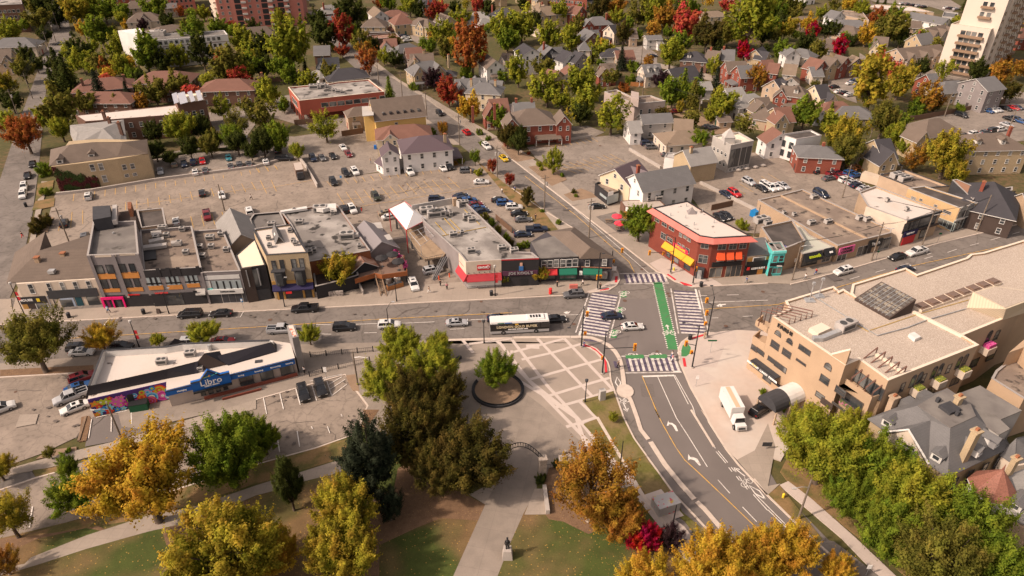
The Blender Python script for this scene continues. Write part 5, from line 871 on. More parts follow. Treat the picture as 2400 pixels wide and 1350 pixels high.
b=MB();b.prism([T[0],T[1],T[2],D_,CI,C_],.2,ZT-1.0);tw=b.build('terrace_wing',M_PEACH,o1.r);b=MB();strip(b,[T[0],T[1],T[2]],.25,ZT-.98,1.0);b.build('terrace_parapet',M_PEACH,o1.r)
ff,L=frame(T[0],T[1],D_);b=MB();b.obox(ff,.8,L-.8,.02,.08,ZT-4.6,ZT-2.1);b.build('window_frame',m_df,o1.r);b=MB();b.obox(ff,1.0,L-1.0,.08,.1,ZT-4.4,ZT-2.3);b.build('window',M_GLASS,o1.r)
b=MB();b.obox(ff,1,L-1,.1,.6,ZT-4.6,ZT-4.1);b.build('flower_box',mat('flower_mix',(.10,.12,.04),.9,[('noise',3,(.55,.15,.3),.55,.6,.9)]),o1.r)
fi,L2=frame(C_,D_,PB[8]);b=MB()
m_beam=mat('brown_steel',(.16,.085,.065),.5)
fi2,L3=frame(CI,D_,PB[8]);
for t in(.25,.72):put_window(o1.r,fi2,L3*t,ZT+.3,3.2,2.2,'wide',m_df)
TT=GP("C4 1003,745 1075,785 1140,830 1205,880 1270,920",HB+.1);TB=[lerp(T[0],T[1],t)for t in(.02,.26,.5,.74,.98)]
for p,q in zip(TT,TB):b=MB();b.tube([(*p,HB-.3),(*p,HB+1.3),(*q,ZT+.9),(*q,ZT)],.13,4);b.build('pergola_beam',m_beam,o1.r)
b=MB();strip(b,TT,.4,HB-.34,.5);b.build('beam_kerb',MATS['cream_coping'],o1.r)
for k,(zt,s)in enumerate(((HB-3.3,"H1 150,228 290,315 320,205 220,170"),(HB-6.4,"H1 118,392 245,478 290,350 190,330"))):
 P_=GP(s,zt);b=MB();b.prism(P_,zt-2.2 if k else zt-1.3,zt-1.1);b.build('balcony_floor',M_PEACH,o1.r);b=MB();strip(b,[P_[3],P_[0],P_[1]],.22,zt-1.1,1.1);b.build('balcony_parapet',M_PEACH,o1.r)
b=MB();PL_=GP("H1 118,392 245,478 290,350 190,330",HB-6.4);b.prism(PL_,.2,HB-8.7);b.build('corner_wing',M_PEACH,o1.r)
lo=GP("H1 205,130 262,112 318,97 375,78 432,62",HB+1.0);hi=GP("H1 510,210 620,180 685,155 745,130 745,130",HB+1.0)
lo=[lerp(lo[0],lo[4],i/4)for i in range(5)];hi_=GP("H1 505,205 745,132",HB+1.0);hi=[lerp(hi_[0],hi_[1],i/4)for i in range(5)]
for p,q in zip(lo,hi):b=MB();b.tube([(*p,HB-2.3),(*p,HB+1.0),(*q,HB+1.0),(*q,HB-.35)],.13,4);b.build('pergola_beam',m_beam,o1.r)
for e_,ss in((3,("C4 1385,985","C4 1580,905","C4 1810,815")),):
 f,L=o1.fr(e_)
 for s in ss:
  u,z=hits(f,pts(s)[0]);put_window(o1.r,f,u-.9,z-.3,1.0,2.0,'arch',m_df);put_window(o1.r,f,u+.6,z-.1,1.0,1.8,'arch',m_df)
  b=MB();b.obox(f,u-.7,u+1.3,.02,1.5,z-2.9,z-1.5);bl=b.build('balcony',M_CREAM,o1.r);b=MB();b.obox(f,u-.5,u+1.1,.2,1.3,z-1.5,z-1.2);b.build('planting',mat('balcony_plants',(.14,.17,.03),.9,[('noise',3,(.45,.4,.05),.5,.6,.8)]),bl)
  put_window(o1.r,f,u+.5,z-4.6,2.2,1.6,'wide',m_df);put_window(o1.r,f,u-3.2,z-.6,.9,1.8,'sash',m_df)
f,L=o1.fr(5);u,z=hits(f,pts("C4 2050,600")[0]);put_window(o1.r,f,u,z,1.2,2,'arch',m_df);b=MB();b.obox(f,u-1.2,u+1.2,.02,1.5,z-2.9,z-1.5);bl=b.build('balcony',M_CREAM,o1.r);b=MB();b.obox(f,u-1,u+1,.2,1.3,z-1.5,z-.8);b.build('planting',M_FLOW,bl)
for dx,dz,w in((-3.5,-3.2,1),(2.5,-.3,1.2),(-1,-5.5,2.4),(4,-5.5,2)):put_window(o1.r,f,u+dx,z+dz,w,1.9,'sash',m_df)
SK=Q3("C4 1055,78 1380,245 1135,420 808,235",[HB+2.6,HB+2.6,HB+.1,HB+.1]);sk=MB();sk.hexa([(x,y,HB-.35)for x,y,z in SK],SK);so_=sk.build('skylight',M_BRN,o1.r)
def bil(a,b_,c,d,u,v,dz):p=[a[i]*(1-u)*(1-v)+b_[i]*u*(1-v)+c[i]*u*v+d[i]*(1-u)*v for i in range(3)];return(p[0],p[1],p[2]+dz)
pn=MB();nx,ny=9,7
for i in range(nx):
 for j in range(ny):e=.12;pn.face([bil(*SK,(i+e)/nx*.96+.02,(j+e)/ny*.96+.02,.04),bil(*SK,(i+1-e)/nx*.96+.02,(j+e)/ny*.96+.02,.04),bil(*SK,(i+1-e)/nx*.96+.02,(j+1-e)/ny*.96+.02,.04),bil(*SK,(i+e)/nx*.96+.02,(j+1-e)/ny*.96+.02,.04)])
pn.build('glazing',mat('skylight_glass',(.10,.09,.08),.15,[('noise',.8,(.3,.26,.2),.5,.6,.7)],spec=.7),so_)
gb_=MB()
for i in range(1,nx):gb_.tube([bil(*SK,i/nx*.96+.02,0,.06),bil(*SK,i/nx*.96+.02,1,.06)],.06,4)
gb_.build('glazing_bar',M_METAL,so_)
for k in range(8):
 p=lerp(G(pts("C4 1432,312")[0],HB),G(pts("C4 2095,85")[0],HB),k/7);u_=Vector(PB[4])-Vector(PB[3]);a=math.atan2(u_.y,u_.x);b=MB();b.box((*p,HB-.33),(2.6,2.0,.5),a);b.build('skylight_kerb',MATS['cream_coping'],o1.r)
 b=MB();b.box((*p,HB+.17),(2.4,1.8,.12),a);b.box((*p,HB+.29),(1.7,1.2,.18),a);b.build('dome_skylight',mat('bronze_dome',(.17,.11,.08),.25,spec=.6),o1.r)
PH=GP("C4 1905,178 2215,335 2600,190 2110,120",HB+2.8);b=MB();bot=GP("C4 1848,322 2180,440 2650,250 2110,200",HB-.3)
Pm=[(x,y,HB+2.8)for x,y in PH];Pb=[(*bot[0],HB-.3),(*bot[1],HB-.3),(PH[2][0],PH[2][1],HB-.3),(PH[3][0],PH[3][1],HB-.3)];b.hexa(Pb,Pm);b.build('penthouse',mat('ribbed_cream_cladding',(.55,.46,.34),.6,[('wave',1.3,.72,.5,1,.6,'X')]),o1.r);b=MB();b.prism(inset(PH if area(PH)>0 else PH[::-1],.3),HB+2.81,HB+2.86);b.build('penthouse_roof',M_GRAVEL,o1.r)
ac(o1.r,"C4 710,520",HB-.2,3,.5);b=MB();strip(b,GP("C4 420,600 500,600 700,520",HB+.3),.9,HB-.33,.8);b.build('duct',M_METAL,o1.r);b=MB();b.prism(GP("C4 385,505 470,560 590,505 500,455",HB+.6),HB-.33,HB+.5);b.build('hatch',MATS['cream_coping'],o1.r);b=MB();b.prism(GP("C4 1310,565 1370,615 1425,590 1360,545",HB+.3),HB-.33,HB+.3);b.build('hatch',MATS_WHITE,o1.r)
b=MB();strip(b,GP("C4 400,190 545,285 830,460 1020,575 1300,500 1480,430 1845,325",HB),.14,HB-.2,.14);b.build('conduit',M_METAL,o1.r);b=MB();strip(b,GP("C4 780,445 930,530 1390,375 1870,240",HB),.1,HB-.3,.1);b.build('gas_pipe',MATS['gas_pipe_yellow'],o1.r);b=MB();strip(b,GP("C4 1350,355 1810,585",HB),.5,HB-.33,.45);b.build('roof_divider',MATS['cream_coping'],o1.r)
for s in("C4 385,255","C4 470,215"):p=G(pts(s)[0],HB-.3);b=MB();b.tube([(*p,HB-.3),(*p,HB+3.2)],.1,6);b.box((*p,HB+3.2),(.5,.4,.5));b.box((*p,HB-.32),(1.8,1.5,.2));b.build('antenna',M_METAL,o1.r)
o2=Bld('apartment_block','peach stucco building with a railed balcony cut by the right edge beside the office block','apartment building',"C4 2382,700 2120,910 2080,980 2382,1170 2600,1100 2600,650",H=9,wall=M_PEACH,roofm=M_FLATB,par=.3);
o2b=MB();o2b.prism(GP("C4 2240,740 2382,690 2600,900 2600,600 2382,620",12),8.7,12);o2b.build('upper_floor',M_PEACH,o2.r);f,L=o2.fr(2);put_window(o2.r,f,L*.45,5.5,3.6,1.6,'wide')
v=root('grand_house',G(pts("H2 820,700")[0],9),'big yellow brick mansion under a grey shingle mansard with a flat deck, dormers and tall chimney','house');ZV=8.0;ZM=12.6
ev=Q3("H2 50,480 200,585 160,612 605,905 800,1030 1390,745 1300,600 930,330 520,360 330,370",ZV);base=[(p[0],p[1])for p in Q3("H2 90,480 630,880 800,1005 1340,745 1250,600 900,330 520,350 320,370",ZV)]
b=MB();b.prism(base,0,ZV-.1);b.build('wall',M_BRICKY,v)
dk_=Q3("H2 518,362 822,572 1060,462 960,305 880,320 790,200",ZM);top=dk_
e0,e4_,e5_,e9=ev[0],ev[4],ev[5],ev[9];gpk=Q3("H2 435,585 640,495",[ZM-.8,ZM-.8]);gb1,gb2=Q3("H2 160,612 620,900",ZV)
facefan('roof',[[ev[0],ev[1],gb1,top[0],],[gb1,gpk[0],gpk[1],top[0]]if 0 else[gb1,gpk[0],gpk[1]],[gpk[0],gb2,gpk[1]],[top[0],gpk[1],gb1]if 0 else[gpk[1],gb2,ev[4],top[1]],[top[0],gb1,gpk[1],top[1]],[ev[4],ev[5],top[2],top[1]],[ev[5],ev[6],ev[7],top[3],top[2]],[ev[0],top[0],(top[5][0],top[5][1],ZM),ev[9]]],M_ROOFG,v,.15)
b=MB();P_=[(p[0],p[1])for p in top[:3]]+[G(pts("H2 1010,350")[0],ZM),G(pts("H2 790,200")[0],ZM)];b.prism(P_,ZM-.3,ZM+.12);b.build('roof_deck',M_FLATG,v)
b=MB();b.prism(GP("H2 890,250 1100,172 1490,405 1290,490 1380,575 1280,630 1000,440",ZM-1.5),0,ZM-1.5);rw=b.build('rear_wing',M_LGREY,v);b=MB();b.prism(GP("H2 890,250 1100,172 1490,405 1290,490 1380,575 1280,630 1000,440",ZM-1.3),ZM-1.49,ZM-1.3);b.build('rear_roof',M_FLATG,v)
fg,L=frame(gb1[:2],gb2[:2],G(pts("H2 700,600")[0],ZV));P_,U_,N_=fg
b=MB();b.hexa([gb1[:2]+(ZV-1,),gb2[:2]+(ZV-1,),(gb2[0]-N_[0]*.3,gb2[1]-N_[1]*.3,ZV-1),(gb1[0]-N_[0]*.3,gb1[1]-N_[1]*.3,ZV-1)],[(gpk[0][0]-.05,gpk[0][1],ZM-1),(gpk[0][0]+.05,gpk[0][1],ZM-1),(gpk[0][0]+.05-N_[0]*.3,gpk[0][1]-N_[1]*.3,ZM-1),(gpk[0][0]-.05-N_[0]*.3,gpk[0][1]-N_[1]*.3,ZM-1)]);b.build('gable',M_CREAM,v)
put_window(v,fg,L*.52,ZV+1.0,2.8,.9,'arch',MATS_WHITE,o=.1)
b=MB();b.tube([(gb1[0],gb1[1],ZV),gpk[0],(gb2[0],gb2[1],ZV)],.22,4);b.build('barge_board',MATS_WHITE,v)
def chimney(rt,s,z0,z1,w=.95,m=None,az=.4):p=G(pts(s)[0],z0);b=MB();b.box((*p,z0-1.5),(w,w*.8,z1-z0+1.5),az);b.box((*p,z1),(w+.35,w*.8+.35,.25),az);b.box((*p,z1+.25),(.5,.4,.4),az,1);return b.build('chimney',[m or M_BRICKY,M_CHIMT],rt)
chimney(v,"H2 930,880",ZV+.4,ZV+6.5,1.1);chimney(v,"H2 270,370",ZV+1,ZV+3.0,1.1,M_TAN);chimney(v,"H2 880,350",ZM,ZM+1.5,1)
def dorm(rt,s,z,az,w=1.5,m=None):
 p=Vector(G(pts(s)[0],z));n_=Vector((math.cos(az),math.sin(az)));u_=Vector((-n_.y,n_.x));fr_=(tuple(p),tuple(u_),tuple(n_));b=MB();b.obox(fr_,-w/2,w/2,-2.6,0,z-.7,z+.7);d=b.build('dormer',MATS_WHITE,rt)
 b=MB();X=lambda uu,o,zz:(p.x+u_.x*uu+n_.x*o,p.y+u_.y*uu+n_.y*o,zz);b.hexa([X(-w*.68,.2,z+.6),X(0,.2,z+1.3),X(w*.68,.2,z+.6)],[X(-w*.68,-3.2,z+.65),X(0,-3.2,z+1.35),X(w*.68,-3.2,z+.65)]);b.build('dormer_roof',m or M_ROOFG,d);put_window(d,fr_,0,z,w*.6,.7,'wide')
azf=math.atan2(N_[1],N_[0]);azr=azf+R(90)
dorm(v,"H2 230,525",ZV+1.3,azf);dorm(v,"H2 690,845",ZV+1.4,azf);dorm(v,"H2 1105,800",ZV+1.8,azr);dorm(v,"H2 1265,720",ZV+1.8,azr)
b=MB();b.prism(GP("H2 360,300 430,350 530,330 450,265",ZV+2.8),ZV,ZV+2.8);b.prism(GP("H2 520,240 600,285 680,255 590,205",ZV+3.0),ZV,ZV+3.0);b.build('roof_dormer_box',M_ROOFG,v)
b=MB();b.box((*G(pts("H2 810,400")[0],ZM),ZM+.12),(2.4,2.0,.5),.4);b.box((*G(pts("H2 880,455")[0],ZM),ZM+.12),(.5,.5,.8),.4);b.box((*G(pts("H2 700,330")[0],ZM),ZM+.12),(.5,.5,.8),.4);b.build('roof_vent',M_DARK,v)
fq,L=frame(ev[4][:2],ev[5][:2],G(pts("H2 900,600")[0],ZV))
for t in(.18,.42,.66,.88):
 for z in(2,5.6):put_window(v,fq,L*t,z,1.0,2.0,'sash',M_DARK)
v2=root('turret_house',G(pts("H2 1300,1200")[0],6),'house with a rust coloured conical turret and grey roof in the lower right corner','house')
tp=G(pts("H2 1285,1000")[0],8.2);ax=G(pts("H2 1225,1120")[0],6.6);b=MB();n=8;cxy=ax;rr=3.3
for i in range(n):a,c=2*math.pi*i/n+.2,2*math.pi*(i+1)/n+.2;b.face([(cxy[0],cxy[1],10.4),(cxy[0]+rr*math.cos(a),cxy[1]+rr*math.sin(a),6.5),(cxy[0]+rr*math.cos(c),cxy[1]+rr*math.sin(c),6.5)])
b.tube([(*cxy,10.2),(*cxy,11.3)],[.2,.03],6);b.build('turret_roof',mat('rust_scale_tiles',(.28,.12,.085),.7,[('noise',6,.6,.4,.65,.8,2),('wave',2,.7,.5,1,.4,'Z')]),v2)
b=MB();b.prism([(cxy[0]+rr*.88*math.cos(2*math.pi*i/n+.2),cxy[1]+rr*.88*math.sin(2*math.pi*i/n+.2))for i in range(n)],0,6.3);b.build('turret_wall',MATS_WHITE,v2)
b=MB();b.prism([(cxy[0]+rr*1.0*math.cos(2*math.pi*i/n+.2),cxy[1]+rr*1.0*math.sin(2*math.pi*i/n+.2))for i in range(n)],6.25,6.5);b.build('turret_trim',MATS_WHITE,v2)
hx=Q3("H2 1280,815 1420,910 1700,850 1700,600 1440,660",[7,7,7,7,10.2]);b=MB();b.prism(GP("H2 1300,830 1440,920 1720,880 1720,680 1440,700",6.9),0,6.9);b.build('wall',M_CREAM,v2);facefan('roof',[[hx[0],hx[1],hx[4]],[hx[1],hx[2],hx[3],hx[4]]],M_ROOFG,v2)
lw=Q3("H2 1260,1180 1340,1010 1560,930 1600,1500 1300,1380",[5.8,7.8,8.2,5.5,4.8]);facefan('lower_roof',[lw],M_ROOFL,v2);b=MB();b.prism([p[:2]for p in lw],0,4.6);b.build('lower_wall',M_TAN,v2);chimney(v2,"H2 1330,1050",6.6,11,.9);dorm(v2,"H2 1420,1300",6.4,azf,1.7)
lb=root('bank_building',G(pts("E9 1100,560")[0],4),'long low bank building with white roof, blue fascia, black ridge roof and a flower mural wall','bank');HL=5.0
PLb=GP("E9 245,770 405,330 1965,230 2180,262 2205,395 1000,700",HL);P0=PLb
wallp=GP("E9 262,660 420,335 1960,240 2030,262 1985,300 1450,400 1290,430",HL)
bodyp=GP("E9 262,790 410,335 1970,232 2165,262 2205,398 1000,702 1000,625",3.9)
b=MB();b.prism(bodyp,0,3.9);b.build('wall',wallm('warm_grey_render',(.50,.42,.37)),lb)
b=MB();b.prism(bodyp,3.905,4.0);b.build('roof',M_FLATW,lb)
b=MB();strip(b,GP("E9 280,650 410,328 1000,292 1150,270 1960,232 2000,240",HL+.4),.3,3.9,1.5);b.build('parapet',MATS_WHITE,lb)
b=MB();strip(b,GP("E9 275,655 405,325 1000,288 1155,262 1965,228",HL+.5),.42,5.41,.1);b.build('parapet_cap',M_DARK,lb)
m_bm=mat('black_standing_seam',(.022,.02,.026),.45,[('wave',1.6,1.8,.8,1,.7,'X')])
A0=Q3("E9 240,775 1000,612 1285,435 1290,420 270,660",[3.6,3.6,5.6,5.6,6.0]);facefan('ridge_roof',[[A0[0],A0[1],(*G(pts("E9 1000,500")[0],6),6.0),A0[4]],[A0[1],(*G(pts("E9 1300,545")[0],3.9),3.9),(*G(pts("E9 1295,425")[0],6),6.0),(*G(pts("E9 1000,500")[0],6),6.0)]],m_bm,lb,.2,M_BLACK)
A1=Q3("E9 1440,385 1970,250 2035,330 1580,460",[5.8,5.8,4.2,4.2]);facefan('ridge_roof',[A1,[A1[1],(*G(pts("E9 1965,222")[0],4.2),4.2),(*G(pts("E9 2030,262")[0],4.2),4.2),A1[2]]],m_bm,lb,.2,M_BLACK)
def gable3(s,z,m,mf,nm):
 a,t,c,r_=Q3(s,z);facefan(nm,[[a,t,r_],[t,c,r_]],m,lb,.12,M_BLACK);facefan('gable_face',[[a,c,t]],mf,lb,.1)
gable3("E9 1205,535 1355,352 1560,455 1500,330",[4.2,7.2,4.2,6.0],m_bm,M_BRN,'gable_roof');gable3("E9 998,298 1078,212 1180,262 1160,240",[4.6,6.6,4.6,5.4],m_bm,M_LGREY,'gable_roof')
fb,L=frame(G(pts("E9 1000,745")[0],3.1),G(pts("E9 2205,440")[0],3.1),G(pts("E9 1200,400")[0]));m_blue=mat('royal_blue_fascia',(.01,.115,.42),.55,[('noise',.7,.85,.4,.7,.5)])
b=MB();b.obox(fb,0,L,.02,.4,3.1,4.1);b.obox(fb,0,L,.38,.46,4.1,4.3,1);b.build('fascia',[m_blue,M_DARK],lb)
ua=hits(fb,pts("E9 1250,690")[0])[0];ub=hits(fb,pts("E9 1610,600")[0])[0];um=(ua+ub)/2;P_,U_,N_=fb
def X(u,o,z):return(P_[0]+U_[0]*u+N_[0]*o,P_[1]+U_[1]*u+N_[1]*o,z)
b=MB();pr=[(ua,3.0),(ub,3.0),(ub,5.1),(ub-1.6,5.1),(um-.1,6.7),(ua+1.6,4.9),(ua,4.9)]
b.hexa([X(u,.9,z)for u,z in pr],[X(u,0.05,z)for u,z in pr]);sg=b.build('entrance_gable',m_blue,lb);b=MB();b.tube([X(u,.95,z+.1)for u,z in(pr[2],pr[3],pr[4],pr[5],pr[6])],.18,4);b.obox(fb,ua,ub,.4,1.3,2.7,3.0);b.build('gable_trim',M_BLACK,sg)
text(lb,fb,um,4.35,"Libro",1.75,M_WTX,.96,bold=.015);text(lb,fb,um,3.55,"CREDIT UNION",.36,M_WTX,.96)
b=MB();b.tube([X(um-1.3,1.0,5.5),X(um-.3,1.0,5.6),X(um+.2,1.0,5.55)],.07,4);b.build('logo_stroke',m_lime,lb);b=MB();b.tube([X(um-.2,1.0,5.5),X(um+.5,1.0,5.65),X(um+1.4,1.0,5.95)],.07,4);b.build('logo_stroke',M_TEAL,lb);b=MB();b.ball(X(um,1.0,5.68),.2,0,8,5);b.build('logo_dot',M_ORG,lb)
for s,t_ in(("E9 1145,692","Managing"),("E9 1697,550","Saving"),("E9 1865,512","Investing"),("E9 2020,470","Borrowing"),("E9 2150,438","Insuring")):u,z=hits(fb,pts(s)[0]);text(lb,fb,u,3.6,t_,.42,M_WTX,.43)
for r_ in("E9 1680,575 1825,640","E9 1875,525 2010,590","E9 2065,480 2200,540"):
 a,c=pts(r_)[:2];u0=hits(fb,a)[0];u1=hits(fb,c)[0];put_window(lb,fb,(u0+u1)/2,1.95,u1-u0,1.9,'wide',M_DARK)
for s in("E9 1340,710","E9 1410,690","E9 1480,675","E9 1550,655"):u=hits(fb,pts(s)[0])[0];put_window(lb,fb,u,1.9,.7,1.7,'thin',M_DARK)
b=MB();b.obox(fb,hits(fb,pts("E9 1350,755")[0])[0],L,.02,.35,.1,.75);b.build('brick_plinth',M_BRICKR,lb);b=MB();b.obox(fb,hits(fb,pts("E9 1520,740")[0])[0],hits(fb,pts("E9 1885,650")[0])[0],1.6,1.8,.1,.6);b.build('planter_wall',M_BRICKR,lb)
fm_,L=frame(bodyp[0],bodyp[6],G(pts("E9 1000,300")[0]));b=MB();b.obox(fm_,0,L,.0,.12,.1,4.05);mu=b.build('mural_wall',mat('mural_purple',(.07,.03,.16),.8),lb)
rnd=random.Random(5);cols=[mat('mural_'+n_,c,.8)for n_,c in(('pink',(.62,.12,.38)),('red',(.62,.06,.03)),('orange',(.70,.24,.03)),('lime',(.42,.46,.03)),('blue',(.03,.22,.55)),('sky',(.2,.5,.65)),('white',(.7,.65,.6)),('magenta',(.5,.03,.25)))]
def mdisc(b,u,z,r,o,mi,n=12,pet=0):P_,U_,N_=fm_;b.face([(P_[0]+U_[0]*(u+rr_*math.cos(a))+N_[0]*o,P_[1]+U_[1]*(u+rr_*math.cos(a))+N_[1]*o,z+rr_*math.sin(a))for a,rr_ in[(2*math.pi*i/n,r*(1+(.3*math.cos(pet*2*math.pi*i/n)if pet else 0)))for i in range(n)]],mi)
b=MB();o=.125
for t,z,r,c in((.88,2.9,1.2,(1,2,3,1,3)),(.73,2.8,.75,(5,0,5,4)),(.90,1.3,1.15,(0,7,0,6)),(.76,1.5,1.1,(5,4,6,5)),(.64,2.0,.8,(1,2,1)),(.56,2.7,.5,(5,4,6)),(.73,.7,1.1,(1,0,1,0,1)),(.98,2.3,.6,(3,4,3)),(.97,.9,.6,(5,6,4)),(.55,1.2,.7,(0,3)),(.6,.6,.8,(2,3,2)),(.66,3.0,.5,(3,1)),(.80,3.5,.5,(4,3))):
 for k,ci in enumerate(c):mdisc(b,L*t,min(z,3.9-r),r*(1-k/len(c)),o,ci,14);o+=.0012
for t,z,r,c in((.33,2.7,.65,0),(.38,2.2,.65,0),(.30,1.9,.6,0),(.40,3.0,.5,0),(.36,1.4,.6,0),(.26,2.6,.55,0),(.42,1.4,.5,7),(.2,2.8,.7,3),(.14,2.9,.6,3),(.06,2.8,.65,2),(.1,2.1,.5,1),(.22,1.4,.6,5),(.14,1.3,.6,4),(.08,1.0,.7,5),(.2,.6,.6,1),(.3,.6,.5,4),(.04,.5,.5,2),(.38,.55,.45,5),(.26,3.4,.4,1)):
 mdisc(b,L*t,min(z,3.4),r,o,c,20,5);o+=.0012;mdisc(b,L*t,min(z,3.4),r*.3,o,3 if c!=3 else 6,10);o+=.0012
for t in(.24,.29,.34,.39,.45):b.obox(fm_,L*t,L*t+.1,.125,.17,.2,2.6,3)
b.build('mural_flowers',cols,lb);b=MB();b.obox(fm_,L*.47,L*.545,.12,.22,.1,3.2);b.build('door',M_BLACK,lb)
fe,L2=frame(G(pts("E9 2215,540")[0]),G(pts("E9 2285,520")[0]),G(pts("E9 2100,300")[0]));b=MB();tw_=[G(pts(s)[0],0)for s in("E9 2225,540",)];
P_=GP("E9 2180,210 2240,195 2200,85 2125,90",8.4);b.prism(P_,0,8.4);b.build('sign_tower',wallm('grey_tower_panel',(.27,.25,.24)),lb);b=MB();b.prism(inset(P_ if area(P_)>0 else P_[::-1],.25),8.4,8.5);b.build('tower_top',mat('tower_top_cream',(.6,.52,.45),.8,[('noise',1.2,(.55,.12,.05),.55,.6,.9)]),lb)
for s,k in(("E9 965,450",1),("E9 1230,375",1)):ac(lb,s,4.0,k,.15)
ac(lb,"E9 1325,515",4.0,0,.1);b=MB();b.box((*G(pts("E9 1865,430")[0],4),4.0),(1.3,.8,.12),.2);b.build('roof_hatch',M_DARK,lb);p=G(pts("E9 1410,310")[0],4.3);b=MB();b.tube([(*p,4),(*p,5.3)],.4,8);b.build('roof_vent',M_METAL,lb)
WM=dict(w=M_WHITE,c=M_CREAM,y=M_BRICKY,t=M_TAN,g=M_LGREY,r=M_BRICKR,b=M_BRICKB,d=M_GREY,k=M_DARK,s=M_YEL,p=wallm('pale_cream_siding',(.66,.54,.38)))
RM=dict(b=M_ROOFB,g=M_ROOFG,d=M_ROOFD,r=M_ROOFR,t=M_ROOFT,l=M_ROOFL,p=M_ROOFP)
WN=dict(w='white',c='cream',y='yellow brick',t='tan',g='light grey',r='red brick',b='dark brick',d='grey',k='black',s='yellow',p='pale cream');RN=dict(b='brown',g='grey',d='dark',r='reddish brown',t='tan',l='pale grey',p='purple brown')
SHORT=[]
def hs(*rows):
 for row in rows:
  rd,w,e,rz,k,wr,where=row[:7];o=dict(row[7])if len(row)>7 else{}
  kd={'g':'gable','h':'hip'}[k];lab=f"{WN[wr[0]]} {'gabled' if k == 'g' else 'hipped'} house, {where}"
  h=house(rd,w,e,rz,kd,WM[wr[0]],RM[wr[1]],lab,fast=True,group='detached houses of the old neighbourhood',**o);SHORT.append((h,where))
def W(t,s,ww=4.5,pr=.6,e=5.2,r=8):return(t,s,ww,pr,e,r)
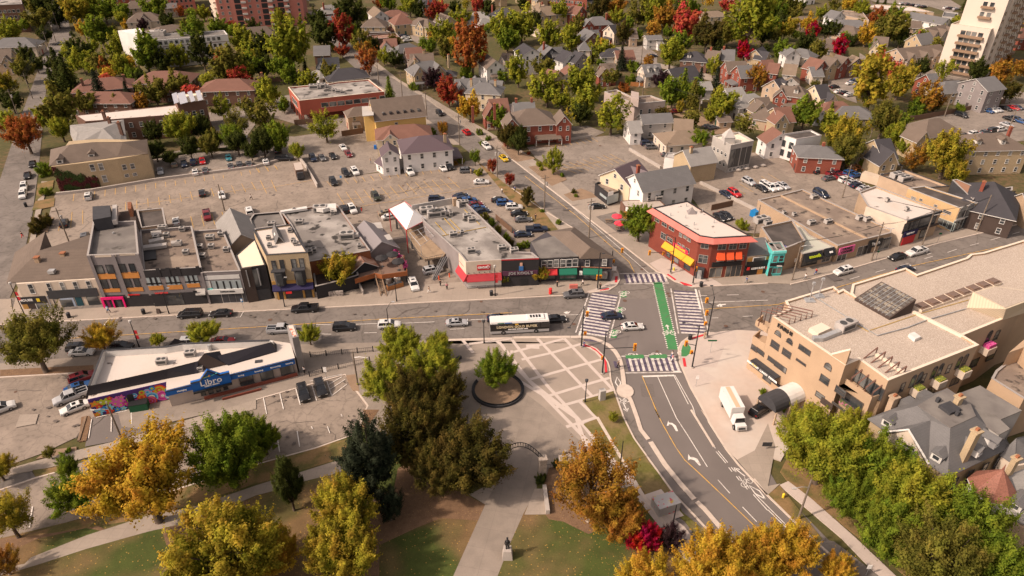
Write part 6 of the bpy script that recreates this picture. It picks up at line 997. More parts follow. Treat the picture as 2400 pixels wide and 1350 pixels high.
hs(("A1 30,352 235,345",11,5,8,'h','cg','at the left edge beside the side road'),("A1 -60,460 95,452",9,6,10,'g','tb','at the left edge just below the grey roofed one',dict(wings=[W(.8,-1)])),("A1 1270,118 1400,110",11,5,8.5,'h','cb','with an arched dormer left of the pink apartment tower',dict(wings=[W(.5,-1,6,.6,5,8.2)])),("A1 1490,245 1600,225",12,3,5,'h','tb','hidden just behind the white slab building'),("A1 815,735 1060,712",12,5.5,8.5,'h','br','first of the brown townhouses from the left, behind the spruce',dict(chim=[(.2,-3,1,M_BRICKB),(.9,-3,1,M_BRICKB)])),("A1 820,850 1120,850",11,5,7.6,'h','br','low townhouse just in front of the leftmost brown townhouse'),("A1 1420,660 1640,655",13,5.5,8.5,'h','br','middle brown townhouse behind the dense green trees'),("A1 1440,770 1640,770",9,4.5,6.5,'h','br','small roof below the middle brown townhouse'),("A1 2010,735 2230,728",12,5.8,8.6,'h','br','brown brick townhouse with balconies right of the solar panels',dict(chim=[(1.1,3,1,M_BRICKB)])),("A2 640,48 735,38",9,6.5,10,'h','rl','tall red brick one right of the pink apartment tower',dict(chim=[(.2,-2,1.5)],wings=[W(.6,-1)])),("A2 640,150 740,145",8,3,5.5,'h','rg','small one below the tall red brick house'),("A2 1100,55 1160,100",8,6,9,'g','wt','with two dark arched windows near the top left of the centre'),("A2 1240,95 1330,90",9,5,7.5,'h','br','behind the row of tan roofs near the top'),("A2 1085,158 1110,158",11,6,9.5,'h','yb','squarish, first of the tan roof row from the left',dict(ext=0)),("A2 1345,115 1350,118",11,6,10.5,'h','yr','pyramid roofed, second of the tan roof row',dict(porch=(0,.5,8,2.5))),("A2 1510,160 1600,175",8,5.5,8.5,'h','yb','third of the tan roof row from the left',dict(wings=[W(.6,-1)])),("A2 1720,118 1800,150",9,5.5,9,'g','yb','with a row of dormers beside the gravel car park',dict(dormers=[(.2,-1),(.5,-1),(.8,-1)])),("A2 2040,108 2110,108",12,4.5,8,'h','ml'.replace('m','g'),'wide grey pyramid roof above the big red maple'),("A2 2270,72 2340,78",10,5,8,'h','gd','dark roofed one right of the wide grey pyramid roof',dict(chim=[(0,0,1)])),("A2 2100,170 2140,165",7,3.5,6,'h','gl','small pale garage roof below the wide grey pyramid roof'),("A2 1190,360 1300,355",9,6,9,'g','wr','white gabled, first in the row right of the side street',dict(wings=[W(.1,-1,5,1,6,8.6)])),("A2 1330,415 1430,395",7,5,7.5,'h','gg','second in the row right of the side street'),("A2 1390,445 1530,435",9,5.5,9,'g','br','third in the row right of the side street'),("A2 1440,500 1640,490",10,6.5,10,'g','yb','tall gabled one with carved trim right of the side street',dict(wings=[W(.15,-1,6,1.5,6.5,9.8)],chim=[(.6,0,1.2,M_BRICKY)])),("A2 1510,575 1640,560",9,6,9.5,'h','yg','blue grey roofed villa beside the dark purple tree',dict(wings=[W(.2,-1,5,1.2,6,9.2),W(.75,-1,5,2.0,6,9.2)],chim=[(.2,0,1.2,M_BRICKY),(1.2,0,1.5,M_BRICKY)],porch=(0,.2,5,3))),("A2 1780,650 1810,650",5,3.5,5,'h','yd','tiny rear wing behind the blue grey villa'),("A2 540,425 680,420",9,4.5,7.5,'g','bg','with a plain grey roof left of the side street'),("A2 580,540 760,530",9,4.5,7.5,'g','wg','grey roofed one nearer the office, behind the yellow green tree',dict(wings=[W(.1,-1,4,.8,4.5,7)])),("A2 560,650 600,660",8,4,5.5,'h','wl','small white one at the fence behind the brick office'),("A2 760,640 900,625",11,4.5,7.5,'h','yd','dark roofed one right behind the brick office'),("A2 2150,500 2230,560",8,6,9,'g','wb','black and white gabled one below the orange red maple',dict(porch=(1,.5,5,2))),("A2 2300,490 2375,500",8,5.5,9,'g','cb','with two gables right of the black and white one',dict(wings=[W(.5,-1,5,.8,5.5,8.6)])),("A2 2170,745 2290,750",9,5,7.5,'g','yg','low yellow rear wing beside the tall yellow tree'),("A2 1860,735 2130,720",9,5.5,8.6,'g','dg','many gabled grey terrace row left of the yellow tree',dict(wings=[W(.12,-1,4,1,5.5,8.2),W(.45,-1,4,1,5.5,8.2),W(.8,-1,4,1,5.5,8.2)],dormers=[(.3,1),(.7,1)])),("A2 2080,765 2180,770",9.5,7,9.6,'h','pg','tall pale villa with a grey hip roof by the side street',dict(chim=[(.1,0,1,M_BRICKY),(.8,0,1,M_BRICKY)])),("A2 2170,920 2330,910",9,5.5,9,'g','rr','tudor gabled one behind the round yellow tree',dict(wings=[W(.0,-1,5,1.2,4.5,8.5),W(.55,-1,4.5,1.5,4.5,8)],porch=(0,.15,6,3))),("A2 2320,975 2400,960",7,5,7,'g','gl','grey roofed one tucked behind the tudor gables'),("A2 905,995 990,985",6,5.5,7.5,'h','tb','small tan one at the left end of the yellow hall',dict(porch=(0,.3,3,2))),("A2 1250,1165 1480,1150",10,6,8.6,'h','pr','with a reddish roof between the yellow hall and the white house',dict(wings=[W(.25,-1,4.5,.6,6,7.8)])),("A2 1510,1265 1620,1255",12,6.5,9.3,'h','wp','white one with a purple brown metal roof and a balcony at the car park edge',dict(chim=[(.9,-2,.6,M_BRICKY)],porch=(1,.5,9,3.5),wings=[W(-.25,-1,5,.5,6.5,8.4)])),("B2 1200,150 1260,185",7,3,5,'g','wp','low white lean to wing at the left of the purple roofed house'),("A3 250,60 400,50",11,6.5,10,'h','yt','old cream mansion in front of the long red brick block',dict(chim=[(.3,0,1.5,M_BRICKY)],wings=[W(.2,-1,5,1,6.5,9.6)])),("A3 560,45 650,60",10,6.5,10,'g','rr','red brick mansion right of the cream one near the top',dict(chim=[(0,2,1.5),(.9,2,1.5)])),("A3 285,215 360,205",9,3.5,6.5,'h','ct','low tan hip roof between the yellow trees'),("A3 750,155 840,150",9,7,10,'h','rg','tall red brick one with a grey roof and red chimneys',dict(chim=[(-.1,1,1.5),(.8,-2,1.5)],wings=[W(.05,-1,5,1,7,9.6)],porch=(0,.3,5,2))),("A3 905,235 960,225",8,6,9,'g','cd','with a triple window gable and dark roof',dict(porch=(3,.5,6,2))),("A3 1080,265 1150,262",8,4.5,8,'g','tb','brown roofed one behind the orange tree near the garages'),("A3 1245,328 1380,325",7,5,6.2,'g','gg','two storey garage with a red base beside the small yard'),("A3 1345,375 1390,372",5,3.2,4.4,'g','wl','little white shed beside the red and grey garage'),("A3 110,400 190,455",9,8.5,11,'g','wd','white modern three storey box with dark gable roof'),("A3 300,405 370,440",9,7,10.5,'g','kg','charcoal gabled one with an orange chimney',dict(wings=[W(.8,1,5,1,7,10)],chim=[(.5,-2,1.5)])),("A3 480,460 555,485",9,6.5,10,'g','wd','white gabled one with two tall windows'),("A3 590,470 660,490",9,6.5,10,'g','dd','dark grey gabled one right of the white gable',dict(porch=(1,.5,6,2))),("A3 670,380 680,380",5,7,10,'h','cg','slim turret roofed one behind the dark gabled row'),("A3 520,600 560,640",8,5,8,'g','cr','with a small cream gable and reddish roof'),("A3 340,640 440,660",9,5,8,'g','tr','reddish roof hidden by yellow trees'),("A3 830,590 950,585",9,4.5,8.2,'g','rb','brown roofed red gabled bungalow in the centre',dict(wings=[W(.1,-1,5,.6,4.5,7.6)])),("A3 960,470 1120,462",9,4.5,7.5,'g','tr','with a reddish tan roof at the car yard'),("A3 900,450 980,448",8,5,7.5,'h','gd','dark roof behind the reddish tan one'),("A3 1215,600 1370,590",9,5,8.5,'g','cg','with a cream gable and two dormers beside the purple tree',dict(dormers=[(.3,-1),(.7,-1)],porch=(3,.5,6,2))),("A3 1460,640 1690,605",12,4,8,'g','dd','barn like one with a huge plain dark roof'),("A3 1690,475 1730,478",10,5,8,'h','bd','dark pyramid roofed brick bungalow',dict(dormers=[(.3,-1)])),("A3 1830,460 1940,475",9,5,8.5,'g','cb','brown roofed one left of the crimson tree',dict(chim=[(.2,0,1)])),("A3 1960,455 2070,460",9,5,8.5,'g','rg','grey roofed one touching the crimson tree',dict(chim=[(.1,0,1)])),("A3 2270,460 2330,430",9,5,8.5,'g','yd','dark roofed one right of the crimson tree',dict(wings=[W(.2,-1,5,.8,5,8)])),("A3 1990,570 2170,565",9,5.5,9,'g','rb','brown roofed red gabled one, rear of a pair'),("A3 2100,610 2290,600",9,6,9.5,'g','rg','with a blue grey roof and columned porch',dict(porch=(3,.5,7,3))),("A3 2320,560 2420,552",8,5,8.5,'g','rr','reddish roofed one right of the blue grey roof'),("A3 1200,1062 1470,1048",7,5.5,7.5,'g','gg','ivy patched mint walled one in front of the concrete block'),("A3 1080,1125 1180,1120",8,4.5,7,'g','wl','small lavender white one left of the ivy patched house'),("A3 1520,1100 1680,1110",8,5,7.5,'g','ct','beige gabled one in the centre by the back lane'),("A3 1530,1215 1740,1200",11,4,6.5,'h','ct','wide beige bungalow roof beside the grey modern studio'),("A3 1985,820 2130,805",9,4,6.5,'g','gl','pale grey roof left of the yellow birch'),("A3 2150,880 2260,865",9,5,8,'h','gl','pale grey roofed one behind the yellow birch'),("A3 2260,910 2382,900",8,5,8.5,'g','yb','with an arched window gable and brown roof',dict(wings=[W(.1,-1,5.5,.6,5,8.3)])),("A3 1905,1085 2020,1080",6,2.6,3.4,'g','tb','small shed near the yellow green trees'),("A3 2160,1060 2250,1052",5,3,3.6,'g','tb','tiny brown outbuilding left of the arched window gable'),("A3 1700,760 1840,755",8,4,6,'g','gl','low pale roof behind two tall conifers'),("A3 130,1010 230,1005",12,7,10.5,'h','rb','large red brick mansion with a white columned balcony',dict(wings=[W(0,-1,5,1,7,9.8),W(1.15,-1,5,1,7,9.8)],chim=[(-.3,2,1.5),(-.8,0,1.5)],porch=(0,.8,9,3))),("A3 20,950 200,945",9,6,8.5,'g','rg','grey roofed red brick one behind the large mansion',dict(chim=[(.1,0,1.2),(.9,0,1.2)])),("A3 1800,105 1920,98",10,6,8,'h','pt','long cream one half hidden left of the giant tree'),("A4 300,150 400,155",12,4,7,'h','tb','wide brown roof behind the magenta tree'),("A4 590,90 680,110",9,6,9,'g','wg','white and navy gabled one near the top right'),("A4 690,180 860,185",9,5,7.5,'h','dg','dark roofs right of the navy gable'),("A4 720,230 800,245",11,4.5,7.5,'h','tb','with a brown hip roof below the dark conifer crown'),("A4 1000,335 1120,345",9,5,8.5,'g','pb','pale one with a brown roof right of the red tree',dict(wings=[W(.2,-1,4,.6,4,7.5)])),("A4 500,350 620,360",9,4,6.5,'h','wb','pale blue walled bungalow above the red tree'),("A4 590,410 660,415",6,3.5,5.5,'h','yb','small cream one left of the red tree'),("A4 190,430 250,460",7,5.5,8,'g','wg','white gabled one among trees left of the red tree'),("A4 290,445 370,460",8,4,6.5,'h','cg','grey roof right behind the small white gable'),("A4 400,530 520,560",9,5.5,9,'g','rr','first of the red brick gabled row from the left'),("A4 530,515 640,545",9,5.5,9,'g','yb','second of the red brick gabled row, with ivy'),("A4 640,505 740,530",9,5.5,9,'g','rb','third of the red brick gabled row'),("A4 790,510 850,535",8,5.5,8.5,'g','bt','last of the red brick gabled row at the right',dict(dormers=[(.5,-1)])),("A4 20,580 110,590",9,6,9,'g','rr','red brick gabled one with two bright windows'),("A4 160,590 270,600",10,5.5,8.5,'g','gt','tan shingled one with a side porch',dict(wings=[W(.8,-1,6,3,3,5)])),("A4 390,620 490,620",10,4,6.5,'g','cg','with a green grey roof beside the terrace car park'),("A4 130,790 230,800",8,5,8.5,'g','rb','with a blue door and brown cross gable',dict(wings=[W(.1,-1,5,.6,5,8)])),("A4 260,790 300,795",8,6,9,'h','rb','red brick foursquare with a white porch',dict(dormers=[(.5,-1)],porch=(0,.5,7,2.5))),("A4 440,790 540,780",9,6,9.5,'g','pd','tall pale one with a steep dark gable',dict(wings=[W(.8,-1,4,2,5,7.5)])),("A4 60,740 130,720",9,5,8.5,'g','td','dark roofed one with a small dormer',dict(dormers=[(.7,-1)])),("A4 560,945 700,940",9,4,7,'h','wr','brown hip roof with a tiny white gable',dict(wings=[W(0,-1,4.5,1,3.5,6)])),("A4 700,985 850,985",11,3.4,6,'h','dg','wide grey bungalow with a columned porch'),("A4 60,1000 200,990",10,5,8.5,'g','yr','big brown roof left of the tall round green tree',dict(wings=[W(.1,-1,5,.6,5,8)])),("A4 -20,1000 20,950",9,4,7,'h','tb','brown roof at the left of the big brown gable'),("A4 50,1180 130,1235",9,5.5,8.5,'g','wr','white corner one with a brown roof beside the white box'),("A4 1480,690 1560,680",9,5.5,9,'g','rg','salmon brick gabled one right of the great maple'),("A4 1650,755 1780,745",9,5,8,'h','yg','grey roofed cream one behind the grey gabled block'),("A4 1940,730 2100,705",12,8.5,11.5,'g','dg','tall blank grey gabled one at the car park wall'),("A4 1490,1110 1600,1095",11,7,10.5,'h','yb','large pale brick foursquare at the car park corner',dict(wings=[W(-.1,-1,5,1,6.5,9.5)],porch=(0,.7,6,3))),("A4 1960,1240 2180,1235",12,8,11,'h','yb','large pale brick one with white dormers near the right edge',dict(dormers=[(.2,-1),(.6,-1)],chim=[(.9,2,1)])),("B4 410,78 540,84",9,5.5,7.6,'h','rg','small red brick one at the end of the lane',dict(chim=[(.6,0,.8)])),("B4 1000,25 1130,15",11,6,10,'g','yd','dark roofed tea house with a yellow gable and patio',dict(wings=[W(.2,-1,6,2,5,9)],porch=(1,.5,9,4))),("B3 965,300 1160,214",10.5,6,9.3,'g','pp','yellow one with a purple brown roof and a black shopfront',dict(wings=[W(.6,-1,5,1.0,6,8.8)])),("B3 1150,345 1620,265",9.5,7,10.2,'g','wg','white and brick one with a long dark grey roof beside it',dict(chim=[(.1,1.5,1.5)])),("B3 1600,125 1840,88",9,6,9,'g','yl','old brick barn with a pale metal roof',dict(chim=[(.2,-1,1,M_BRICKY)],wins=False)),("A4 1460,260 1660,225",10,6,9,'g','gb','upper grey townhouse row left of the white tower',dict(wings=[W(.1,-1,5,.8,5.5,8.5),W(.5,-1,5,.8,5.5,8.5),W(.9,-1,5,.8,5.5,8.5)])),("A4 1200,450 1600,410",11,6,9,'g','tb','lower tan townhouse row left of the white tower',dict(wings=[W(.15,-1,5,1,5,8),W(.45,-1,5,1,5,8),W(.75,-1,5,1,5,8)])),("A4 1340,110 1680,170",10,5,7.5,'g','wg','long white motel like row near the top right'),("A4 1120,190 1180,190",9,4,7,'g','tb','roof among trees above the upper grey townhouses'),("A4 1290,190 1420,195",10,5,7.5,'g','tb','brown roof behind the upper grey townhouses'))
ih=Bld('brick_hall','ivy clad buff brick hall with a brown hip roof and dormers beside the car park','building',"B1 475,278 1085,205 1375,155 1365,30 900,20 640,40",base=(0,"B1 545,520"),wall=M_BRICKY,flat=False)
b=MB();b.prism(ih.P,0,ih.H-.1);b.build('wall',M_BRICKY,ih.r);zh=ih.H;q=Q3("B1 455,275 1090,190 1375,158 1370,25 1140,50 860,52 650,75 640,85",[zh,zh,zh,zh+2,zh+3.4,zh+3.4,zh+3.4,zh+3])
facefan('roof',[[q[0],q[1],q[5],q[6]],[q[1],q[2],q[3],q[4],q[5]],[q[0],q[6],(*G(pts("B1 470,120")[0],zh),zh)]],M_ROOFB,ih.r)
for s in("B1 860,290","B1 940,280","B1 888,405","B1 975,392","B1 632,452"):f,L=ih.fr(0);u,z=hits(f,pts(s)[0]);put_window(ih.r,f,u,z,1.1,2.0,'sash')
for s in("B1 1158,285","B1 1233,275","B1 1180,363","B1 1255,352"):f,L=ih.fr(1);u,z=hits(f,pts(s)[0]);put_window(ih.r,f,u,z,1.0,1.5 if '28' in s or '27' in s else.8,'sash')
f,L=ih.fr(0);az=math.atan2(f[2][1],f[2][0]);dorm(ih.r,"B1 555,235",zh+.7,az,1.6,M_ROOFB);dorm(ih.r,"B1 850,180",zh+.9,az,1.6,M_ROOFB)
m_iv=mat('ivy',(.045,.07,.015),.95,[('noise',.35,(.10,.018,.02),.48,.56,.95,3),('noise',4,.5,.35,.7,.8)]);rr_=random.Random(3);b=MB();P_,U_,N_=f
for i in range(4200):
 u=rr_.random()**.9*L*.62;zt=8.2-5.6*(u/L/.62)**.7+.5*math.sin(u*2.1)+rr_.gauss(0,.3);z=rr_.random()*max(.6,min(zt,7.9));o=.05+rr_.random()*.25;s=.22
 c_=Vector((P_[0]+U_[0]*u+N_[0]*o,P_[1]+U_[1]*u+N_[1]*o,z));n_=Vector((N_[0]+rr_.gauss(0,.4),N_[1]+rr_.gauss(0,.4),.4+rr_.gauss(0,.4))).normalized();t_=n_.orthogonal().normalized()*s;w_=n_.cross(t_);b.face([c_-t_,c_+w_,c_+t_,c_-w_])
b.build('ivy',m_iv,ih.r)
def blk(nm,lab,cat,roof,H,wall,roofm=None,wins=(),**k):
 o=Bld(nm,lab,cat,roof,H=H,wall=wall,roofm=roofm,**k)
 for w in wins:o.row(*w[:1],*w[1:5],w[5]if len(w)>5 else 1.4,w[6]if len(w)>6 else 'sash')
 return o
def floors(o,i,nfl,n,h0=1.8,dz=3,w=1.3,h=1.4,st='thin',fm=None):
 for k in range(nfl):o.row(i,n,h0+dz*k,w,h,st,fm)
def balc(o,i,nfl,u0,u1,dz=3,h0=3.2,d=1.3,m=None):
 for k in range(nfl):o.box(i,u0,u1,.03,d,h0+dz*k-.2,h0+dz*k+.75,m or M_BRN,'balcony');o.box(i,u0+.005,u1-.005,.02,.06,h0+dz*k+.8,h0+dz*k+2.3,M_GLASS,'balcony_door')
o=blk('apartment_block','brown brick flat roofed apartment block in the far top left corner','apartment building',"A1 -250,60 205,38 190,-40 -250,-40",14,M_BRICKB);floors(o,0,4,9)
o=blk('apartment_block','white panelled slab apartment block with dark red trim left of the big trees','apartment building',"A1 1290,390 2118,322 2085,283 1560,312 1320,345",12,M_WHITE,M_FLATG,par=.4,capm=MATS_WHITE);floors(o,0,4,14,2,2.9);balc(o,0,3,.17,.25,2.9,3.2,1.4,M_LGREY)
m_dr=mat('oxblood_trim',(.13,.03,.03),.7)
for z in(3,6,9):o.box(0,0,1,.0,.06,z,z+.2,m_dr,'trim')
t=MB();P_=GP("A1 1095,285 1178,302 1345,330 1300,262",14);t.prism(P_,0,14);t.build('stair_tower',M_WHITE,o.r);ac(o.r,"A1 1480,310",12.6,3,0);t=MB();t.box((*G(pts("A1 1460,300")[0],13),11.7),(7,4,2),.1);t.build('plant_room',M_AC,o.r)
Pk=Bld('apartment_tower','tall pink brick apartment tower with recessed dark balconies near the top left','apartment building',"F 500,10 F 700,10 F 690,-20 F 510,-20",H=1,wall=M_RED,flat=False)
pb=GP("F 520,66 F 716,56 F 740,-60 F 505,-30",0);pb=[G((520,68)),G((717,58)),G((722,30)),G((500,35))];Pk.P=pb;m_pk=mat('pink_brick',(.42,.16,.125),.9,[('noise',.3,.85,.4,.7,.6)]);b=MB();b.prism(pb,0,42);b.build('wall',m_pk,Pk.r)
for k in range(13):
 z=2+3*k
 for u in(.05,.13,.38,.47,.66,.83,.95):f,L=Pk.fr(0);put_window(Pk.r,f,L*u,z,1.2,1.5,'thin')
 for u in(.24,.55,.74):Pk.box(0,u-.035,u+.035,.02,.08,z-1.1,z+1.3,M_BLACK,'balcony_shade_panel');Pk.box(0,u+.04,u+.10,.02,1.0,z-1.2,z-.3,M_LGREY,'balcony')  # black panel on a flat wall, a recess's shade put into its colour
 Pk.box(3,.3,.95,.02,1.4,z-1.2,z-.3,M_CREAM,'balcony');Pk.box(3,.35,.9,.02,.08,z-.2,z+1.2,M_GLASS,'window')
o=Bld('apartment_block','distant red brick apartment wing between trees left of the pink tower','apartment building',"F 385,-30 F 448,-34 F 440,-60 F 390,-50",H=16,wall=m_pk,roofm=M_FLATG);floors(o,0,5,5,2)
o=blk('apartment_block','long red brick block with rows of windows at the top centre edge','apartment building',"F 1250,-52 F 1378,-42 F 1370,-80 F 1255,-80",17,M_BRICKR);floors(o,0,5,16,2,3.2)
o=blk('apartment_block','old long building with a worn white flat roof behind the ivy clad hall','building',"A1 790,1130 1695,1060 1640,975 700,1072",8,M_BRICKB,M_FLATW,par=.2,cap=False);floors(o,0,2,8,2.2,3.4,1.0,1.5,'sash')
o=blk('brick_building','dark brick block topped with white solar panels','building',"A1 1648,965 1912,932 1882,852 1600,882",11,M_BRICKB,MATS['cream_membrane'],par=.3,cap=False);floors(o,0,2,3,3,4,1,1.6,'sash');floors(o,3,2,3,3,4,1,1.6,'sash')
m_sol=mat('solar_glass',(.42,.42,.46),.25,spec=.7)
for r_ in("A1 1600,885 1645,868 1662,938 1618,955","A1 1650,880 1720,862 1745,940 1675,958","A1 1745,868 1785,853 1815,925 1775,938","A1 1820,858 1862,846 1885,915 1842,928"):P_=GP(r_,11.9);b=MB();b.hexa([(*P_[0],12.2),(*P_[3],11.4),(*P_[2],11.4),(*P_[1],12.2)],[(*P_[0],12.3),(*P_[3],11.5),(*P_[2],11.5),(*P_[1],12.3)]);b.build('solar_panel',m_sol,o.r)
r_=root('slate_house',G(pts("A1 900,1250")[0],7),'old grey slate mansard and gabled house between the ivy clad hall and white flat roof','house');q=Q3("A1 650,1165 1150,1112 1178,1300 1110,1345 900,1330 700,1345 655,1250 960,1195 720,1230",[7.5,9.5,6,6,6,6,6,9.5,8]);b=MB();b.prism([p[:2]for p in(q[0],q[1],q[2],q[3],q[5],q[6])],0,5.7);b.build('wall',M_BRICKY,r_);facefan('roof',[[q[0],q[1],q[7]],[q[1],q[2],q[3],q[7]],[q[7],q[3],q[4]],[q[7],q[4],q[5],q[8]],[q[0],q[7],q[8],q[6]],[q[8],q[5],q[6]]],M_ROOFL,r_)
for s in("A1 980,1110","A1 1030,1170","A1 1125,1215"):chimney(r_,s,8.5,11,.9,M_BRICKB,0)
o=Bld('office_building','red brick office on stilts with a stained white flat roof and a strip of windows','office building',"A2 400,937 1192,852 1050,740 755,765 685,778 300,812",base=(0,"A2 435,1142"),wall=mat('office_brick',(.38,.10,.065),.9,[('noise',.3,.85,.4,.7,.6)]),roofm=M_FLAT,par=.4,capm=MATS['cream_coping'],z0=2.8)
HO=o.H;f,L=o.fr(0)
for k in range(7):put_window(o.r,f,L*(.285+.095*k),HO-2.5,L*.08,1.6,'thin',MATS['cream_coping'])
put_window(o.r,f,L*.97,HO-2.4,2,1.8,'wide');f5,L5=o.fr(5)
for k in range(5):put_window(o.r,f5,L5*(.3+.1*k),HO-3,L5*.08,2.2,'thin',MATS_WHITE)
b=MB();b.prism(inset(o.P if area(o.P)>0 else o.P[::-1],3.5),0,2.8);b.build('ground_floor',M_BRICKR,o.r)
for t in(0,.25,.5,.75,1):
 for e,tt in((0,t),(5,t)):p=lerp(o.P[e],o.P[(e+1)%6],min(max(tt,.02),.98));b=MB();b.box((*p,0),(.5,.5,2.8));b.build('stilt',M_BRICKR,o.r)
for s,k in(("A2 540,825",3),("A2 610,815",3),("A2 735,855",1),("A2 765,865",1)):ac(o.r,s,HO-.4,k,.1)
y_=Bld('yellow_hall','large bright yellow hall with a steep brown roof and a row of skylights','building',"A2 1112,1115 1578,1065 1535,900 1055,955",H=9,wall=M_YEL,flat=False);y_.P=[G(p,8.2)for p in pts("A2 1112,1118 1578,1068")];bk_=GP("A2 1535,905 1055,960",12.4);f,L=frame(y_.P[0],y_.P[1],bk_[0]);dpt=13
P4=[y_.P[0],y_.P[1],(y_.P[1][0]-f[2][0]*dpt,y_.P[1][1]-f[2][1]*dpt),(y_.P[0][0]-f[2][0]*dpt,y_.P[0][1]-f[2][1]*dpt)];y_.P=P4;b=MB();b.prism(P4,0,8.2)
for i,j,s in((0,3,1),(1,2,-1)):p,q=Vector(P4[i]),Vector(P4[j]);m_=(p+q)/2;u_=Vector(f[1])*s*.3;b.hexa([(*p,8.2),(*q,8.2),(*(q+u_),8.2),(*(p+u_),8.2)],[(*m_,12.9),(*(m_*1.00001),12.9),(*(m_+u_),12.9),(*(m_+u_*.99),12.9)])
b.build('wall',M_YEL,y_.r);slope_roof(P4,8.2,13.2,'gable',M_ROOFB,y_.r)
for k in range(6):a=lerp(P4[0],P4[1],.18+.14*k);p=(a[0]-f[2][0]*1.9,a[1]-f[2][1]*1.9);b=MB();b.obox((p,f[1],f[2]),-.4,.4,-.8,.8,9.3,9.95);b.build('skylight',M_GLASS,y_.r)
for t,z in((.16,4),(.27,4),(.4,6)):put_window(y_.r,f,L*t,z,.9,1.3,'sash')
b=MB();b.prism(GP("A2 1000,1050 1110,1045 1090,985 990,990",10),0,10);b.build('stair_wing',M_YEL,y_.r);b=MB();b.prism(GP("A2 990,1080 1095,1070 1090,982 985,990",10.2),10.003,10.2);b.build('stair_roof',M_LGREY,y_.r)
o=blk('concrete_building','boxy beige grey concrete building with split level flat roofs in the middle of the photo','building',"A3 1145,965 1428,940 1290,890 1110,900 975,835 860,855",None,wallm('grey_beige_render',(.42,.34,.30)),M_FLATB,base=(1,"A3 1420,1120"),par=.5,capm=M_LGREY);o.row(0,3,o.H*.55,.9,1.6);b=MB();b.prism(GP("A3 1110,845 1180,860 1180,925 1110,905",o.H+2.4),o.H-.4,o.H+2.4);b.build('stair_head',MATS['grey_beige_render'],o.r)
o=blk('modern_studio','grey panelled modern studio with a pointed glass roof lantern and tall dark windows','building',"B3 2038,82 2250,40 A3 2110,1230 1870,1265",9,wallm('studio_panel',(.40,.37,.34)),MATS['cream_membrane'],par=.5,capm=M_LGREY)
for u,w in((.14,2),(.36,2.2),(.62,2.2),(.86,2.2)):f,L=o.fr(0);put_window(o.r,f,L*u,4.6,w*L/12,5.6,'wide',M_DARK)
o.row(0,5,.9,1,.8);floors(o,3,2,4,2.2,3.2,.9,1.0,'grid');b=MB();p=G(pts("A3 2010,1310")[0],9);b.hexa([(p[0]-1.6,p[1]-1.6,8.5),(p[0]+1.6,p[1]-1.6,8.5),(p[0]+1.6,p[1]+1.6,8.5),(p[0]-1.6,p[1]+1.6,8.5)],[(p[0]-1.6,p[1]-1.6,10.5),(p[0]+1.6,p[1]-1.6,10.5),(p[0]+1.6,p[1]+1.6,10.5),(p[0]-1.6,p[1]+1.6,10.5)]);b.hexa([(p[0]-1.7,p[1]-1.7,10.5),(p[0]+1.7,p[1]-1.7,10.5),(p[0]+1.7,p[1]+1.7,10.5),(p[0]-1.7,p[1]+1.7,10.5)],[(p[0]-.05,p[1]-.05,13),(p[0]+.05,p[1]-.05,13),(p[0]+.05,p[1]+.05,13),(p[0]-.05,p[1]+.05,13)]);b.build('roof_lantern',M_LGREY,o.r)
o=blk('white_box_house','plain white two storey box house beside the small red brick one','house',"B4 265,25 500,-10 400,-60 A4 120,1250",None,M_WHITE,M_FLATD,base=(0,"B4 230,235"),par=.4);f,L=frame(G(pts("B4 265,25")[0],o.H),G(pts("A4 110,1250")[0],o.H),o.c)
for s in("B4 140,60","B4 215,85","B4 125,145","B4 200,170"):u,z=hits(f,pts(s)[0]);put_window(o.r,f,u,z,1.3,1.8,'grid',M_BLACK)
o=blk('corner_shop','black curved corner shopfront attached to the yellow gabled house','shop',"B3 772,440 905,540 1000,510 995,480 900,425 800,425",3.6,M_BLK,M_FLATB,par=.4,capm=M_BLACK);o.pbox(0,"B3 820,520 880,590",.02,.08,m_pw,'shop_window');o.pbox(1,"B3 890,555 985,600",.02,.08,m_pw,'shop_window');o.pbox(1,"B3 895,520 940,540",.05,.1,M_WTX,'lettering')
o=blk('cafe_building','low cafe wing with a tan roof and white sign board beside the red parasols','cafe',"B3 1045,650 1190,670 1320,665 1430,640 1380,595 1100,590 1010,600",3.8,M_BRICKB,mat('tan_flat_roof',(.42,.36,.31),.9,[('noise',.3,.85,.4,.7,.7)]),par=.1,cap=False);o.box(0,.1,.9,.05,.25,2.6,3.7,M_WTX,'sign_board');o.box(0,.0,.25,.02,.1,.2,2.4,M_ORG,'door');ac(o.r,"B3 1270,600",3.8,0,.2);ac(o.r,"B3 1360,590",3.8,1,.2)
o=blk('back_shed','small white walled flat shed beside the old brick barn','shed',"B3 1420,190 1510,205 1520,150 1440,150",4,M_WHITE,M_LGREY,par=.2)
o=blk('flat_annex','row of low flat grey roofs at the end of the side street','building',"A2 1040,310 1245,300 1180,262 1040,270",4,M_BRICKB,M_FLATG);o=blk('flat_annex','long low reddish flat roof behind the row of gabled houses','building',"A2 1080,365 1335,345 1300,305 1055,325",5,M_BRICKB,MATS['rusted_tin'])
o=blk('warehouse','long low white roofed warehouse near the top right corner','warehouse',"A4 1090,90 1545,115 1330,60 1000,40 890,55",6,M_TAN,M_FLATW,par=.3);o=blk('warehouse','long tan colonnaded block left of the white roofed warehouse','building',"A4 650,130 940,190 880,110 700,95",5,M_TAN,M_FLATB)
o=blk('warehouse','grey flat building left of the white tower at the top edge','building',"A4 1620,150 1760,165 1770,120 1640,105",6,M_LGREY,M_ROOFG)
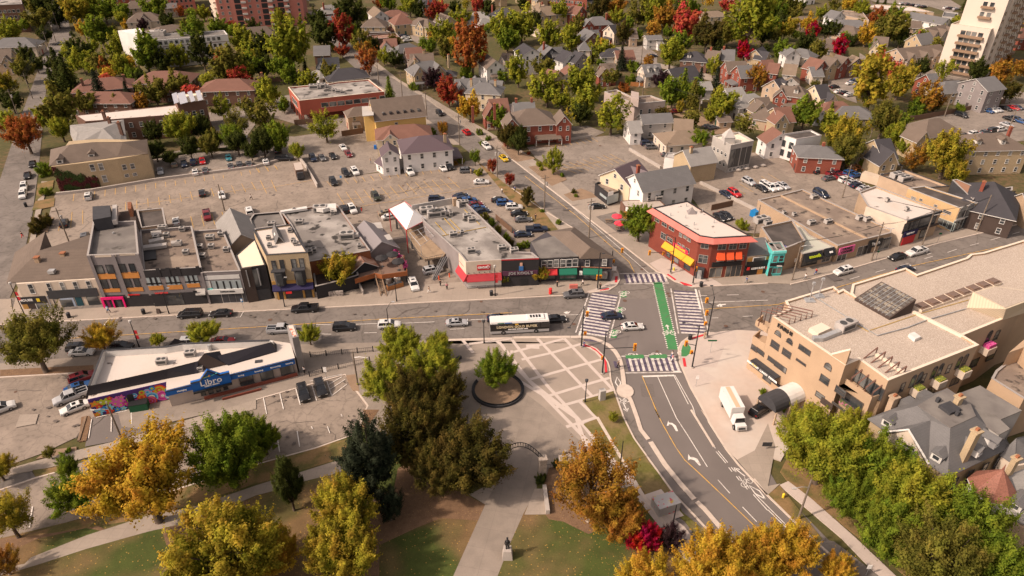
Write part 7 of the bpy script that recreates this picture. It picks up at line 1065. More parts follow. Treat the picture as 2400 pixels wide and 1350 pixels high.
tw1=Bld('apartment_tower','tall cream stepped apartment tower with brown balconies at the upper right edge','apartment building',"A4 1705,222 2075,275 2130,235 1780,190",H=None,base=(1,"F 2268,188"),wall=mat('cream_stucco',(.60,.52,.44),.85,[('noise',.12,.93,.4,.7,.6)]),roofm=M_GRAVEL,par=.5,cap=False)
HT=tw1.H;m_rail=mat('balcony_rail_tan',(.26,.17,.11),.7);mcs=MATS['cream_stucco'];f,L=tw1.fr(0);P0=Vector(tw1.P[0]);P1_=Vector(tw1.P[1]);U_=Vector(f[1]);N_=Vector(f[2]);
for z0_,z1_,sh,dp,ln in((0,HT+12,4,16,L*.98),(0,HT+20,10,34,L*1.02)):
 a=P0-N_*sh+U_*2;b_=a+U_*ln;c_=b_-N_*dp;d_=a-N_*dp;b=MB();b.prism([tuple(p)for p in(a,b_,c_,d_)],0,z1_);b.build('wall',mcs,tw1.r);b=MB();b.prism([tuple(p)for p in(a+U_*.2,b_-U_*.2,c_-U_*.2,d_+U_*.2)],z1_,z1_+.3);b.build('roof',M_GRAVEL,tw1.r)
nf=int(HT/3)
for k in range(nf):z=HT-3.4-3*k;(tw1.box(0,.26,.9,.02,1.5,z-.9,z-.1,m_rail,'balcony'),[put_window(tw1.r,f,L*u,z+.6,1.8,1.9,'thin',M_TAN)for u in(.36,.50,.64,.8)])if z>1.5 else None
for k in range(2):a=P0-N_*4+U_*2;fr2=(tuple(a),tuple(U_),tuple(N_));z=HT+8-4*k;b=MB();b.obox(fr2,L*.40,L*.72,.02,1.4,z-.9,z-.1);b.build('balcony',m_rail,tw1.r);[put_window(tw1.r,fr2,L*u,z+.7,1.6,1.7,'thin')for u in(.47,.64)]
for(sh,off,H_,dp)in((0,0,HT,4),(4,2,HT+12,6),(10,2+L*.02,HT+20,34)):
 fr3=(tuple(P0-N_*sh+U_*(L+off)),tuple(-N_),tuple(U_))
 for k in range(int(H_/3)-1):
  z=2.5+3*k
  for u in np.arange(2 if dp<10 else 3,dp,4.2):
   if dp>10 and int(u/4.2)%3==1:b=MB();b.obox(fr3,u-2.2,u+1.2,.02,1.4,z-1.3,z-.5);b.build('balcony',m_rail,tw1.r)
   put_window(tw1.r,fr3,u,z,1.3,1.4,'thin',M_TAN)
def leafmat(k,a,b_):
 m=bpy.data.materials.new('leaves_'+k);m.use_nodes=True;n=m.node_tree.nodes;l=m.node_tree.links;n.clear()
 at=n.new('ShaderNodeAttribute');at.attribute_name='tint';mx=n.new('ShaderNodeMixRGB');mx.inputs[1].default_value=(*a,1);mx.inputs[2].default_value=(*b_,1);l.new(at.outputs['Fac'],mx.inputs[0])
 geo=n.new('ShaderNodeNewGeometry');no=n.new('ShaderNodeTexNoise');no.inputs['Scale'].default_value=.45;no.inputs['Detail'].default_value=2;l.new(geo.outputs['Position'],no.inputs['Vector'])
 hs_=n.new('ShaderNodeHueSaturation');mr=n.new('ShaderNodeMapRange');mr.inputs[1].default_value=.3;mr.inputs[2].default_value=.7;mr.inputs[3].default_value=.475;mr.inputs[4].default_value=.525;l.new(no.outputs['Fac'],mr.inputs[0]);l.new(mr.outputs[0],hs_.inputs['Hue']);l.new(mx.outputs[0],hs_.inputs['Color']);hs_.inputs['Saturation'].default_value=1.0
 d=n.new('ShaderNodeBsdfDiffuse');t=n.new('ShaderNodeBsdfTranslucent');s=n.new('ShaderNodeMixShader');s.inputs[0].default_value=.46;o=n.new('ShaderNodeOutputMaterial')
 l.new(hs_.outputs[0],d.inputs[0]);l.new(hs_.outputs[0],t.inputs[0]);l.new(d.outputs[0],s.inputs[1]);l.new(t.outputs[0],s.inputs[2]);l.new(s.outputs[0],o.inputs[0]);return m
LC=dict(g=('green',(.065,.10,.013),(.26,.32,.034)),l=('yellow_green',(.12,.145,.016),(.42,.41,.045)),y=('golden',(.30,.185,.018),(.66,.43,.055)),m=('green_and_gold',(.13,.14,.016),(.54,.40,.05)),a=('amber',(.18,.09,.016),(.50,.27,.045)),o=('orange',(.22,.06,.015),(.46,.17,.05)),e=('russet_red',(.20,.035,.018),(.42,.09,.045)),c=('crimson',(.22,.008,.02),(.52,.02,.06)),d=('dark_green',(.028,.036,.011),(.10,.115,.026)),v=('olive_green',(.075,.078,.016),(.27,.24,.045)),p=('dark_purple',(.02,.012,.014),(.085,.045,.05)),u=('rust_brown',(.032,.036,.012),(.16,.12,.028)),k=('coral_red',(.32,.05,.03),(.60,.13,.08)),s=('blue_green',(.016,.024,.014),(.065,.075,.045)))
LM={k:leafmat(*v_)for k,v_ in LC.items()}
M_BARK=mat('bark',(.11,.08,.06),.95,[('noise',3,.6,.4,.7,.7)]);M_BARKL=mat('pale_bark',(.36,.29,.23),.95,[('noise',3,.7,.4,.7,.7)])
SH=dict(r=(.95,1.22,64,1),t=(1.35,1.7,76,1),w=(.62,1.15,56,.8),s=(1.0,1.3,46,.5),n=(2.0,2.3,60,1),b=(.85,.7,16,1),c=(0,0,0,1))
def leafcloud(P,N,S,T,name):
 n=len(P);N=N/np.linalg.norm(N,axis=1)[:,None];A=np.cross(N,np.random.normal(size=(n,3)));A/=np.linalg.norm(A,axis=1)[:,None];B=np.cross(N,A);S=S[:,None]
 V=np.empty((n,4,3));V[:,0]=P-A*S;V[:,1]=P+B*S*.62;V[:,2]=P+A*S;V[:,3]=P-B*S*.62;V[:,0]-=N*S*.25;V[:,2]-=N*S*.25
 me=bpy.data.meshes.new(name);me.vertices.add(n*4);me.vertices.foreach_set('co',V.ravel());me.loops.add(n*4);me.loops.foreach_set('vertex_index',np.arange(n*4));me.polygons.add(n);me.polygons.foreach_set('loop_start',np.arange(0,n*4,4));me.polygons.foreach_set('loop_total',np.full(n,4))
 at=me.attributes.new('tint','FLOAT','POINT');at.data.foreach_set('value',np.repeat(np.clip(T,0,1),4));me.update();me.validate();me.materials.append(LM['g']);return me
def proto(sh,seed,nl,ls):
 np.random.seed(seed);random.seed(seed);rv,c0,nc,dens=SH[sh];tb=MB()
 if sh=='c':
  P,N,T=[],[],[];Ht=3.4;L=15
  for i in range(L):
   z=.35+(Ht-.4)*i/L;r0=(1-(z-.2)/Ht)**.9*(1+random.uniform(-.12,.12));k=max(5,int(11*r0+4))
   for j in range(k):
    a=2*math.pi*(j+random.random()*.6)/k;rl=r0*random.uniform(.75,1.12);m_=int(nl/L/8*max(.3,r0))+2
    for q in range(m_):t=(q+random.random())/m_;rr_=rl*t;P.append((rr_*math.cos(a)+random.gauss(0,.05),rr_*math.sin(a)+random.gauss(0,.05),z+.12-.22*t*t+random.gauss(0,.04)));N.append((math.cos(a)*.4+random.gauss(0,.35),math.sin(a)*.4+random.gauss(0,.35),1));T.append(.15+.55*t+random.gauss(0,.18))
  P,N,T=np.array(P),np.array(N),np.array(T);cr=leafcloud(P,N,np.random.uniform(.6,1.3,len(P))*ls,T,'crown');tb.tube([(0,0,0),(0,0,Ht)],[.09,.012],6)
 else:
  C=[];fork=c0-rv*(.72 if sh!='n' else.85);nc=int(nc*(2.6 if nl>20000 else 1.7 if nl>5000 else 1));base=np.array([0,0,fork-.1]);ax=np.random.uniform(.78,1.12,9)
  while len(C)<nc:
   d=np.random.normal(size=3);d/=np.linalg.norm(d);a=(math.atan2(d[1],d[0])/6.283+1)*9;e=ax[int(a)%9]*(1-a%1)+ax[(int(a)+1)%9]*(a%1)
   rr_=random.uniform(.22,.95)**.7*e;taper=1.0 if sh!='n' else max(.3,1-abs(d[2]+.25)*.55)
   c=np.array([d[0]*rr_*taper,d[1]*rr_*taper,d[2]*rr_*rv*(.78 if d[2]<-.2 and sh in 'rw' else 1)+c0]);u=c-base;u/=np.linalg.norm(u);u=u+np.array([0,0,.25])+np.random.normal(size=3)*.25;C.append((c,u/np.linalg.norm(u),random.uniform(.6,1.5),random.gauss(0,.13)))
  P,N,T=[],[],[];tot=sum(q[2]**2 for q in C);ln=.135*(34/nc)**.12;wd=.052*(110/nc)**.33
  for c,u,w_,tn in C:
   k=int(nl*dens*w_**2/tot)+2;g_=np.random.normal(size=(k,3));t_=np.random.normal(size=k)*ln*w_**.5;p=c+u*t_[:,None]+g_*wd*w_**.7*np.clip(1.25-t_/ln*.35,.3,1.8)[:,None]
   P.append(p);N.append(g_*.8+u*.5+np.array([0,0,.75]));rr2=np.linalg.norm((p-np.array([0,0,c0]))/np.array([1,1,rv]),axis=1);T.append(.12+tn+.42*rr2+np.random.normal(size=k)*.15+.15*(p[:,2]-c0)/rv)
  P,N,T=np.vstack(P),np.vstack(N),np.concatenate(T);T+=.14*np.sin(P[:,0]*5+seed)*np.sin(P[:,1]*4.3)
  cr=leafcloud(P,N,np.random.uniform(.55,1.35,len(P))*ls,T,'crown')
  tb.tube([(0,0,0),(.01,.01,fork*.5),(0,.02,fork)],[.085,.06,.055]if sh!='b' else[.05,.04,.03],7)
  for c,*_r in sorted(C,key=lambda q:-q[2])[:26 if nl>20000 else 14]:
   m1=(c[0]*.35+random.gauss(0,.04),c[1]*.35+random.gauss(0,.04),fork+(c[2]-fork)*.5);tb.tube([(0,.02,fork-.03),m1,tuple(c)],[.04,.026,.007],5)
 me=bpy.data.meshes.new('trunk');me.from_pydata(tb.v,[],tb.f);me.materials.append(M_BARK);me.polygons.foreach_set('use_smooth',[True]*len(tb.f));me.update();return cr,me
PR={}
def getproto(sh,lod,v_):
 k=(sh,lod,v_)
 if k not in PR:
  nl,ls={0:(36000,.026),1:(12000,.045),2:(3600,.085)}[lod];PR[k]=proto(sh,11+v_*7+lod+ord(sh),nl,ls)
 return PR[k]
KN=dict(r='tree',t='tall tree',w='spreading tree',s='sparse tree',n='columnar tree',b='shrub',c='conifer');NM=dict(r='leafy_tree',t='tall_tree',w='street_tree',s='sparse_tree',n='columnar_tree',b='shrub',c='conifer_tree')
TREES=[]
def tree(p,rp,code,k=1):
 sh,co=code[0],code[1];rv,c0=SH[sh][:2];
 if sh=='c':c0=1.5
 Rm=4.0;sz=random.uniform(.92,1.1)
 for _ in range(4):Rm=rp/pxm(p,min(60,c0*Rm*sz));zc=c0*Rm*sz
 x,y=G(p,zc);Rm=min(Rm,13);lod=0 if y<125 and sh!='b' else(1 if y<230 else 2)
 if sh=='b' and lod==0:lod=1
 cr,tk=getproto(sh,lod,random.randrange(2 if lod==0 else 3));r_=bpy.data.objects.new(NM[sh],None);COL.objects.link(r_);r_.location=(x,y,0);r_.rotation_euler.z=random.uniform(0,6.28);Rm*=1.1;r_.scale=(Rm,Rm,Rm*sz)
 for nm,me in(('crown',cr),('trunk',tk)):
  o=bpy.data.objects.new(nm,me);COL.objects.link(o);o.parent=r_
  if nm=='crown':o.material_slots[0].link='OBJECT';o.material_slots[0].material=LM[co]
  elif co=='a' and lod==0:o.material_slots[0].link='OBJECT';o.material_slots[0].material=M_BARKL
 r_['category']='shrub' if sh=='b' else 'tree';TREES.append((r_,f"{LC[co][0].replace('_', ' ')} {KN[sh]}",p));return r_
TL="""A1 90,270,110,rl 350,170,110,rv 410,330,70,rd 230,500,80,rd 330,590,70,rd 60,780,95,rm 100,940,100,rd 210,650,100,rv 700,90,130,rm 810,60,110,rl 960,90,110,rg 1120,110,90,rg 770,270,70,ry 930,290,130,rg 720,470,125,rd 760,570,100,rl 960,590,110,rv 1000,640,85,ro 1150,620,90,rl 1080,430,95,rl 1340,490,140,rg 1500,560,100,rd 1660,530,95,rl 1800,340,130,tg 1870,470,110,td 1430,60,120,rg 1320,240,50,rp 1165,235,40,ry 1740,250,60,rv 1890,120,60,rl 1550,190,70,rd 2030,250,90,rg 2100,620,150,rv 2320,600,120,rg 2230,370,110,rl 2330,470,110,rl 2350,280,80,rd 1430,840,130,rv 1660,790,110,rv 1310,960,75,ra 1050,970,75,rv 1190,890,65,cs 920,850,95,cs 560,690,110,cd 640,760,120,cd 510,830,90,cd 700,830,70,cd 800,960,100,rv 560,1010,170,rv 440,1080,120,rl 220,1240,170,ro 110,1150,100,rl 560,1200,110,rl 1670,1190,150,rl 1870,1180,115,rd 2060,1000,90,sl 2200,1150,115,sv 2300,1010,90,sv 1420,1230,100,rd 2000,1290,90,rv 2160,1270,110,rg 2350,860,70,rl 420,60,120,rd 520,140,90,rd 300,30,100,rv 1300,720,70,rd 1230,700,70,rg 480,600,60,rd 620,20,90,rd 850,430,60,rl 1530,480,70,rg
A2 310,400,190,tl 230,620,120,rg 60,610,110,rd 50,430,110,rd 120,860,115,rl 470,750,90,rl 680,680,85,rv 620,300,140,rd 560,170,90,rd 800,270,115,te 800,470,60,re 920,330,80,rg 1000,400,90,rv 1040,560,105,so 1000,460,80,sa 1190,530,70,rl 1290,540,85,rd 860,110,140,rd 1150,20,60,ro 1240,20,70,rg 1430,40,90,rl 1510,90,75,rd 1640,100,75,re 1720,70,65,rk 1900,160,90,rl 2060,40,60,tk 2160,60,70,rd 2010,420,165,to 1720,290,110,rl 1770,450,90,tv 1620,430,60,rg 2270,270,125,rl 2340,370,100,rg 1655,740,85,rp 1790,850,115,re 1240,850,65,cg 1990,1000,110,ry 1740,1200,50,ta 2250,1100,90,rg 2340,1270,100,ru 1960,660,80,bg 640,1170,135,sl 460,640,45,cd 330,700,85,rg 700,440,45,bl 200,1270,130,rg 60,1060,130,sv 80,1290,120,rd 1030,150,30,bl 1100,420,60,rd 950,260,50,rd 2120,170,60,rd 1850,60,60,rd 1500,820,30,bg 1450,810,40,bg 2080,1230,35,bg 2160,1290,30,bg 1640,1225,40,bg 420,860,60,rd 250,980,60,rg
A3 90,230,150,rl 220,210,65,td 60,640,105,tl 440,110,90,rl 330,150,60,ru 110,40,60,rd 620,230,90,rv 360,330,110,rl 550,360,100,rl 650,110,60,rg 800,60,110,ru 960,50,100,ra 820,460,110,rl 980,150,70,rl 1180,110,115,sv 1330,80,110,tl 1420,170,115,ra 1040,310,85,ru 870,200,50,rd 1620,220,140,rk 1670,270,50,cs 1640,80,100,rg 1560,30,70,cd 2010,40,75,rk 2230,150,200,tl 1820,320,150,ru 2010,300,110,rv 1480,500,125,rl 1560,400,100,rg 2165,480,80,tc 1880,620,80,rl 2290,720,100,sa 1020,560,60,cs 1130,620,60,bg 960,680,60,bd 290,620,105,rv 330,830,150,rl 470,930,90,rl 650,760,150,rl 660,960,125,rl 780,860,80,sl 930,1060,160,sl 1390,740,85,rp 1110,740,60,bg 1040,815,55,bo 1500,860,120,rg 1600,800,80,cg 1750,760,60,cs 1690,900,85,cv 1900,780,70,cs 1960,960,125,rl 2090,960,90,sl 1860,1060,80,rl 1575,990,40,tm 490,1110,80,rm 640,1060,90,rd 60,1270,95,rd 1240,1200,55,bg 1740,1300,100,rg 1860,1310,50,cg 2300,1130,80,bg 1960,150,60,rv 2340,330,80,rd 1330,230,60,sd 720,540,60,bv 1170,330,50,rg 760,170,50,rd 2100,740,30,bg 2320,1000,60,bg 160,560,60,rv 1450,300,50,rg 1700,600,40,bd 1780,520,30,bd 1230,740,40,bd 560,700,70,rv 1260,30,70,rd 1750,150,60,rd 2350,470,50,rd 1080,230,60,rg 1920,450,60,rd 2200,900,50,bg
A4 60,80,120,rg 180,60,110,rv 130,200,80,rd 160,280,80,rm 380,225,80,ry 410,300,62,tc 540,260,80,rd 630,280,75,rd 360,395,90,rd 680,430,72,tc 130,470,85,rg 480,470,85,rv 780,380,60,bd 920,320,85,ry 1010,150,70,ro 880,80,90,rl 760,40,80,ry 1160,250,155,rv 1240,340,80,rd 1180,130,75,rg 1460,190,55,ra 1640,310,60,rl 1560,350,50,rd 990,430,65,rg 1080,500,50,sg 1060,570,95,rk 1000,740,185,tm 1230,780,115,rm 1190,680,90,rk 1430,790,50,rk 1490,900,135,sa 1440,620,80,rd 1320,680,90,rm 1650,650,90,sl 1950,660,95,rd 2180,690,110,ra 2240,840,100,ru 350,1060,140,rg 560,1150,100,rl 580,1060,50,cg 740,1270,180,rm 1080,1110,145,rv 1200,1250,115,rl 1250,1120,80,sg 1380,1000,85,bg 1560,960,80,ru 910,15,22,cd 1020,20,22,cd 1090,25,25,cd 1860,30,60,cd 1730,200,30,cs 1790,1020,50,bg 2120,960,50,bg 500,120,60,rl 620,50,55,rv 30,270,90,rg 250,150,80,rv 1000,560,70,rm 870,840,60,rg 300,60,60,rd 1540,250,40,rg 1400,130,40,rg 700,330,40,rd 250,500,60,rg 300,880,40,bd
B1 420,310,75,bg 430,510,50,bg 1440,130,95,rd 1580,200,70,rd 1760,100,95,rd 1950,90,100,rv 2200,60,110,rd 2330,130,80,rd 370,800,80,bu 330,860,50,bu 430,770,50,bu
B2 60,60,110,rd 220,60,90,rg 380,140,75,rl 2040,190,50,tg 2200,270,52,te 2360,400,48,te 1910,225,38,bl 2070,330,42,bl 1480,210,28,cs 1860,250,25,ba 2140,740,40,bv 2200,800,42,bg 2260,870,42,bv 2320,940,42,bg 2365,1000,40,bu 2100,60,30,bg
B3 390,230,88,tl 140,560,68,tu 285,690,22,bg 430,800,32,bg 1190,800,165,rg 60,70,85,rd 250,260,30,bl 270,300,25,bl 155,155,18,bo 570,510,25,bu 600,550,20,bg 470,360,25,bg 130,1000,45,bg 230,1080,32,bo 60,1020,40,bg 2150,820,60,bl
B4 740,130,150,rv 880,250,50,bl 1380,190,115,sa 1680,160,190,rm 1760,340,110,rm 2320,160,85,rg 1270,90,75,rl 600,60,70,rv
C1 300,640,300,wv 930,600,150,wy 1465,625,70,wl 1890,560,145,wl
C2 490,570,105,wl 1340,680,200,rl 1690,680,140,wl 1200,1010,240,rl 1640,900,230,rl 1440,1150,225,ru 1750,1120,215,ru 2230,900,170,rg
E5 745,445,85,wv 1240,370,130,wm
E2 790,640,190,wm
E3 1270,600,300,wm
D1 580,700,200,wg 1150,560,430,wy 1830,360,300,rg 1980,200,180,rg 50,860,200,sm -20,480,130,wm 1820,1180,420,rm 1620,1300,200,rm 400,350,55,sv 550,335,28,bg 20,1240,130,sa 560,470,90,tg
D2 140,1150,200,ry 255,600,150,nd 720,800,260,rm 690,1150,300,rm 920,430,270,ts 1080,780,140,ss 1720,390,310,ru 1250,200,260,ru 1480,120,220,ru 1480,470,230,ru 60,250,140,rg
D3 650,600,330,sa 850,850,230,ra 1050,1040,150,rc 1290,1040,110,sp 1650,1300,310,ry 1080,1400,210,ry 1960,1190,190,ry 355,430,38,bd 235,560,50,bd 820,60,45,sl 1950,1340,220,ry
D4 470,330,330,rl 880,470,270,rg 310,180,200,rl 1170,720,310,rl 1600,960,310,rg 1000,1000,240,rg 1400,1250,330,rv 1900,1300,300,rg 150,1150,250,ry 560,1310,140,ry 700,150,150,rl 2050,60,40,bg 650,700,200,rg
H1 215,975,42,bg 430,1145,52,bg
H2 1480,450,50,bl"""
random.seed(21);cur='F'
for w in TL.split():
 if w[0]in 'ABCDEFH':cur=w;continue
 a=w.split(',');k=EX[cur][2]if cur in EX else(3.4617 if cur[0]=='D' else 3.97);tree(pts(f"{cur} {a[0]},{a[1]}")[0],float(a[2])/k,a[3])
def inpoly(x,y,P):
 c=False;j=len(P)-1
 for i in range(len(P)):
  if(P[i][1]>y)!=(P[j][1]>y)and x<(P[j][0]-P[i][0])*(y-P[i][1])/(P[j][1]-P[i][1])+P[i][0]:c=not c
  j=i
 return c
bl=[(o.location.x,o.location.y,11)for o in COL.objects if o.parent is None and 'category' in o and o['category']not in('tree','shrub')];tl=[(o.location.x,o.location.y,o.scale[0]*.8)for o,_,_ in TREES if o['category']=='tree']
rr_=random.Random(77);np.random.seed(5);Ps,Ns,Ss,Ts,Ks=[],[],[],[],[];nf=0;FARH=[]
for _ in range(3000):
 if len(FARH)>75:break
 y=rr_.uniform(285,560);x=rr_.uniform(-.75,.75)*(y+60)
 if any((x-a)**2+(y-c)**2<(14 if r_==11 else r_+5)**2 for a,c,r_ in bl+tl)or any(inpoly(x+a_,y+c_,P)for a_,c_ in((0,0),(7,0),(-7,0),(0,-7),(0,7))for P in PAVED):continue
 az=.35+rr_.choice((0,1.57))+rr_.gauss(0,.05);ln_=rr_.uniform(3,6);e_=rr_.choice((3.4,5.4,5.8));h_=e_+rr_.uniform(2.4,3.8);kd=rr_.choice(('gable','gable','hip'));wk,rk=rr_.choice('wcyytgrrbd'),rr_.choice('bggdrtl')
 hh=house([proj(x-ln_*math.cos(az),y-ln_*math.sin(az),h_),proj(x+ln_*math.cos(az),y+ln_*math.sin(az),h_)],rr_.uniform(7,9.5),e_,h_,kd,WM[wk],RM[rk],'',fast=True,wings=[W(rr_.random(),-1,4.5,1,e_-.2,h_-.5)]if rr_.random()<.5 and e_>4 else(),chim=[(.3,.5,1)]if rr_.random()<.5 else(),winm=None)
 FARH.append((hh,f"distant {WN[wk]} {'gabled' if kd == 'gable' else 'hip roofed'} house with {RN[rk]} roof",proj(x,y,e_)));bl.append((x,y,11))
for _ in range(9000):
 if nf>620:break
 y=rr_.uniform(225,700);x=rr_.uniform(-.78,.78)*(y+60)
 if any((x-a)**2+(y-c)**2<(r_+(7 if r_==11 and y>300 else 0))**2 if r_!=11 else(x-a)**2+(y-c)**2<90 for a,c,r_ in bl+tl):continue
 if any(inpoly(x+a_,y+c_,P)for a_,c_ in((0,0),(4,0),(-4,0),(0,-4))for P in PAVED if abs(P[0][1]-y)<400):continue
 if 225<y<262 and x<20:continue
 Rm=rr_.uniform(2.6,5.2);tl.append((x,y,Rm*.9));nf+=1;nl=700 if y<420 else 420;nc=11;k=nl//nc;co=rr_.choice('gglllllmmvvvdgayuoek');tk=rr_.random()*.12-.06
 for _c in range(nc):
  d0=np.random.normal(size=3);d0/=np.linalg.norm(d0);c0=np.array([x,y,Rm*1.2])+d0*Rm*np.array([.62,.62,.6])*rr_.uniform(.4,1);d=np.random.normal(size=(k,3));d/=np.linalg.norm(d,axis=1)[:,None]
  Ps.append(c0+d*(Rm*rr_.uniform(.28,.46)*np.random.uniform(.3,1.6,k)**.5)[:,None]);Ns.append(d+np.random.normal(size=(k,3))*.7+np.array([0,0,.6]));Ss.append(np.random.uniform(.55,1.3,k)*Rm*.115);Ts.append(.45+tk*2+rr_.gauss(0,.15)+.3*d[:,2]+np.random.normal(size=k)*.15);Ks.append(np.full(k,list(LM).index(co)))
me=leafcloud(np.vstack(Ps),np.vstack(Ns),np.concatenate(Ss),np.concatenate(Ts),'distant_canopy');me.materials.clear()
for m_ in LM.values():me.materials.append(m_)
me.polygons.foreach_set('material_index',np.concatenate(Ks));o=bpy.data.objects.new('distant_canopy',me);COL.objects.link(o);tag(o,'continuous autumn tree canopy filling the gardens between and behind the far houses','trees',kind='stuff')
m_paint=mat('car_paint',None,.28,objcol=True,spec=.6);m_glassc=mat('car_glass',(.012,.014,.018),.08,spec=.8);m_tyre=mat('tyre_rubber',(.02,.02,.02),.9);m_rim=mat('alloy_rim',(.35,.35,.36),.35,metal=.7)
m_head=mat('headlight_lens',(.75,.75,.72),.2);m_tail=mat('tail_light',(.35,.01,.01),.3)
CT=dict(S=(4.7,1.82,[(-2.35,.62),(-2.3,.95),(-1.6,1.02),(-1.0,1.0),(.9,.98),(1.2,.93),(1.9,.82),(2.3,.68),(2.35,.5)],(-1.75,-1.0,.35,1.15),1.44),U=(4.75,1.92,[(-2.37,.7),(-2.33,1.1),(-1.9,1.12),(-1,1.12),(.9,1.1),(1.3,1.06),(1.9,.98),(2.32,.82),(2.37,.55)],(-2.2,-1.95,.35,1.15),1.74),P=(5.8,2.0,[(-2.9,.75),(-2.88,1.15),(-1,1.15),(-.9,1.16),(.9,1.16),(1.5,1.14),(2.3,1.06),(2.85,.9),(2.9,.6)],(-.95,-.75,.75,1.5),1.86),V=(5.1,1.98,[(-2.55,.7),(-2.5,1.1),(-2,1.12),(-1,1.12),(1.1,1.08),(1.5,1.02),(2.1,.92),(2.48,.78),(2.55,.55)],(-2.4,-2.25,.75,1.65),1.78))
def car_proto(t):
 L,W_,prof,gh,H=CT[t];r=bpy.data.objects.new({'S':'parked_car','U':'sport_utility_car','P':'pickup_truck','V':'minivan'}[t],None);COL.objects.link(r);local(r);b=MB();k0=0;xs=[p[0]for p in prof];n=10
 for i,(x,h)in enumerate(prof):
  w=W_/2*(.86 if i in(0,len(prof)-1)else.95 if i in(1,len(prof)-2)else 1);lo=.34 if i in(0,len(prof)-1)else.26
  for y,z in((-w*.9,lo),(-w,.5*h+.12),(-w*.985,h*.82),(-w*.88,h-.02),(-w*.4,h+.03),(w*.4,h+.03),(w*.88,h-.02),(w*.985,h*.82),(w,.5*h+.12),(w*.9,lo)):b.v.append((x,y,z))
 for i in range(len(prof)-1):
  for j in range(n):j2=(j+1)%n;b.f.append((i*n+j,(i+1)*n+j,(i+1)*n+j2,i*n+j2));b.m.append(0)
 b.f.append(tuple(range(n)));b.f.append(tuple(range((len(prof)-1)*n+n-1,(len(prof)-1)*n-1,-1)));b.m+=[0,0]
 a,c,d,e=gh;wb,wt=W_*.45,W_*.37;zb=1.0 if t=='S' else 1.12
 if t=='P':b.box((-1.95,0,1.16),(1.75,.08,.1));b.obox(((0,0),(1,0),(0,1)),-2.85,-1.0,W_*.40,W_*.47,1.1,1.28);b.obox(((0,0),(1,0),(0,1)),-2.85,-1.0,-W_*.47,-W_*.40,1.1,1.28);b.obox(((0,0),(1,0),(0,1)),-2.88,-2.78,-W_*.46,W_*.46,1.1,1.28)
 top=[(c-.02,-wt-.03,H-.07),(d+.06,-wt-.03,H-.07),(d+.06,wt+.03,H-.07),(c-.02,wt+.03,H-.07)];b.hexa(top,[(c+.06,-wt+.1,H),(d-.08,-wt+.1,H),(d-.08,wt-.1,H),(c+.06,wt-.1,H)])
 for x0,x1 in((a,c),(e,d),((a+e)/2-.05,(a+e)/2-.05)):
  for s in(-1,1):b.tube([(x0,s*wb,zb-.03),(x1,s*wt,H-.05)],.045,4)
 b.build('body',m_paint,r);b=MB();b.hexa([(a,-wb,zb-.05),(e,-wb,zb-.05),(e,wb,zb-.05),(a,wb,zb-.05)],[(c,-wt,H-.07),(d,-wt,H-.07),(d,wt,H-.07),(c,wt,H-.07)])
 if t=='P':b.box((-1.9,0,1.165),(1.7,1.55,.03))
 b.build('glazing',m_glassc,r)
 for x in(-L*.30,L*.31):
  for s in(-1,1):
   q=MB();q.tube([(x,s*(W_/2-.22),.34),(x,s*(W_/2+.02),.34)],.345,12);wh=q.build('wheel',m_tyre,r);q=MB();q.tube([(x,s*(W_/2-.2),.34),(x,s*(W_/2+.035),.34)],.2,8);q.build('rim',m_rim,wh)
 for s in(-1,1):q=MB();q.box((L/2-.09,s*W_*.34,.62),(.12,.42,.16));q.build('headlight',m_head,r);q=MB();q.box((-L/2+.07,s*W_*.37,.78),(.1,.3,.2));q.build('tail_light',m_tail,r)
 if t!='P':q=MB();q.obox(((0,0),(1,0),(0,1)),(c+d)/2-.1,(c+d)/2+.5,-.38,.38,H-.02,H+.012);q.build('sunroof',m_glassc,r)
 return r
CP={t:car_proto(t)for t in CT};CC=dict(w=('white',(.60,.59,.57)),k=('black',(.012,.012,.014)),g=('grey',(.10,.10,.105)),s=('silver',(.38,.38,.39)),r=('red',(.45,.015,.02)),d=('dark red',(.16,.012,.018)),b=('blue',(.02,.07,.20)),n=('dark blue',(.012,.02,.045)),o=('olive',(.03,.035,.022)),t=('tan',(.25,.2,.14)),c=('teal',(.03,.16,.20)),y=('yellow',(.55,.36,.01)))
def dirv(s):a,c=GP(s);return math.atan2(c[1]-a[1],c[0]-a[0])
DV=dict(m=dirv("F 600,770 1200,738"),r=dirv("B4 600,1330 1500,1095"),s=dirv("B3 1350,1255 380,470"),l=dirv("F 40,480 92,270"),p=dirv("B2 830,645 755,530"),q=dirv("B3 600,345 400,270"),t=dirv("B3 2170,540 2050,470"),c=dirv("C2 565,1190 520,1045"),w=dirv("C1 560,1290 830,1190"),u=dirv("B1 1168,685 1170,610"),x=dirv("C2 1490,150 1450,50"))
CARS=[];first=set()
TN=dict(S='car',U='sport utility car',P='pickup',V='minivan')
def car(p,t,c,d):
 x,y=G(p,.75);a=DV[d.lower()]+(math.pi if d.isupper()else 0)
 if t not in first:first.add(t);o=CP[t]
 else:o=copy_tree(CP[t])
 o.location=(x,y,.03);o.rotation_euler.z=a;o['category']=TN[t]
 for ch in o.children:
  if ch.name.startswith('body'):ch.color=(*CC[c][1],1)
 CARS.append((o,f"{CC[c][0]} {TN[t]}",p))
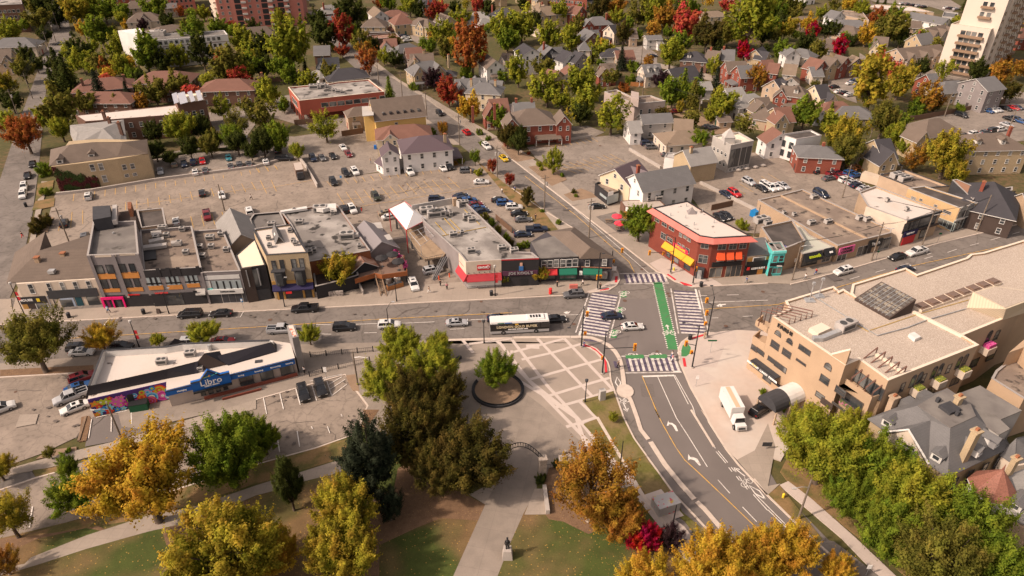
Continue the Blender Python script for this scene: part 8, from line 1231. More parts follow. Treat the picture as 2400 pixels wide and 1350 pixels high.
CL="""C1 1768,378,V,k,M 2055,370,S,k,M 760,728,S,w,m 735,692,U,k,m 1125,682,U,k,m 1780,636,U,s,m 2070,628,S,r,m 765,965,U,d,w 725,1055,S,b,w 655,1145,P,s,W 690,1245,S,w,W 0,1255,U,w,w
C2 455,325,P,k,M 235,520,P,s,m 820,498,U,k,m 1240,478,U,w,m 1868,455,S,s,m 2250,415,S,n,m 440,1110,U,k,C 600,1065,U,k,C 1468,105,U,w,X
C3 402,422,S,k,m 575,195,U,g,M 930,392,S,n,m 1120,492,S,w,m
B1 222,465,U,w,L 210,538,U,w,L 252,358,S,k,L 300,252,S,k,L 822,550,U,w,u 1878,520,S,k,u 2062,540,S,w,U 1925,728,P,d,U 1635,785,S,w,u 595,802,U,k,u 788,928,U,g,u 2320,692,V,w,u 1490,315,S,s,U 1620,250,U,t,u 1712,248,S,n,U 1797,235,U,n,u 1882,222,S,r,U 2125,190,S,c,U 1815,325,S,w,u 1908,310,S,g,u 2145,272,S,g,u 2228,258,U,g,u 2315,250,S,g,u 2352,155,S,n,u
B2 1115,555,U,o,P 895,672,U,w,P 720,417,U,k,P 835,337,U,k,P 920,322,U,w,P 860,157,S,d,P 530,197,U,n,P 615,192,S,g,P 715,177,S,k,P 810,97,S,w,P 192,127,S,k,u 262,202,P,k,m 90,230,S,w,u 1425,320,P,w,P 1735,287,S,w,P 1797,275,U,k,P 1965,314,U,g,m 2095,417,S,w,m 1905,548,S,n,r 1925,582,U,n,r 1980,592,U,b,r 2035,627,S,d,r 2060,660,S,b,r 2100,690,S,n,r 1680,578,U,n,m 2265,585,S,k,m 2315,614,U,b,m 820,670,U,k,p 1215,703,S,t,r 1248,742,S,w,r 2145,88,U,w,S 2305,197,S,y,S 1645,1238,U,s,r
B3 20,652,U,w,m 65,712,S,k,m 105,767,S,g,m 230,857,P,n,m 100,905,S,n,m 790,647,S,k,m 1995,532,S,n,T 2070,522,U,r,T 2205,417,U,s,T 2325,477,S,k,T 2370,450,U,w,T 1200,35,U,n,m 1260,62,U,n,m 1305,94,U,g,m 1450,162,S,g,m 1940,745,S,k,T 1995,730,S,k,T
B4 20,472,U,w,T 70,462,S,w,T 140,452,S,s,T 495,527,V,n,T 480,318,S,k,r 570,382,S,g,r 620,337,P,d,r 680,367,S,d,r 725,397,U,w,r 765,337,U,b,r 820,357,S,b,r 785,422,S,s,r 830,447,S,n,r 895,477,S,s,r 700,1248,U,w,R 1205,1113,S,k,R 1385,1068,P,w,R 1280,1228,S,n,r
A1 660,312,S,k,l 560,405,S,k,m 2320,980,S,w,u 2235,1270,S,s,m
A2 1710,1050,U,k,S 1958,1227,U,r,s 205,962,S,w,p 1375,330,S,n,r 1390,347,S,w,r 1410,373,S,w,r
A3 460,1232,U,s,r 1525,1032,S,d,r 1310,517,S,n,r 1825,1172,S,g,r 1870,1182,S,g,r
A4 595,712,S,w,r 640,706,S,w,r 675,700,S,k,r 795,672,S,k,r 770,770,S,w,r 800,750,S,b,r 620,803,S,k,r 665,848,S,w,r 718,860,S,k,r 760,878,S,w,r 690,1147,U,w,r 1800,1067,V,k,T 2045,1025,S,b,T 2090,1020,S,w,T 2130,1015,S,s,T 2215,1005,S,k,T 2285,1000,S,r,T 2320,995,S,n,T 2250,1100,S,k,T 2315,1110,U,n,T 2360,1127,S,b,T 2225,1157,S,s,T 2100,1207,U,k,r 2165,1200,U,w,r 1920,1240,U,w,r 2020,1225,S,g,r 1790,1270,S,g,r 1830,1255,S,k,r 1250,30,S,w,r 1300,35,S,g,r 1350,45,S,k,r 1400,50,S,s,r 1450,60,S,k,r 1660,70,S,w,r 1700,75,S,k,r 1750,80,S,s,r
H1 190,1165,U,k,w"""
for w in CL.split():
 if w[0]in 'ABCDEFH' and ',' not in w:cur=w;continue
 a=w.split(',');car(pts(f"{cur} {a[0]},{a[1]}")[0],a[2],a[3],a[4])
def vbox(rt,nm,m,x0,x1,w,z0,z1,ch=.0):
 b=MB();b.hexa([(x0,-w/2,z0),(x1,-w/2,z0),(x1,w/2,z0),(x0,w/2,z0)],[(x0+ch,-w/2+ch,z1),(x1-ch,-w/2+ch,z1),(x1-ch,w/2-ch,z1),(x0+ch,w/2-ch,z1)]);return b.build(nm,m,rt)
def wheels(rt,xs,w,r=.48):
 for x in xs:
  for s in(-1,1):q=MB();q.tube([(x,s*(w/2-.3),r),(x,s*(w/2+.01),r)],r,12);wh=q.build('wheel',m_tyre,rt);q=MB();q.tube([(x,s*(w/2),r),(x,s*(w/2+.03),r)],r*.5,8);q.build('rim',m_rim,wh)
bx_,by_=G((1217,782),.0);by_+=1.2;bus=root('city_bus',(bx_,by_,.03),'black and white city bus with gold advertising waiting on the main street','bus',rz=DV['m']);local(bus)
vbox(bus,'lower_body',mat('bus_grey',(.40,.39,.39),.5),-6.1,6.1,2.55,.3,.95);vbox(bus,'body',mat('bus_black',(.018,.017,.016),.3),-6.1,6.1,2.57,.95,2.75);vbox(bus,'roof',mat('bus_white',(.66,.64,.62),.5),-6.1,6.1,2.6,2.75,3.15,.12);vbox(bus,'roof_unit',MATS['bus_white'],1.5,5.2,1.9,3.15,3.4,.1)
for x in(2.4,3.0,3.6,4.2):vbox(bus,'roof_fan',M_BLACK,x-.2,x+.2,.9,3.4,3.44)
vbox(bus,'green_stripe',M_GRN,-4.6,-3.2,2.62,2.78,2.95);vbox(bus,'blue_stripe',m_blue,-3.1,-1.6,2.62,2.78,2.95);b=MB();b.box((6.08,0,1.15),(.12,2.3,1.5));b.build('windscreen',m_glassc,bus);wheels(bus,(-3.4,3.4),2.6)
fb_=((0,0),(1,0),(0,-1));text(bus,fb_,-.6,1.85,"LONDON GOLD BUYER",.78,mat('pale_gold_letters',(.62,.52,.34),.5),1.31,bold=.02);text(bus,fb_,-.4,1.25,"GOLD  SILVER  DIAMONDS  COINS",.26,M_WTX,1.31);b=MB();b.obox(fb_,-1.0,-.3,1.29,1.32,2.3,2.6);b.build('advert_mark',mat('advert_gold',(.7,.42,.05),.4),bus)
b=MB();b.obox(fb_,-5.9,3.0,1.285,1.30,2.28,2.68);b.build('window_strip',m_glassc,bus)
for x in(3.2,4.4,5.3):b=MB();b.obox(fb_,x,x+.9,1.28,1.31,1.5,2.5);b.build('window',m_glassc,bus)
tx,ty=G(pts("C3 2060,1270")[0],1.5);a=dirv("C3 1990,1150 2110,1380");tr=root('box_truck',(tx,ty,KH),'white box truck parked on the pale concrete forecourt of the office block','truck',rz=a);local(tr)
vbox(tr,'cargo_box',mat('truck_white',(.64,.62,.60),.5),-4.0,1.6,2.35,.9,3.3);vbox(tr,'cab',MATS['truck_white'],1.7,3.2,2.0,.5,2.2,.15);vbox(tr,'bonnet',MATS['truck_white'],3.2,4.3,1.9,.5,1.35,.1);b=MB();b.hexa([(3.0,-.85,1.35),(3.3,-.85,1.35),(3.3,.85,1.35),(3.0,.85,1.35)],[(2.95,-.75,2.15),(3.08,-.75,2.15),(3.08,.75,2.15),(2.95,.75,2.15)]);b.build('windscreen',m_glassc,tr);wheels(tr,(-2.4,3.4),2.2);vbox(tr,'roof_strip',mat('translucent_roof_panel',(.55,.40,.27),.6),-3.9,1.5,.8,3.3,3.32);vbox(tr,'grille',M_DARK,4.3,4.34,1.2,.7,1.1)
tx,ty=G(pts("B2 405,335")[0],1.2);a=dirv("B2 370,230 430,420");tv=root('delivery_van',(tx,ty,.03),'brown grey step van parked beside the wall at the end of the car park','van',rz=a);local(tv);vbox(tv,'cargo_box',mat('van_brown',(.20,.13,.10),.6,[('noise',.8,.8,.4,.7,.6)]),-3.6,2.4,2.4,.7,3.0);vbox(tv,'cab',M_DARK,2.4,3.6,2.2,.5,2.4,.2);vbox(tv,'roof',mat('van_roof',(.45,.38,.33),.7),-3.6,2.4,2.3,3.0,3.04);wheels(tv,(-2.2,2.6),2.2)
ct=root('shipping_container',(*G(pts("B4 960,430")[0],0),0),'cream shipping container at the end of the market lane','container',rz=dirv("B4 900,440 1000,470"));local(ct);vbox(ct,'shell',mat('container_cream',(.58,.47,.36),.6,[('wave',2.2,.7,.5,1,.6,'X')]),-3,3,2.5,.1,2.6);vbox(ct,'door',M_CREAM,-3.05,-3.0,2.3,.2,2.5)
def prop(nm,s,lab,cat,grp=None,z=KH,rz=0):
 p=G(pts(s)[0]if isinstance(s,str)else s,z);r=root(nm,(*p,z),lab,cat,grp,rz);return local(r)
def tub(rt,nm,m,path,r,n=6):b=MB();b.tube(path,r,n);return b.build(nm,m,rt)
POLES=[]
M_POLE=mat('pole_wood',(.20,.16,.125),.9,[('noise',2,.7,.4,.7,.7)])
def upole(s,h=10.5,arm=0,tf=0,lamp=0,m=None):
 r=prop('utility_pole',s,'','pole','utility poles',.05);tub(r,'pole',m or M_POLE,[(0,0,0),(0,0,h)],[.19,.12],8)
 if arm:b=MB();b.box((0,0,h-.9),(2.4,.12,.12),DV['r']);b.build('crossarm',M_POLE,r)
 for i in range(tf):tub(r,'transformer',M_AC,[(.45*math.cos(i*2.5),.45*math.sin(i*2.5),h-3),(.45*math.cos(i*2.5),.45*math.sin(i*2.5),h-2)],.28,8)
 if lamp:l_=tub(r,'lamp_arm',M_METAL,[(0,0,h*.82),(1.2*lamp,-.3,h*.87),(2.2*lamp,-.5,h*.87)],.05,4);b=MB();b.box((2.4*lamp,-.55,h*.86),(.7,.3,.12));b.build('lamp_head',M_LGREY,l_)
 POLES.append((r,'wooden utility pole' if arm or tf else 'slim utility pole',pts(s)[0]));return(r.location.x,r.location.y,h-.5)
PG=[[upole(s,h,*k)for s,h,*k in g_]for g_ in((("A1 170,1080",10,1,1),("A1 305,918",10,1,0),("A1 412,605",10,1,0,1),("A1 470,492",10,1),("A1 520,385",10,1,1),("A1 552,290",10,1),("A1 575,160",10,1)),(("B3 300,688",10.5,1,1),("A2 1895,1345",10.5,1,1),("A2 1592,1112",10.5,1,0,-1),("A2 1362,908",10.5,1),("A2 1145,780",10.5,1),("A2 980,560",10.5,1)),(("B4 222,1340",11,1,0,1),("B4 960,1155",10.5,0,0,1),("B4 1430,1020",10.5,1,0,1),("B4 1940,885",10.5,0,0)),(("A3 1725,1140",10,1,1,1),("A3 1215,890",9,1),("A3 893,840",11,1),("A3 730,612",9,1)),(("B4 690,570",10,1,0),("A4 950,1285",10,1,0,1),("A4 470,522",9,1),("A3 1780,625",9,1),("A3 1200,595",9,1,0,1)),(("B3 715,940",11,1,2),),(("B2 2245,380",10,1,2),),(("B1 655,1012",10.5,1,1),),(("B1 2090,690",8),),(("B3 2250,930",9),),(("D4 245,888",8.5,0,0,-1),),(("C2 948,1042",8,0,0,1),),(("D1 985,232",8,0,0,-1),),(("A4 1640,1085",9,0,0,1),),(("A4 2230,1230",9,0,0,1),),(("B3 1425,270",8,1),),(("A4 1000,515",7,0,0,-1),))]
k=0
for g_ in PG[:5]:
 for i in range(len(g_)-1):
  a,c=Vector(g_[i]),Vector(g_[i+1]);b=MB()
  for o in(-.9,-.3,.3,.9):v_=Vector((math.cos(DV['r'])*o,math.sin(DV['r'])*o,0));b.tube([a+v_+(c-a)*t-Vector((0,0,3.2*t*(1-t)))for t in(0,.25,.5,.75,1)],.022,3)
  o_=b.build('power_line',M_BLACK);k+=1;o_['category']='wires';m_=proj(*((a+c)/2));POLES.append((o_,'sagging set of power lines',m_))
m_sig=mat('signal_yellow',(.72,.30,.01),.5)
def sighead(rt,x,y,z,n=3,az=-1.57):
 b=MB();fr=((x,y),(-math.sin(az),math.cos(az)),(math.cos(az),math.sin(az)));b.obox(fr,-.28,.28,-.16,.12,z-.19*n*1.1,z+.19*n*1.1);h=b.build('signal_head',m_sig,rt)
 for i in range(n):q=MB();zz=z+(n-1)*.19-i*.38;q.tube([(x+math.cos(az)*.1,y+math.sin(az)*.1,zz),(x+math.cos(az)*.24,y+math.sin(az)*.24,zz)],.13,8);q.build('lens',M_DARK if i!=0 else m_tail,h)
def signal(s,top,heads,arms=(),lab='',lamp=None):
 p0=pts(s)[0];H_=hgt(p0,pts(top)[0]);r=prop('traffic_signal',s,lab,'traffic signal','black traffic signal poles');tub(r,'pole',M_BLACK,[(0,0,0),(0,0,H_)],[.16,.1],8);tub(r,'base',M_CONC,[(0,0,0),(0,0,.25)],.35,8);o=Vector(r.location)
 if lamp:q=G(pts(lamp)[0],H_+.6);la=tub(r,'lamp_arm',M_BLACK,[(0,0,H_-.3),((q[0]-o.x)*.5,(q[1]-o.y)*.5,H_+.3),(q[0]-o.x,q[1]-o.y,H_+.5)],.05,5);b=MB();b.box((q[0]-o.x,q[1]-o.y,H_+.42),(.6,.3,.12));b.build('lamp_head',M_DARK,la)
 for hd,z,n in heads:
  q=G(pts(hd)[0],z);x,y=q[0]-o.x,q[1]-o.y;sighead(r,x,y,z,n)
  if abs(x)+abs(y)>.8:tub(r,'signal_arm',M_BLACK,[(0,0,z),(x,y,z)],.07,5)
signal("C3 840,935","C3 875,545",(("C3 1143,695",6,4),("C3 843,795",3.2,2)),lab='black traffic signal with a long arm at the plaza corner of the lower road',lamp="C3 1015,488")
signal("C3 645,685","C3 667,310",(("C3 700,385",6.8,3),("C3 680,567",3.2,2)),lab='black traffic signal at the end of the left crosswalk by the plaza',lamp="C3 532,508")
signal("C3 1675,880","C3 1735,490",(("C3 1620,660",5.4,3),("C3 1670,742",3.4,2)),lab='black traffic signal on the pale forecourt nearest the lower road',lamp="C3 1600,463")
signal("C3 1815,590","C3 1872,220",(("C3 1812,260",7.6,3),("C3 1812,375",5,3),("C3 1800,473",2.9,2)),lab='black traffic signal with three heads on the far side of the pale forecourt',lamp="C3 1858,118")
signal("C3 795,148","B3 820,1080",(("C3 795,45",2.8,3),("C3 825,38",2.9,2)),lab='black traffic signal in front of the charcoal corner building',lamp="B3 852,1088")
signal("B3 925,1215","B3 937,1062",(("B3 1025,1065",5.5,3),("B3 945,1165",2.9,2)),lab='black traffic signal behind the charcoal corner building with an arm over the side street')
signal("B3 1475,1270","B3 1520,940",(("B3 1280,1087",5.8,3),("B3 1410,1092",4.6,2),("B3 1493,1172",2.8,2)),lab='black traffic signal in front of the long yellow awning',lamp="B3 1440,915")
signal("C3 1682,102","B3 1710,1160",(("B3 1712,1238",3.2,3),),lab='short black traffic signal at the red brick corner doorway')
def lamp(s,top,lab,kind=0):
 H_=hgt(pts(s)[0],pts(top)[0]);r=prop('street_lamp',s,lab,'street lamp','black street lamps');tub(r,'pole',M_BLACK,[(0,0,0),(0,0,.8),(0,0,H_)],[.17,.11,.07],8)
 if kind==0:b=MB();b.tube([(0,0,H_),(0,0,H_+.12),(0,0,H_+.5),(0,0,H_+.65)],[.12,.28,.32,.04],8);b.build('lantern',M_DARK,r)
 elif kind==1:la=tub(r,'lamp_arm',M_BLACK,[(0,0,H_-.2),(.6,.1,H_+1),(1.2,.2,H_+1.5)],.05,5);b=MB();b.box((1.4,.2,H_+1.45),(.6,.3,.12));b.build('lamp_head',M_METAL,la)
 elif kind==2:
  for z in(1.8,3.0):b=MB();b.obox(((0,0),(1,0),(0,-1)),.1,.65,-.02,.02,H_-z-.9,H_-z);b.build('banner',M_REDP,r)
  b=MB();b.tube([(0,0,H_),(0,0,H_+.15),(0,0,H_+.6),(0,0,H_+.7)],[.12,.28,.3,.04],8);b.build('lantern',M_LGREY,r)
lamp("C2 1310,262","C2 1290,105",'black street lamp with a lantern near the white sport utility car and timber stair',0);lamp("C2 268,312","C2 235,100",'black street lamp in front of the pale brick bay window building',1);lamp("C2 2123,650","C2 2120,460",'plain black lamp on the plaza edge in front of the bus',0);lamp("C3 680,1200","C3 690,1012",'black lamp at the tip of the green triangle',0)
lamp("C1 1295,685","C1 1220,465",'black street lamp with red banners behind the bank roof',2);lamp("E2 605,1070","E2 515,715",'pale lamp pole left of the little tree by the red sign shop',1);lamp("E5 603,680","E5 605,285",'lamp post in front of the crimson awning',2);lamp("C2 1240,538","C2 1238,330",'tall grey lamp pole at the near kerb beside the white sport utility car',1);lamp("D3 880,440","D3 895,256",'plain black unfinished pole on the green triangle',3);lamp("D3 1305,935","D3 1330,775",'plain black unfinished pole beside the graffiti covered box',3);lamp("C1 235,400","C1 155,110",'red trimmed pole at the far left street corner',2)
def fence(nm,s,h,lab,m,th=.12,posts=None,z=0,cat='fence'):
 P=GP(s,z);r=root(nm,(*P[0],z),lab,cat)
 b=MB()
 if posts:
  for zz in(h*.25,h*.95):b.tube([(*p,z+zz)for p in P],.04,4)
  pb_=MB()
  for i in range(len(P)-1):
   n=max(1,int((Vector(P[i+1])-Vector(P[i])).length/.35))
   for j in range(n):p=lerp(P[i],P[i+1],j/n);b.tube([(*p,z),(*p,z+h)],.018,3)
   n=max(1,int((Vector(P[i+1])-Vector(P[i])).length/posts))
   for j in range(n+1):p=lerp(P[i],P[i+1],j/n);q=MB();q.box((*p,z),(.16,.16,h+.25));q.build('post',m,r)
  b.build('railing',m,r)
 else:strip(b,P,th,z,h);b.build('panel',m,r)
M_FW=mat('brown_fence',(.17,.10,.065),.9,[('wave',3,.7,.5,1,.6,'X'),('noise',1,.8,.4,.7,.6)])
fence('railing_fence',"C2 510,782 1090,730",1.1,'black railing on the kerb side of the path right of the bank',M_BLACK,posts=3,z=KH);fence('railing_fence',"C2 500,962 620,925 1060,828",1.1,'black railing on the car park side of the path right of the bank',M_BLACK,posts=3,z=KH)
fence('retaining_wall',"B1 530,545 860,510 1425,415 2382,290 B2 240,222 400,210",.8,'long low concrete wall between the upper and lower car parks',M_CONC,.6,cat='wall');fence('boundary_wall',"B2 400,208 470,300 575,480",1.4,'concrete wall running beside the parked step van',M_CONC,.35,cat='wall');fence('boundary_wall',"B3 1090,130 1380,300",1.0,'pale wall along the back of the east car park',M_CONC,.4,cat='wall');fence('boundary_wall',"B3 1750,440 2280,700",.9,'stone wall at the lower edge of the middle car park',M_CONC,.5,cat='wall');fence('boundary_wall',"A3 160,1340 500,1310 740,1275",.8,'low wall in front of the big brick mansion car park',M_CONC,.4,cat='wall')
fence('board_fence',"A4 1300,1130 1700,1060 2200,960",1.8,'dark board fence behind the far right car park',M_FW);fence('board_fence',"A4 735,1100 900,1160",1.8,'orange brown board fence beside the grey bungalow drive',M_FW);fence('board_fence',"A2 360,1165 560,1150",2,'brown board fence below the brick office',M_FW);fence('board_fence',"A2 800,1270 1000,1240",2,'brown board fence left of the yellow hall',M_FW);fence('board_fence',"B2 1460,250 1580,255",1.8,'orange board enclosure by the white purple roofed house',M_FW);fence('board_fence',"B3 1850,690 2050,645",1.8,'tan board fence behind the red brick corner building',M_FW);fence('board_fence',"B3 1300,0 1400,100",1.5,'orange board fence by the old brick barn',M_FW);fence('board_fence',"A2 1880,460 2382,500",.01,'x',M_FW)if 0 else None
fence('board_fence',"A1 1930,960 2382,945 A2 0,770 430,745",1.8,'long brown board fence behind the yard of the brown townhouses',M_FW);fence('board_fence',"B4 850,200 1150,310",2,'grey brown fence beside the tea house patio',M_FW);fence('board_fence',"B2 2230,770 2382,900",1.6,'red brown fence beside the vine covered patio',M_FW);fence('board_fence',"A3 1100,800 1290,815",1.7,'golden timber fence near the purple tree',MATS['orange_crate']);fence('hedge_wall',"B1 1400,210 1800,150 2300,110",.7,'overgrown low hedge along the upper car park',mat('hedge_green',(.05,.055,.015),.95,[('noise',3,.5,.4,.7,.7)]),1.2,cat='hedge')
fence('low_wall',"D3 262,640 290,850",.9,'low stone wall with end blocks beside the park path',M_CONC,.6,z=KH,cat='wall');fence('low_wall',"D1 640,260 700,60",.3,'timber kerb between the stalls and left car park',M_WOOD,.4,cat='kerb wall')
M_STONE=mat('gate_stone',(.38,.32,.27),.95,[('spot',3,.7,.4,.7,.7),('noise',2,.8,.4,.7,.6)])
gt=prop('park_gate',"H3 1135,690",'park gate of square stone piers joined by a curved black iron arch','gate');o=Vector(gt.location);A_=Vector((*G(pts("H3 1130,690")[0],KH),0))-Vector((o.x,o.y,0));Bv=Vector((*G(pts("H3 430,590")[0],KH),0))-Vector((o.x,o.y,0));hp=3.6
for p in(A_,Bv):b=MB();b.box((p.x,p.y,0),(1.1,1.1,hp),.2);b.box((p.x,p.y,hp),(1.35,1.35,.3),.2);b.build('pier',M_STONE,gt)
def AR(t,dz):q=A_+(Bv-A_)*t;return(q.x,q.y,hp-.4+dz+2.4*math.sin(math.pi*t))
b=MB();b.tube([AR(i/16,0)for i in range(17)],.07,5);b.tube([AR(i/16,.9)for i in range(17)],.07,5)
for i in range(33):b.tube([AR(i/32,0),AR(min(1,i/32+(.012 if i%2 else-.012)),.9)],.035,3)
b.build('iron_arch',M_BLACK,gt)
for s,h,l in(("H3 1480,600",2.4,'stone pier topped by a flat cap right of the park gate'),("H3 1750,500",2.2,'stone pier partly behind the amber tree by the gate')):r=prop('stone_pier',s,l,'pier');b=MB();b.box((0,0,0),(1.0,1.0,h));b.box((0,0,h),(1.25,1.25,.25));b.build('stonework',M_STONE,r)
r=prop('stone_bench',"H3 1640,400",'curved stone bench beside the gate piers','bench');b=MB();b.box((0,0,0),(2.6,.6,.45),-.6);b.box((-1.0,.7,0),(.5,.5,.9),-.6);b.build('seat',M_STONE,r);fence('railing_fence',"H3 1190,600 1480,600 1750,560",1.2,'black iron railing between the gate piers',M_BLACK,posts=3,z=KH)
r=prop('statue',"D2 2040,1190",'dark bronze standing figure on a pale stone plinth by the broad path','statue');b=MB();b.hexa([(-.75,-.75,0),(.75,-.75,0),(.75,.75,0),(-.75,.75,0)],[(-.55,-.55,1.7),(.55,-.55,1.7),(.55,.55,1.7),(-.55,.55,1.7)]);b.build('plinth',M_CONC,r)
b=MB();b.tube([(-.15,0,1.7),(-.14,0,2.5),(0,0,2.75),(0,0,3.3),(0,0,3.5),(0,0,3.62),(0,0,3.72),(0,0,3.95),(0,0,4.08)],[.12,.14,.20,.25,.22,.08,.11,.13,.05],10);b.tube([(.18,.05,1.7),(.15,0,2.5),(.05,0,2.8)],[.13,.16,.2],8);b.tube([(-.24,0,3.4),(-.34,-.08,3.0),(-.2,-.28,2.8)],[.11,.09,.07],6);b.tube([(.24,0,3.4),(.34,-.08,3.0),(.2,-.28,2.85)],[.11,.09,.07],6);b.tube([(-.2,-.4,2.3),(.5,-.35,3.9)],.03,4);b.ball((0,0,4.0),.17,0,8,4,(1,1,.5));b.build('figure',mat('dark_bronze',(.02,.02,.022),.5),r)
c_=G((1167,912),.4);r=root('round_bench',(*c_,KH),'dark ring shaped bench wall around the circular tree planter on the plaza','bench');local(r);b=MB();q0=[(4.6*math.cos(i*math.pi/20),4.6*math.sin(i*math.pi/20))for i in range(41)];strip(b,q0[:30]+[],.55,0,.5);b.build('seat',M_DARK,r);b=MB();strip(b,q0[:30],.12,.5,.25);b.build('backrest',M_BLACK,r);b=MB();b.prism([(4.4*math.cos(i*.2),4.4*math.sin(i*.2))for i in range(31)],-.05,.25);o_=b.build('soil',m_dirt,r);r.rotation_euler.z=R(150)
def cyl(nm,s,lab,cat,prt,r_,h,m,grp=None,cap=None):r=prop(nm,s,lab,cat,grp);b=MB();b.tube([(0,0,0),(0,0,h)],r_,10);b.build(prt,m,r);(lambda q:(q.tube([(0,0,h),(0,0,h+.15)],[r_*1.1,r_*.6],10),q.build('lid',cap or M_DARK,r)))(MB())
for s,l in(("C1 645,412",'black litter bin at the kerb left of the magenta doorway'),("C1 1340,378",'black litter bin beside the sandwich board'),("C2 2190,205",'black litter bin near the crimson awning'),("C3 1758,122",'black litter bin at the red brick corner'),("C3 1655,615",'small black bin by the red tactile plate'),("C1 240,0",'x')[:2]if 0 else("B1 243,650",'dark round bin on the left side street pavement')):cyl('litter_bin',s,l,'bin','bin',.4,1.1,M_BLACK,'black litter bins')
cyl('mailbox',"C3 357,190",'red post box on the pavement left of the grey parked car','post box','box',.38,1.3,M_RTX,cap=M_RTX);cyl('fire_hydrant',"B3 1505,1245",'yellow fire hydrant in front of the yellow awning','hydrant','barrel',.2,.7,M_YTX,cap=M_YTX);cyl('fire_hydrant',"D4 122,712",'yellow fire hydrant on the dry verge by the lower road','hydrant','barrel',.2,.7,M_YTX,cap=M_YTX);cyl('bollard',"E4 950,1100",'orange bollard at the foot of the terrace stair','bollard','post',.14,1.2,MATS['orange_red_awning']);cyl('bollard',"E4 1090,1065",'orange bollard by the convenience store side wall','bollard','post',.14,1.2,MATS['orange_red_awning']);cyl('pedestal',"C1 1410,1330",'x','x','x',.1,.1,M_DARK)if 0 else None
def boxp(nm,s,lab,cat,d,m,rz=0,z=KH,top=None):r=prop(nm,s,lab,cat,None,z,rz);b=MB();b.box((0,0,0),d);b.build('body',m,r);b=MB();b.box((0,0,d[2]),(d[0]*1.03,d[1]*1.03,.08));b.build('lid',top or m,r);return r
boxp('dumpster',"C1 1305,1260",'green dumpster with black lids in front of the flower mural','dumpster',(3,1.6,1.5),mat('dumpster_green',(.01,.08,.035),.6),.25,top=M_BLACK);boxp('dumpster',"E6 1615,275",'blue dumpster at the corner of the long tan shop block','dumpster',(2.4,1.8,1.6),mat('dumpster_blue',(.01,.17,.42),.5),.6)
boxp('utility_box',"D3 1240,800",'large grey utility box covered in red graffiti on a concrete slab','utility box',(3.6,2.4,1.8),mat('graffiti_grey',(.42,.40,.39),.6,[('noise',1.1,(.55,.06,.08),.60,.63,.85,5),('noise',.9,(.5,.45,.06),.64,.67,.7,5)]),.35);boxp('utility_box',"C3 835,1175",'tall green grey glazed kiosk on the green triangle','kiosk',(1.1,.8,2.2),M_LGREY,.3);boxp('news_box',"C3 572,140",'dark red newspaper box behind the grey parked car','box',(1.8,.6,.9),M_COR,.05);boxp('blue_bin',"B2 1112,115",'blue recycling bin at the corner of the yellow hall','bin',(.8,.8,1.2),m_blue,0,.03)
r=prop('sandwich_board',"C1 1480,370",'small dark sandwich board on the pavement beside a litter bin','sign');b=MB();b.hexa([(-.35,-.4,0),(.35,-.4,0),(.35,.4,0),(-.35,.4,0)],[(-.35,-.03,1.1),(.35,-.03,1.1),(.35,.03,1.1),(-.35,.03,1.1)]);b.build('board',M_BRN,r)
def sign(s,lab,h,w,hh,m,t=None):r=prop('sign_post',s,lab,'sign');tub(r,'post',M_METAL,[(0,0,0),(0,0,h)],.05,5);b=MB();b.obox(((0,0),(1,0),(0,-1)),-w/2,w/2,.02,.07,h-hh,h);b.build('panel',m,r);(text(r,((0,0),(1,0),(0,-1)),0,h-hh/2,t,hh*.9,M_WTX,.09)if t else None)
m_gs=mat('sign_green',(.01,.10,.04),.5);m_bs=mat('sign_blue',(.06,.2,.42),.5)
sign("C1 1025,405",'blue and white parking sign in front of the magenta doorway',2.6,.5,.9,m_bs,'P');sign("C1 2268,330",'blue and white parking sign in front of the black shop front',2.6,.5,.9,m_bs,'P');sign("C2 655,975",'pale green and white parking sign by the railing right of the bank',2.6,.6,1.1,M_WTX);sign("C3 1843,740",'green street name sign with crossed blades on the pale forecourt',3.2,1.8,.35,m_gs);sign("C3 1710,1055",'white sign on a thin post on the pale forecourt',2.6,.5,.8,M_WTX);sign("B4 1575,985",'green and white street sign at the right lane mouth',2.8,.7,.5,m_gs);sign("B4 1005,1140",'green topped pay post beside the utility pole by the cookie shop',2.4,.5,.5,m_gs);sign("B2 795,420",'pay machine sign beside the black parked car in the big car park',2,.6,.8,m_bs);sign("D4 795,1340",'white sign on the asphalt bay at the bottom edge',2.2,.6,.8,M_WTX);sign("E5 2265,400",'round white sign on the corner pavement by the charcoal building',2.6,1.1,1.1,M_WTX);sign("D3 2060,320",'dark notice board at the edge of the forecourt by the trees',1.6,1.6,.9,M_DARK)
for s,l in(("B3 980,740",'red parasol farther from the street tree on the cafe yard'),("B3 1003,805",'red parasol nearer the street tree on the cafe yard')):umbrella(s,mat('coral_canvas',(.72,.05,.08),.7),1.5,l,KH,2.3,'red cafe parasols')
for s,l in(("B3 900,795",'brown picnic table on the cafe yard nearer the street'),("B3 995,862",'brown picnic table on the cafe yard close to the street tree')):
 r=prop('picnic_table',s,l,'picnic table','brown picnic tables');
 for nm,y,z,w in(('table_top',0,.72,.8),('seat',-.8,.42,.3),('seat',.8,.42,.3)):b=MB();b.box((0,y,z),(1.9,w,.06));b.build(nm,M_WOOD,r)
 for x in(-.7,.7):b=MB();b.tube([(x,-.75,0),(x,-.2,.72)],.05,4);b.tube([(x,.75,0),(x,.2,.72)],.05,4);b.build('leg',M_WOOD,r)
for i,(s,l)in enumerate((("B3 2105,320",'first'),("B3 2180,305",'second'),("B3 2262,292",'third'),("B3 2335,277",'fourth'))):r=prop('boulder',s,f'{l} pale boulder from the left at the studio car park edge','boulder','pale boulders in a row');b=MB();b.ball((0,0,.35),.75,0,8,5,(1.3,.8,.6));b.build('stone',M_CONC,r)
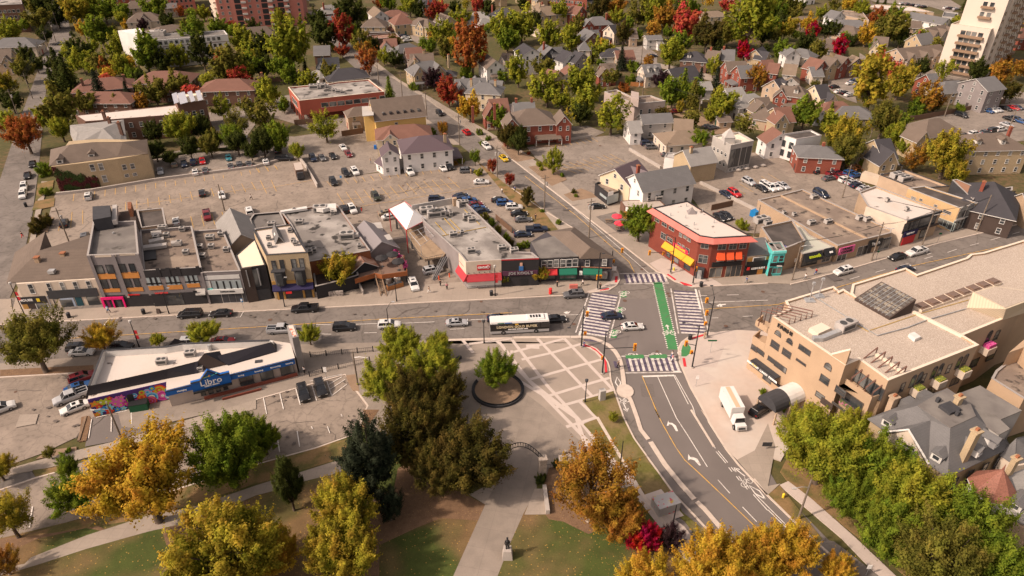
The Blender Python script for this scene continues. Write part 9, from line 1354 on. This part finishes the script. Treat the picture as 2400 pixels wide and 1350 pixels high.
pl=prop('planter_wall',"C2 1850,830",'curved dark seat wall left of the round planter under the yellow green trees','wall');b=MB();P_=[(p[0]-pl.location.x,p[1]-pl.location.y)for p in GP("C2 1780,880 1830,840 1905,790",KH)];strip(b,P_,.6,0,.6);b.build('seat',M_DARK,pl)
st=root('market_stalls',(*G(pts("B4 880,300")[0]),.03),'cluttered pile of orange wood and crates beside the market lane','wood pile');local(st);rr_=random.Random(9)
for i in range(26):b=MB();b.box((rr_.uniform(-5,5),rr_.uniform(-2.5,2.5),rr_.uniform(0,.9)),(rr_.uniform(.6,2.2),rr_.uniform(.4,1.2),rr_.uniform(.2,.7)),rr_.uniform(0,3));b.build('crate',MATS['orange_crate'],st)
m_skin=mat('skin',(.42,.25,.18),.7);m_cloth=mat('clothing',None,.9,objcol=True);m_hair=mat('hair',(.03,.02,.015),.8)
def skinned(nm,V_,E,Rd,m):
 me=bpy.data.meshes.new(nm);me.from_pydata(V_,E,[]);o=bpy.data.objects.new(nm,me);COL.objects.link(o);md=o.modifiers.new('skin','SKIN');md.use_smooth_shade=True
 for v_,r_ in zip(me.skin_vertices[0].data,Rd):v_.radius=(r_,r_)
 me.skin_vertices[0].data[0].use_root=True;s=o.modifiers.new('s','SUBSURF');s.levels=s.render_levels=1;bpy.context.view_layer.update();m2=bpy.data.meshes.new_from_object(o.evaluated_get(bpy.context.evaluated_depsgraph_get()));bpy.data.objects.remove(o);m2.materials.clear();m2.materials.append(m);return m2
def person_meshes(st_):
 V_=[(0,0,.95),(0,0,1.2),(0,0,1.42),(0,0,1.52),(.01,0,1.6),(.02,0,1.7)];Rd=[.13,.13,.12,.055,.095,.085];E=[(0,1),(1,2),(2,3),(3,4),(4,5)]
 for s in(-1,1):
  k=len(V_);V_+=[(0,s*.09,.88),(st_*s*.22,s*.1,.5),(st_*s*.36-.06,s*.1,.08),(st_*s*.36+.12,s*.1,.04)];Rd+=[.095,.07,.045,.035];E+=[(0,k),(k,k+1),(k+1,k+2),(k+2,k+3)]
  k=len(V_);V_+=[(0,s*.18,1.4),(-st_*s*.12,s*.25,1.13),(-st_*s*.22+.06,s*.26,.9)];Rd+=[.06,.045,.03];E+=[(2,k),(k,k+1),(k+1,k+2)]
  for f_ in range(5):V_.append((-st_*s*.22+.06+(f_-2)*.018,s*.26,.82-.01*(2-abs(f_-2))+(.04 if f_==4 else 0)));Rd.append(.009);E.append((k+2,len(V_)-1))
 body=skinned('body',V_,E,Rd,m_skin);sel=lambda ids:([V_[i]for i in ids],[(ids.index(a),ids.index(b_))for a,b_ in E if a in ids and b_ in ids])
 a,e_=sel([0,1,2,14,15,16][:3]+[10,11,18+4,18+5][:0]);
 arms=[i for i in range(len(V_))if abs(V_[i][1])in(.18,.25)];ids=[1,0,2]+arms;a,e_=sel(ids);shirt=skinned('jacket',a,e_,[Rd[i]+.03 for i in ids],m_cloth)
 legs=[i for i in range(len(V_))if abs(V_[i][1])in(.09,.1)and V_[i][2]>.06];ids=[0]+legs;a,e_=sel(ids);tro=skinned('trousers',a,e_,[Rd[i]+.022 for i in ids],m_cloth)
 b=MB();b.ball((-.01,0,1.69),.125,0,8,6,(1,.95,.85));hm=bpy.data.meshes.new('hair');hm.from_pydata(b.v,[],b.f);hm.materials.append(m_hair);return body,shirt,tro,hm
PM=[person_meshes(1.0),person_meshes(.15)]
def person(s,walk,jc,tc,lab,az,z=KH):
 p=G(pts(s)[0],z);r=root('person',(*p,z),lab,'person',None,az);r.scale=(1.03,)*3
 for me,c in zip(PM[0 if walk else 1],(None,jc,tc,None)):
  o=bpy.data.objects.new(me.name.split('.')[0],me);COL.objects.link(o);o.parent=r
  if c:o.color=(*c,1)
Wt,Bk,Bl,Gy,Tn,Pk_,Rd_=(.7,.68,.66),(.02,.02,.02),(.04,.09,.25),(.2,.2,.21),(.35,.25,.16),(.6,.25,.3),(.5,.03,.03)
for q in(("C1 1015,370",1,Bl,Bk,'person in blue walking past the magenta doorway',0),("C2 455,935",0,Wt,Bk,'person in white top standing at the right end of the bank',1),("C2 1717,120",0,Bk,Bk,'person in black and orange by the foot of the terrace stair',1),("C2 1778,152",0,Pk_,Bk,'person in pink with a dark bag near the convenience store',2),("C2 1612,185",1,Tn,Wt,'person in white trousers striding past the parked white car',3),("C3 657,118",1,Wt,Bk,'person in white shirt walking past the green awnings',0),("C3 820,150",0,Bk,Bk,'person in black waiting beside the corner traffic signal',1),("C3 420,128",0,Bk,Bk,'dark dressed person by the red shop awning',1),("C3 670,688",0,Bl,Bl,'person in jeans waiting by the plaza traffic signal',0),("C3 988,882",1,Bk,Bk,'person in black crossing the bike lane',3,.03),("C3 1487,790",1,Wt,Bl,'person in pale top crossing the lower crosswalk, farther',3,.03),("C3 1492,822",1,Pk_,Wt,'person in pink crossing the lower crosswalk, nearer',3,.03),("C3 1788,610",0,Tn,Tn,'person in tan standing by the forecourt tactile plate',1),("C3 2178,92",1,Bl,Gy,'person in dark blue walking past the sushi shop',0),("B2 937,690",0,Bk,Bk,'person in black right beside the white parked car',1,.02),("B2 985,697",0,Bk,Rd_,'person in dark clothes standing apart behind the pub',1,.02),("B2 1068,250",0,Tn,Gy,'person standing alone in the upper car park',1,.03),("B3 28,512",1,Bl,Bk,'person in blue on the side street pavement',1),("B3 218,772",1,Bk,Bk,'person in black on the verge by the parked cars',1),("B1 215,940",1,Bk,Rd_,'person with a red bag on the far left pavement',1),("B1 2340,588",1,Wt,Bk,'person in white walking across the big car park',0,.02),("E7 890,825",1,Rd_,Bl,'person in red top and jeans walking past the smoothie shop',0),("E7 690,925",1,Wt,Gy,'person in white stepping off the kerb left of the jeans walker',0),("B2 2000,345",0,Tn,Tn,'person by the parked grey car at the lot entrance',1,.02),("B2 2290,530",0,Wt,Bk,'person in white at the right edge of the big car park',1,.02)):person(*q)
LMK=[("the far left street corner",60,640),("the ivy clad hall",230,380),("the solar panels",440,235),("the white slab block",400,100),("the pink apartment tower",600,40),("the brick office",790,235),("the yellow hall",920,275),("the white house with purple roof",970,350),("the brown townhouses",300,190),("the delivery van",700,400),("the pale brick bay window building",660,620),("the barn like pub",880,560),("the white canopy",960,510),("the convenience store",1130,640),("the charcoal corner building",1340,590),("the red brick corner building",1640,560),("the turquoise shop",1820,610),("the cookie shop",1960,580),("the long tan shop block",1950,500),("the golden brick building",2230,500),("the dark hip roofed restaurant",2320,450),("the office block skylight",2080,720),("the peach office block entrance",1900,900),("the grand grey mansard house",2200,1010),("the conical turret",2330,1130),("the credit union building",480,860),("the flower mural",300,930),("the left car park",100,960),("the round planter",1165,900),("the park gate arch",1220,1060),("the soldier statue",1190,1270),("the graffiti covered utility box",1560,1175),("the curving road",1700,1100),("the crosswalk plaza",1300,850),("the big brick mansion",1250,290),("the concrete block",1510,250),("the old brick barn",1640,380),("the studio with lantern",1720,350),("the yellow gabled shop",1470,400),("the white box house",1870,340),("the small red brick house",1920,370),("the red gabled row",1960,150),("the crimson maple by the tan houses",1970,110),("the white tower",2280,90),("the blank grey gabled house",2290,215),("the pale brick foursquare",2190,300),("the white dormered house",2320,330),("the warehouse roofs",2090,20),("the townhouse rows",2160,100),("the dark gabled row",1300,130),("the tall red brick house",1400,60),("the big orange maple",1105,110),("the side street houses",980,120),("the tan roof row",930,45),("the long red brick block",1310,5),("the barn like dark roof",1600,165),("the car yard garages",1530,100),("the distant left road",150,60),("the yellow trees cluster",1340,220),("the dark gravel drive",1000,90),("the left edge road",40,420),("the terraced villa",1130,210),("the east car park planter",1300,395),("the park lawn",800,1260),("the golden park tree",350,1110),("the market lane stalls",2010,410)]
def relate(p):
 n_,x,y=min(LMK,key=lambda q:(q[1]-p[0])**2+2*(q[2]-p[1])**2);dx,dy=p[0]-x,p[1]-y
 return('left of ' if dx<0 else 'right of ')+n_ if abs(dx)>abs(dy)*1.5 else('beyond ' if dy<0 else 'in front of ')+n_
ORD=['first','second','third','fourth','fifth','sixth','seventh','eighth','ninth','tenth','eleventh','twelfth']
def autolabel(items,grp=None):
 D={}
 for o,what,p in items:D.setdefault((what,relate(p)),[]).append((p[0],p[1],o))
 for(what,rel),L in D.items():
  L.sort(key=lambda q:(q[0],q[1]))
  for i,(_,_,o)in enumerate(L):
   o['label']=f"{what} {rel}" if len(L)==1 else f"{(ORD + [f'{q}th' for q in range(13, 60)])[i]} {what} from the left {rel}"
   if grp:o['group']=grp(o)
autolabel(TREES,lambda o:{'shrub':'garden shrubs'}.get(o['category'],{'leafy_tree':'broadleaf trees in autumn colours','tall_tree':'tall broadleaf trees','street_tree':'low spreading trees','sparse_tree':'thin crowned trees','columnar_tree':'columnar trees','conifer_tree':'conifers'}.get(o.name.split('.')[0],'trees')))
autolabel(CARS,lambda o:'cars parked and driving around the streets');autolabel(POLES,lambda o:'utility poles and their wires');autolabel(FARH,lambda o:'small houses of the far neighbourhood')
def trim(o):
 w=o['label'].split()
 w=w[:16]
 while w[-1].strip(',')in('the','a','of','by','and','with','in','on','beside','near','left','right','at','behind','its','to','from','beneath','between','is','under','just','below','above','half','its','edge','small','great','red','white','grey','dark','yellow','green','large','wide','long','top'):w=w[:-1]
 o['label']=' '.join(w).rstrip(',')
for o in COL.objects:
 if o.parent is None and 'label' in o:trim(o)
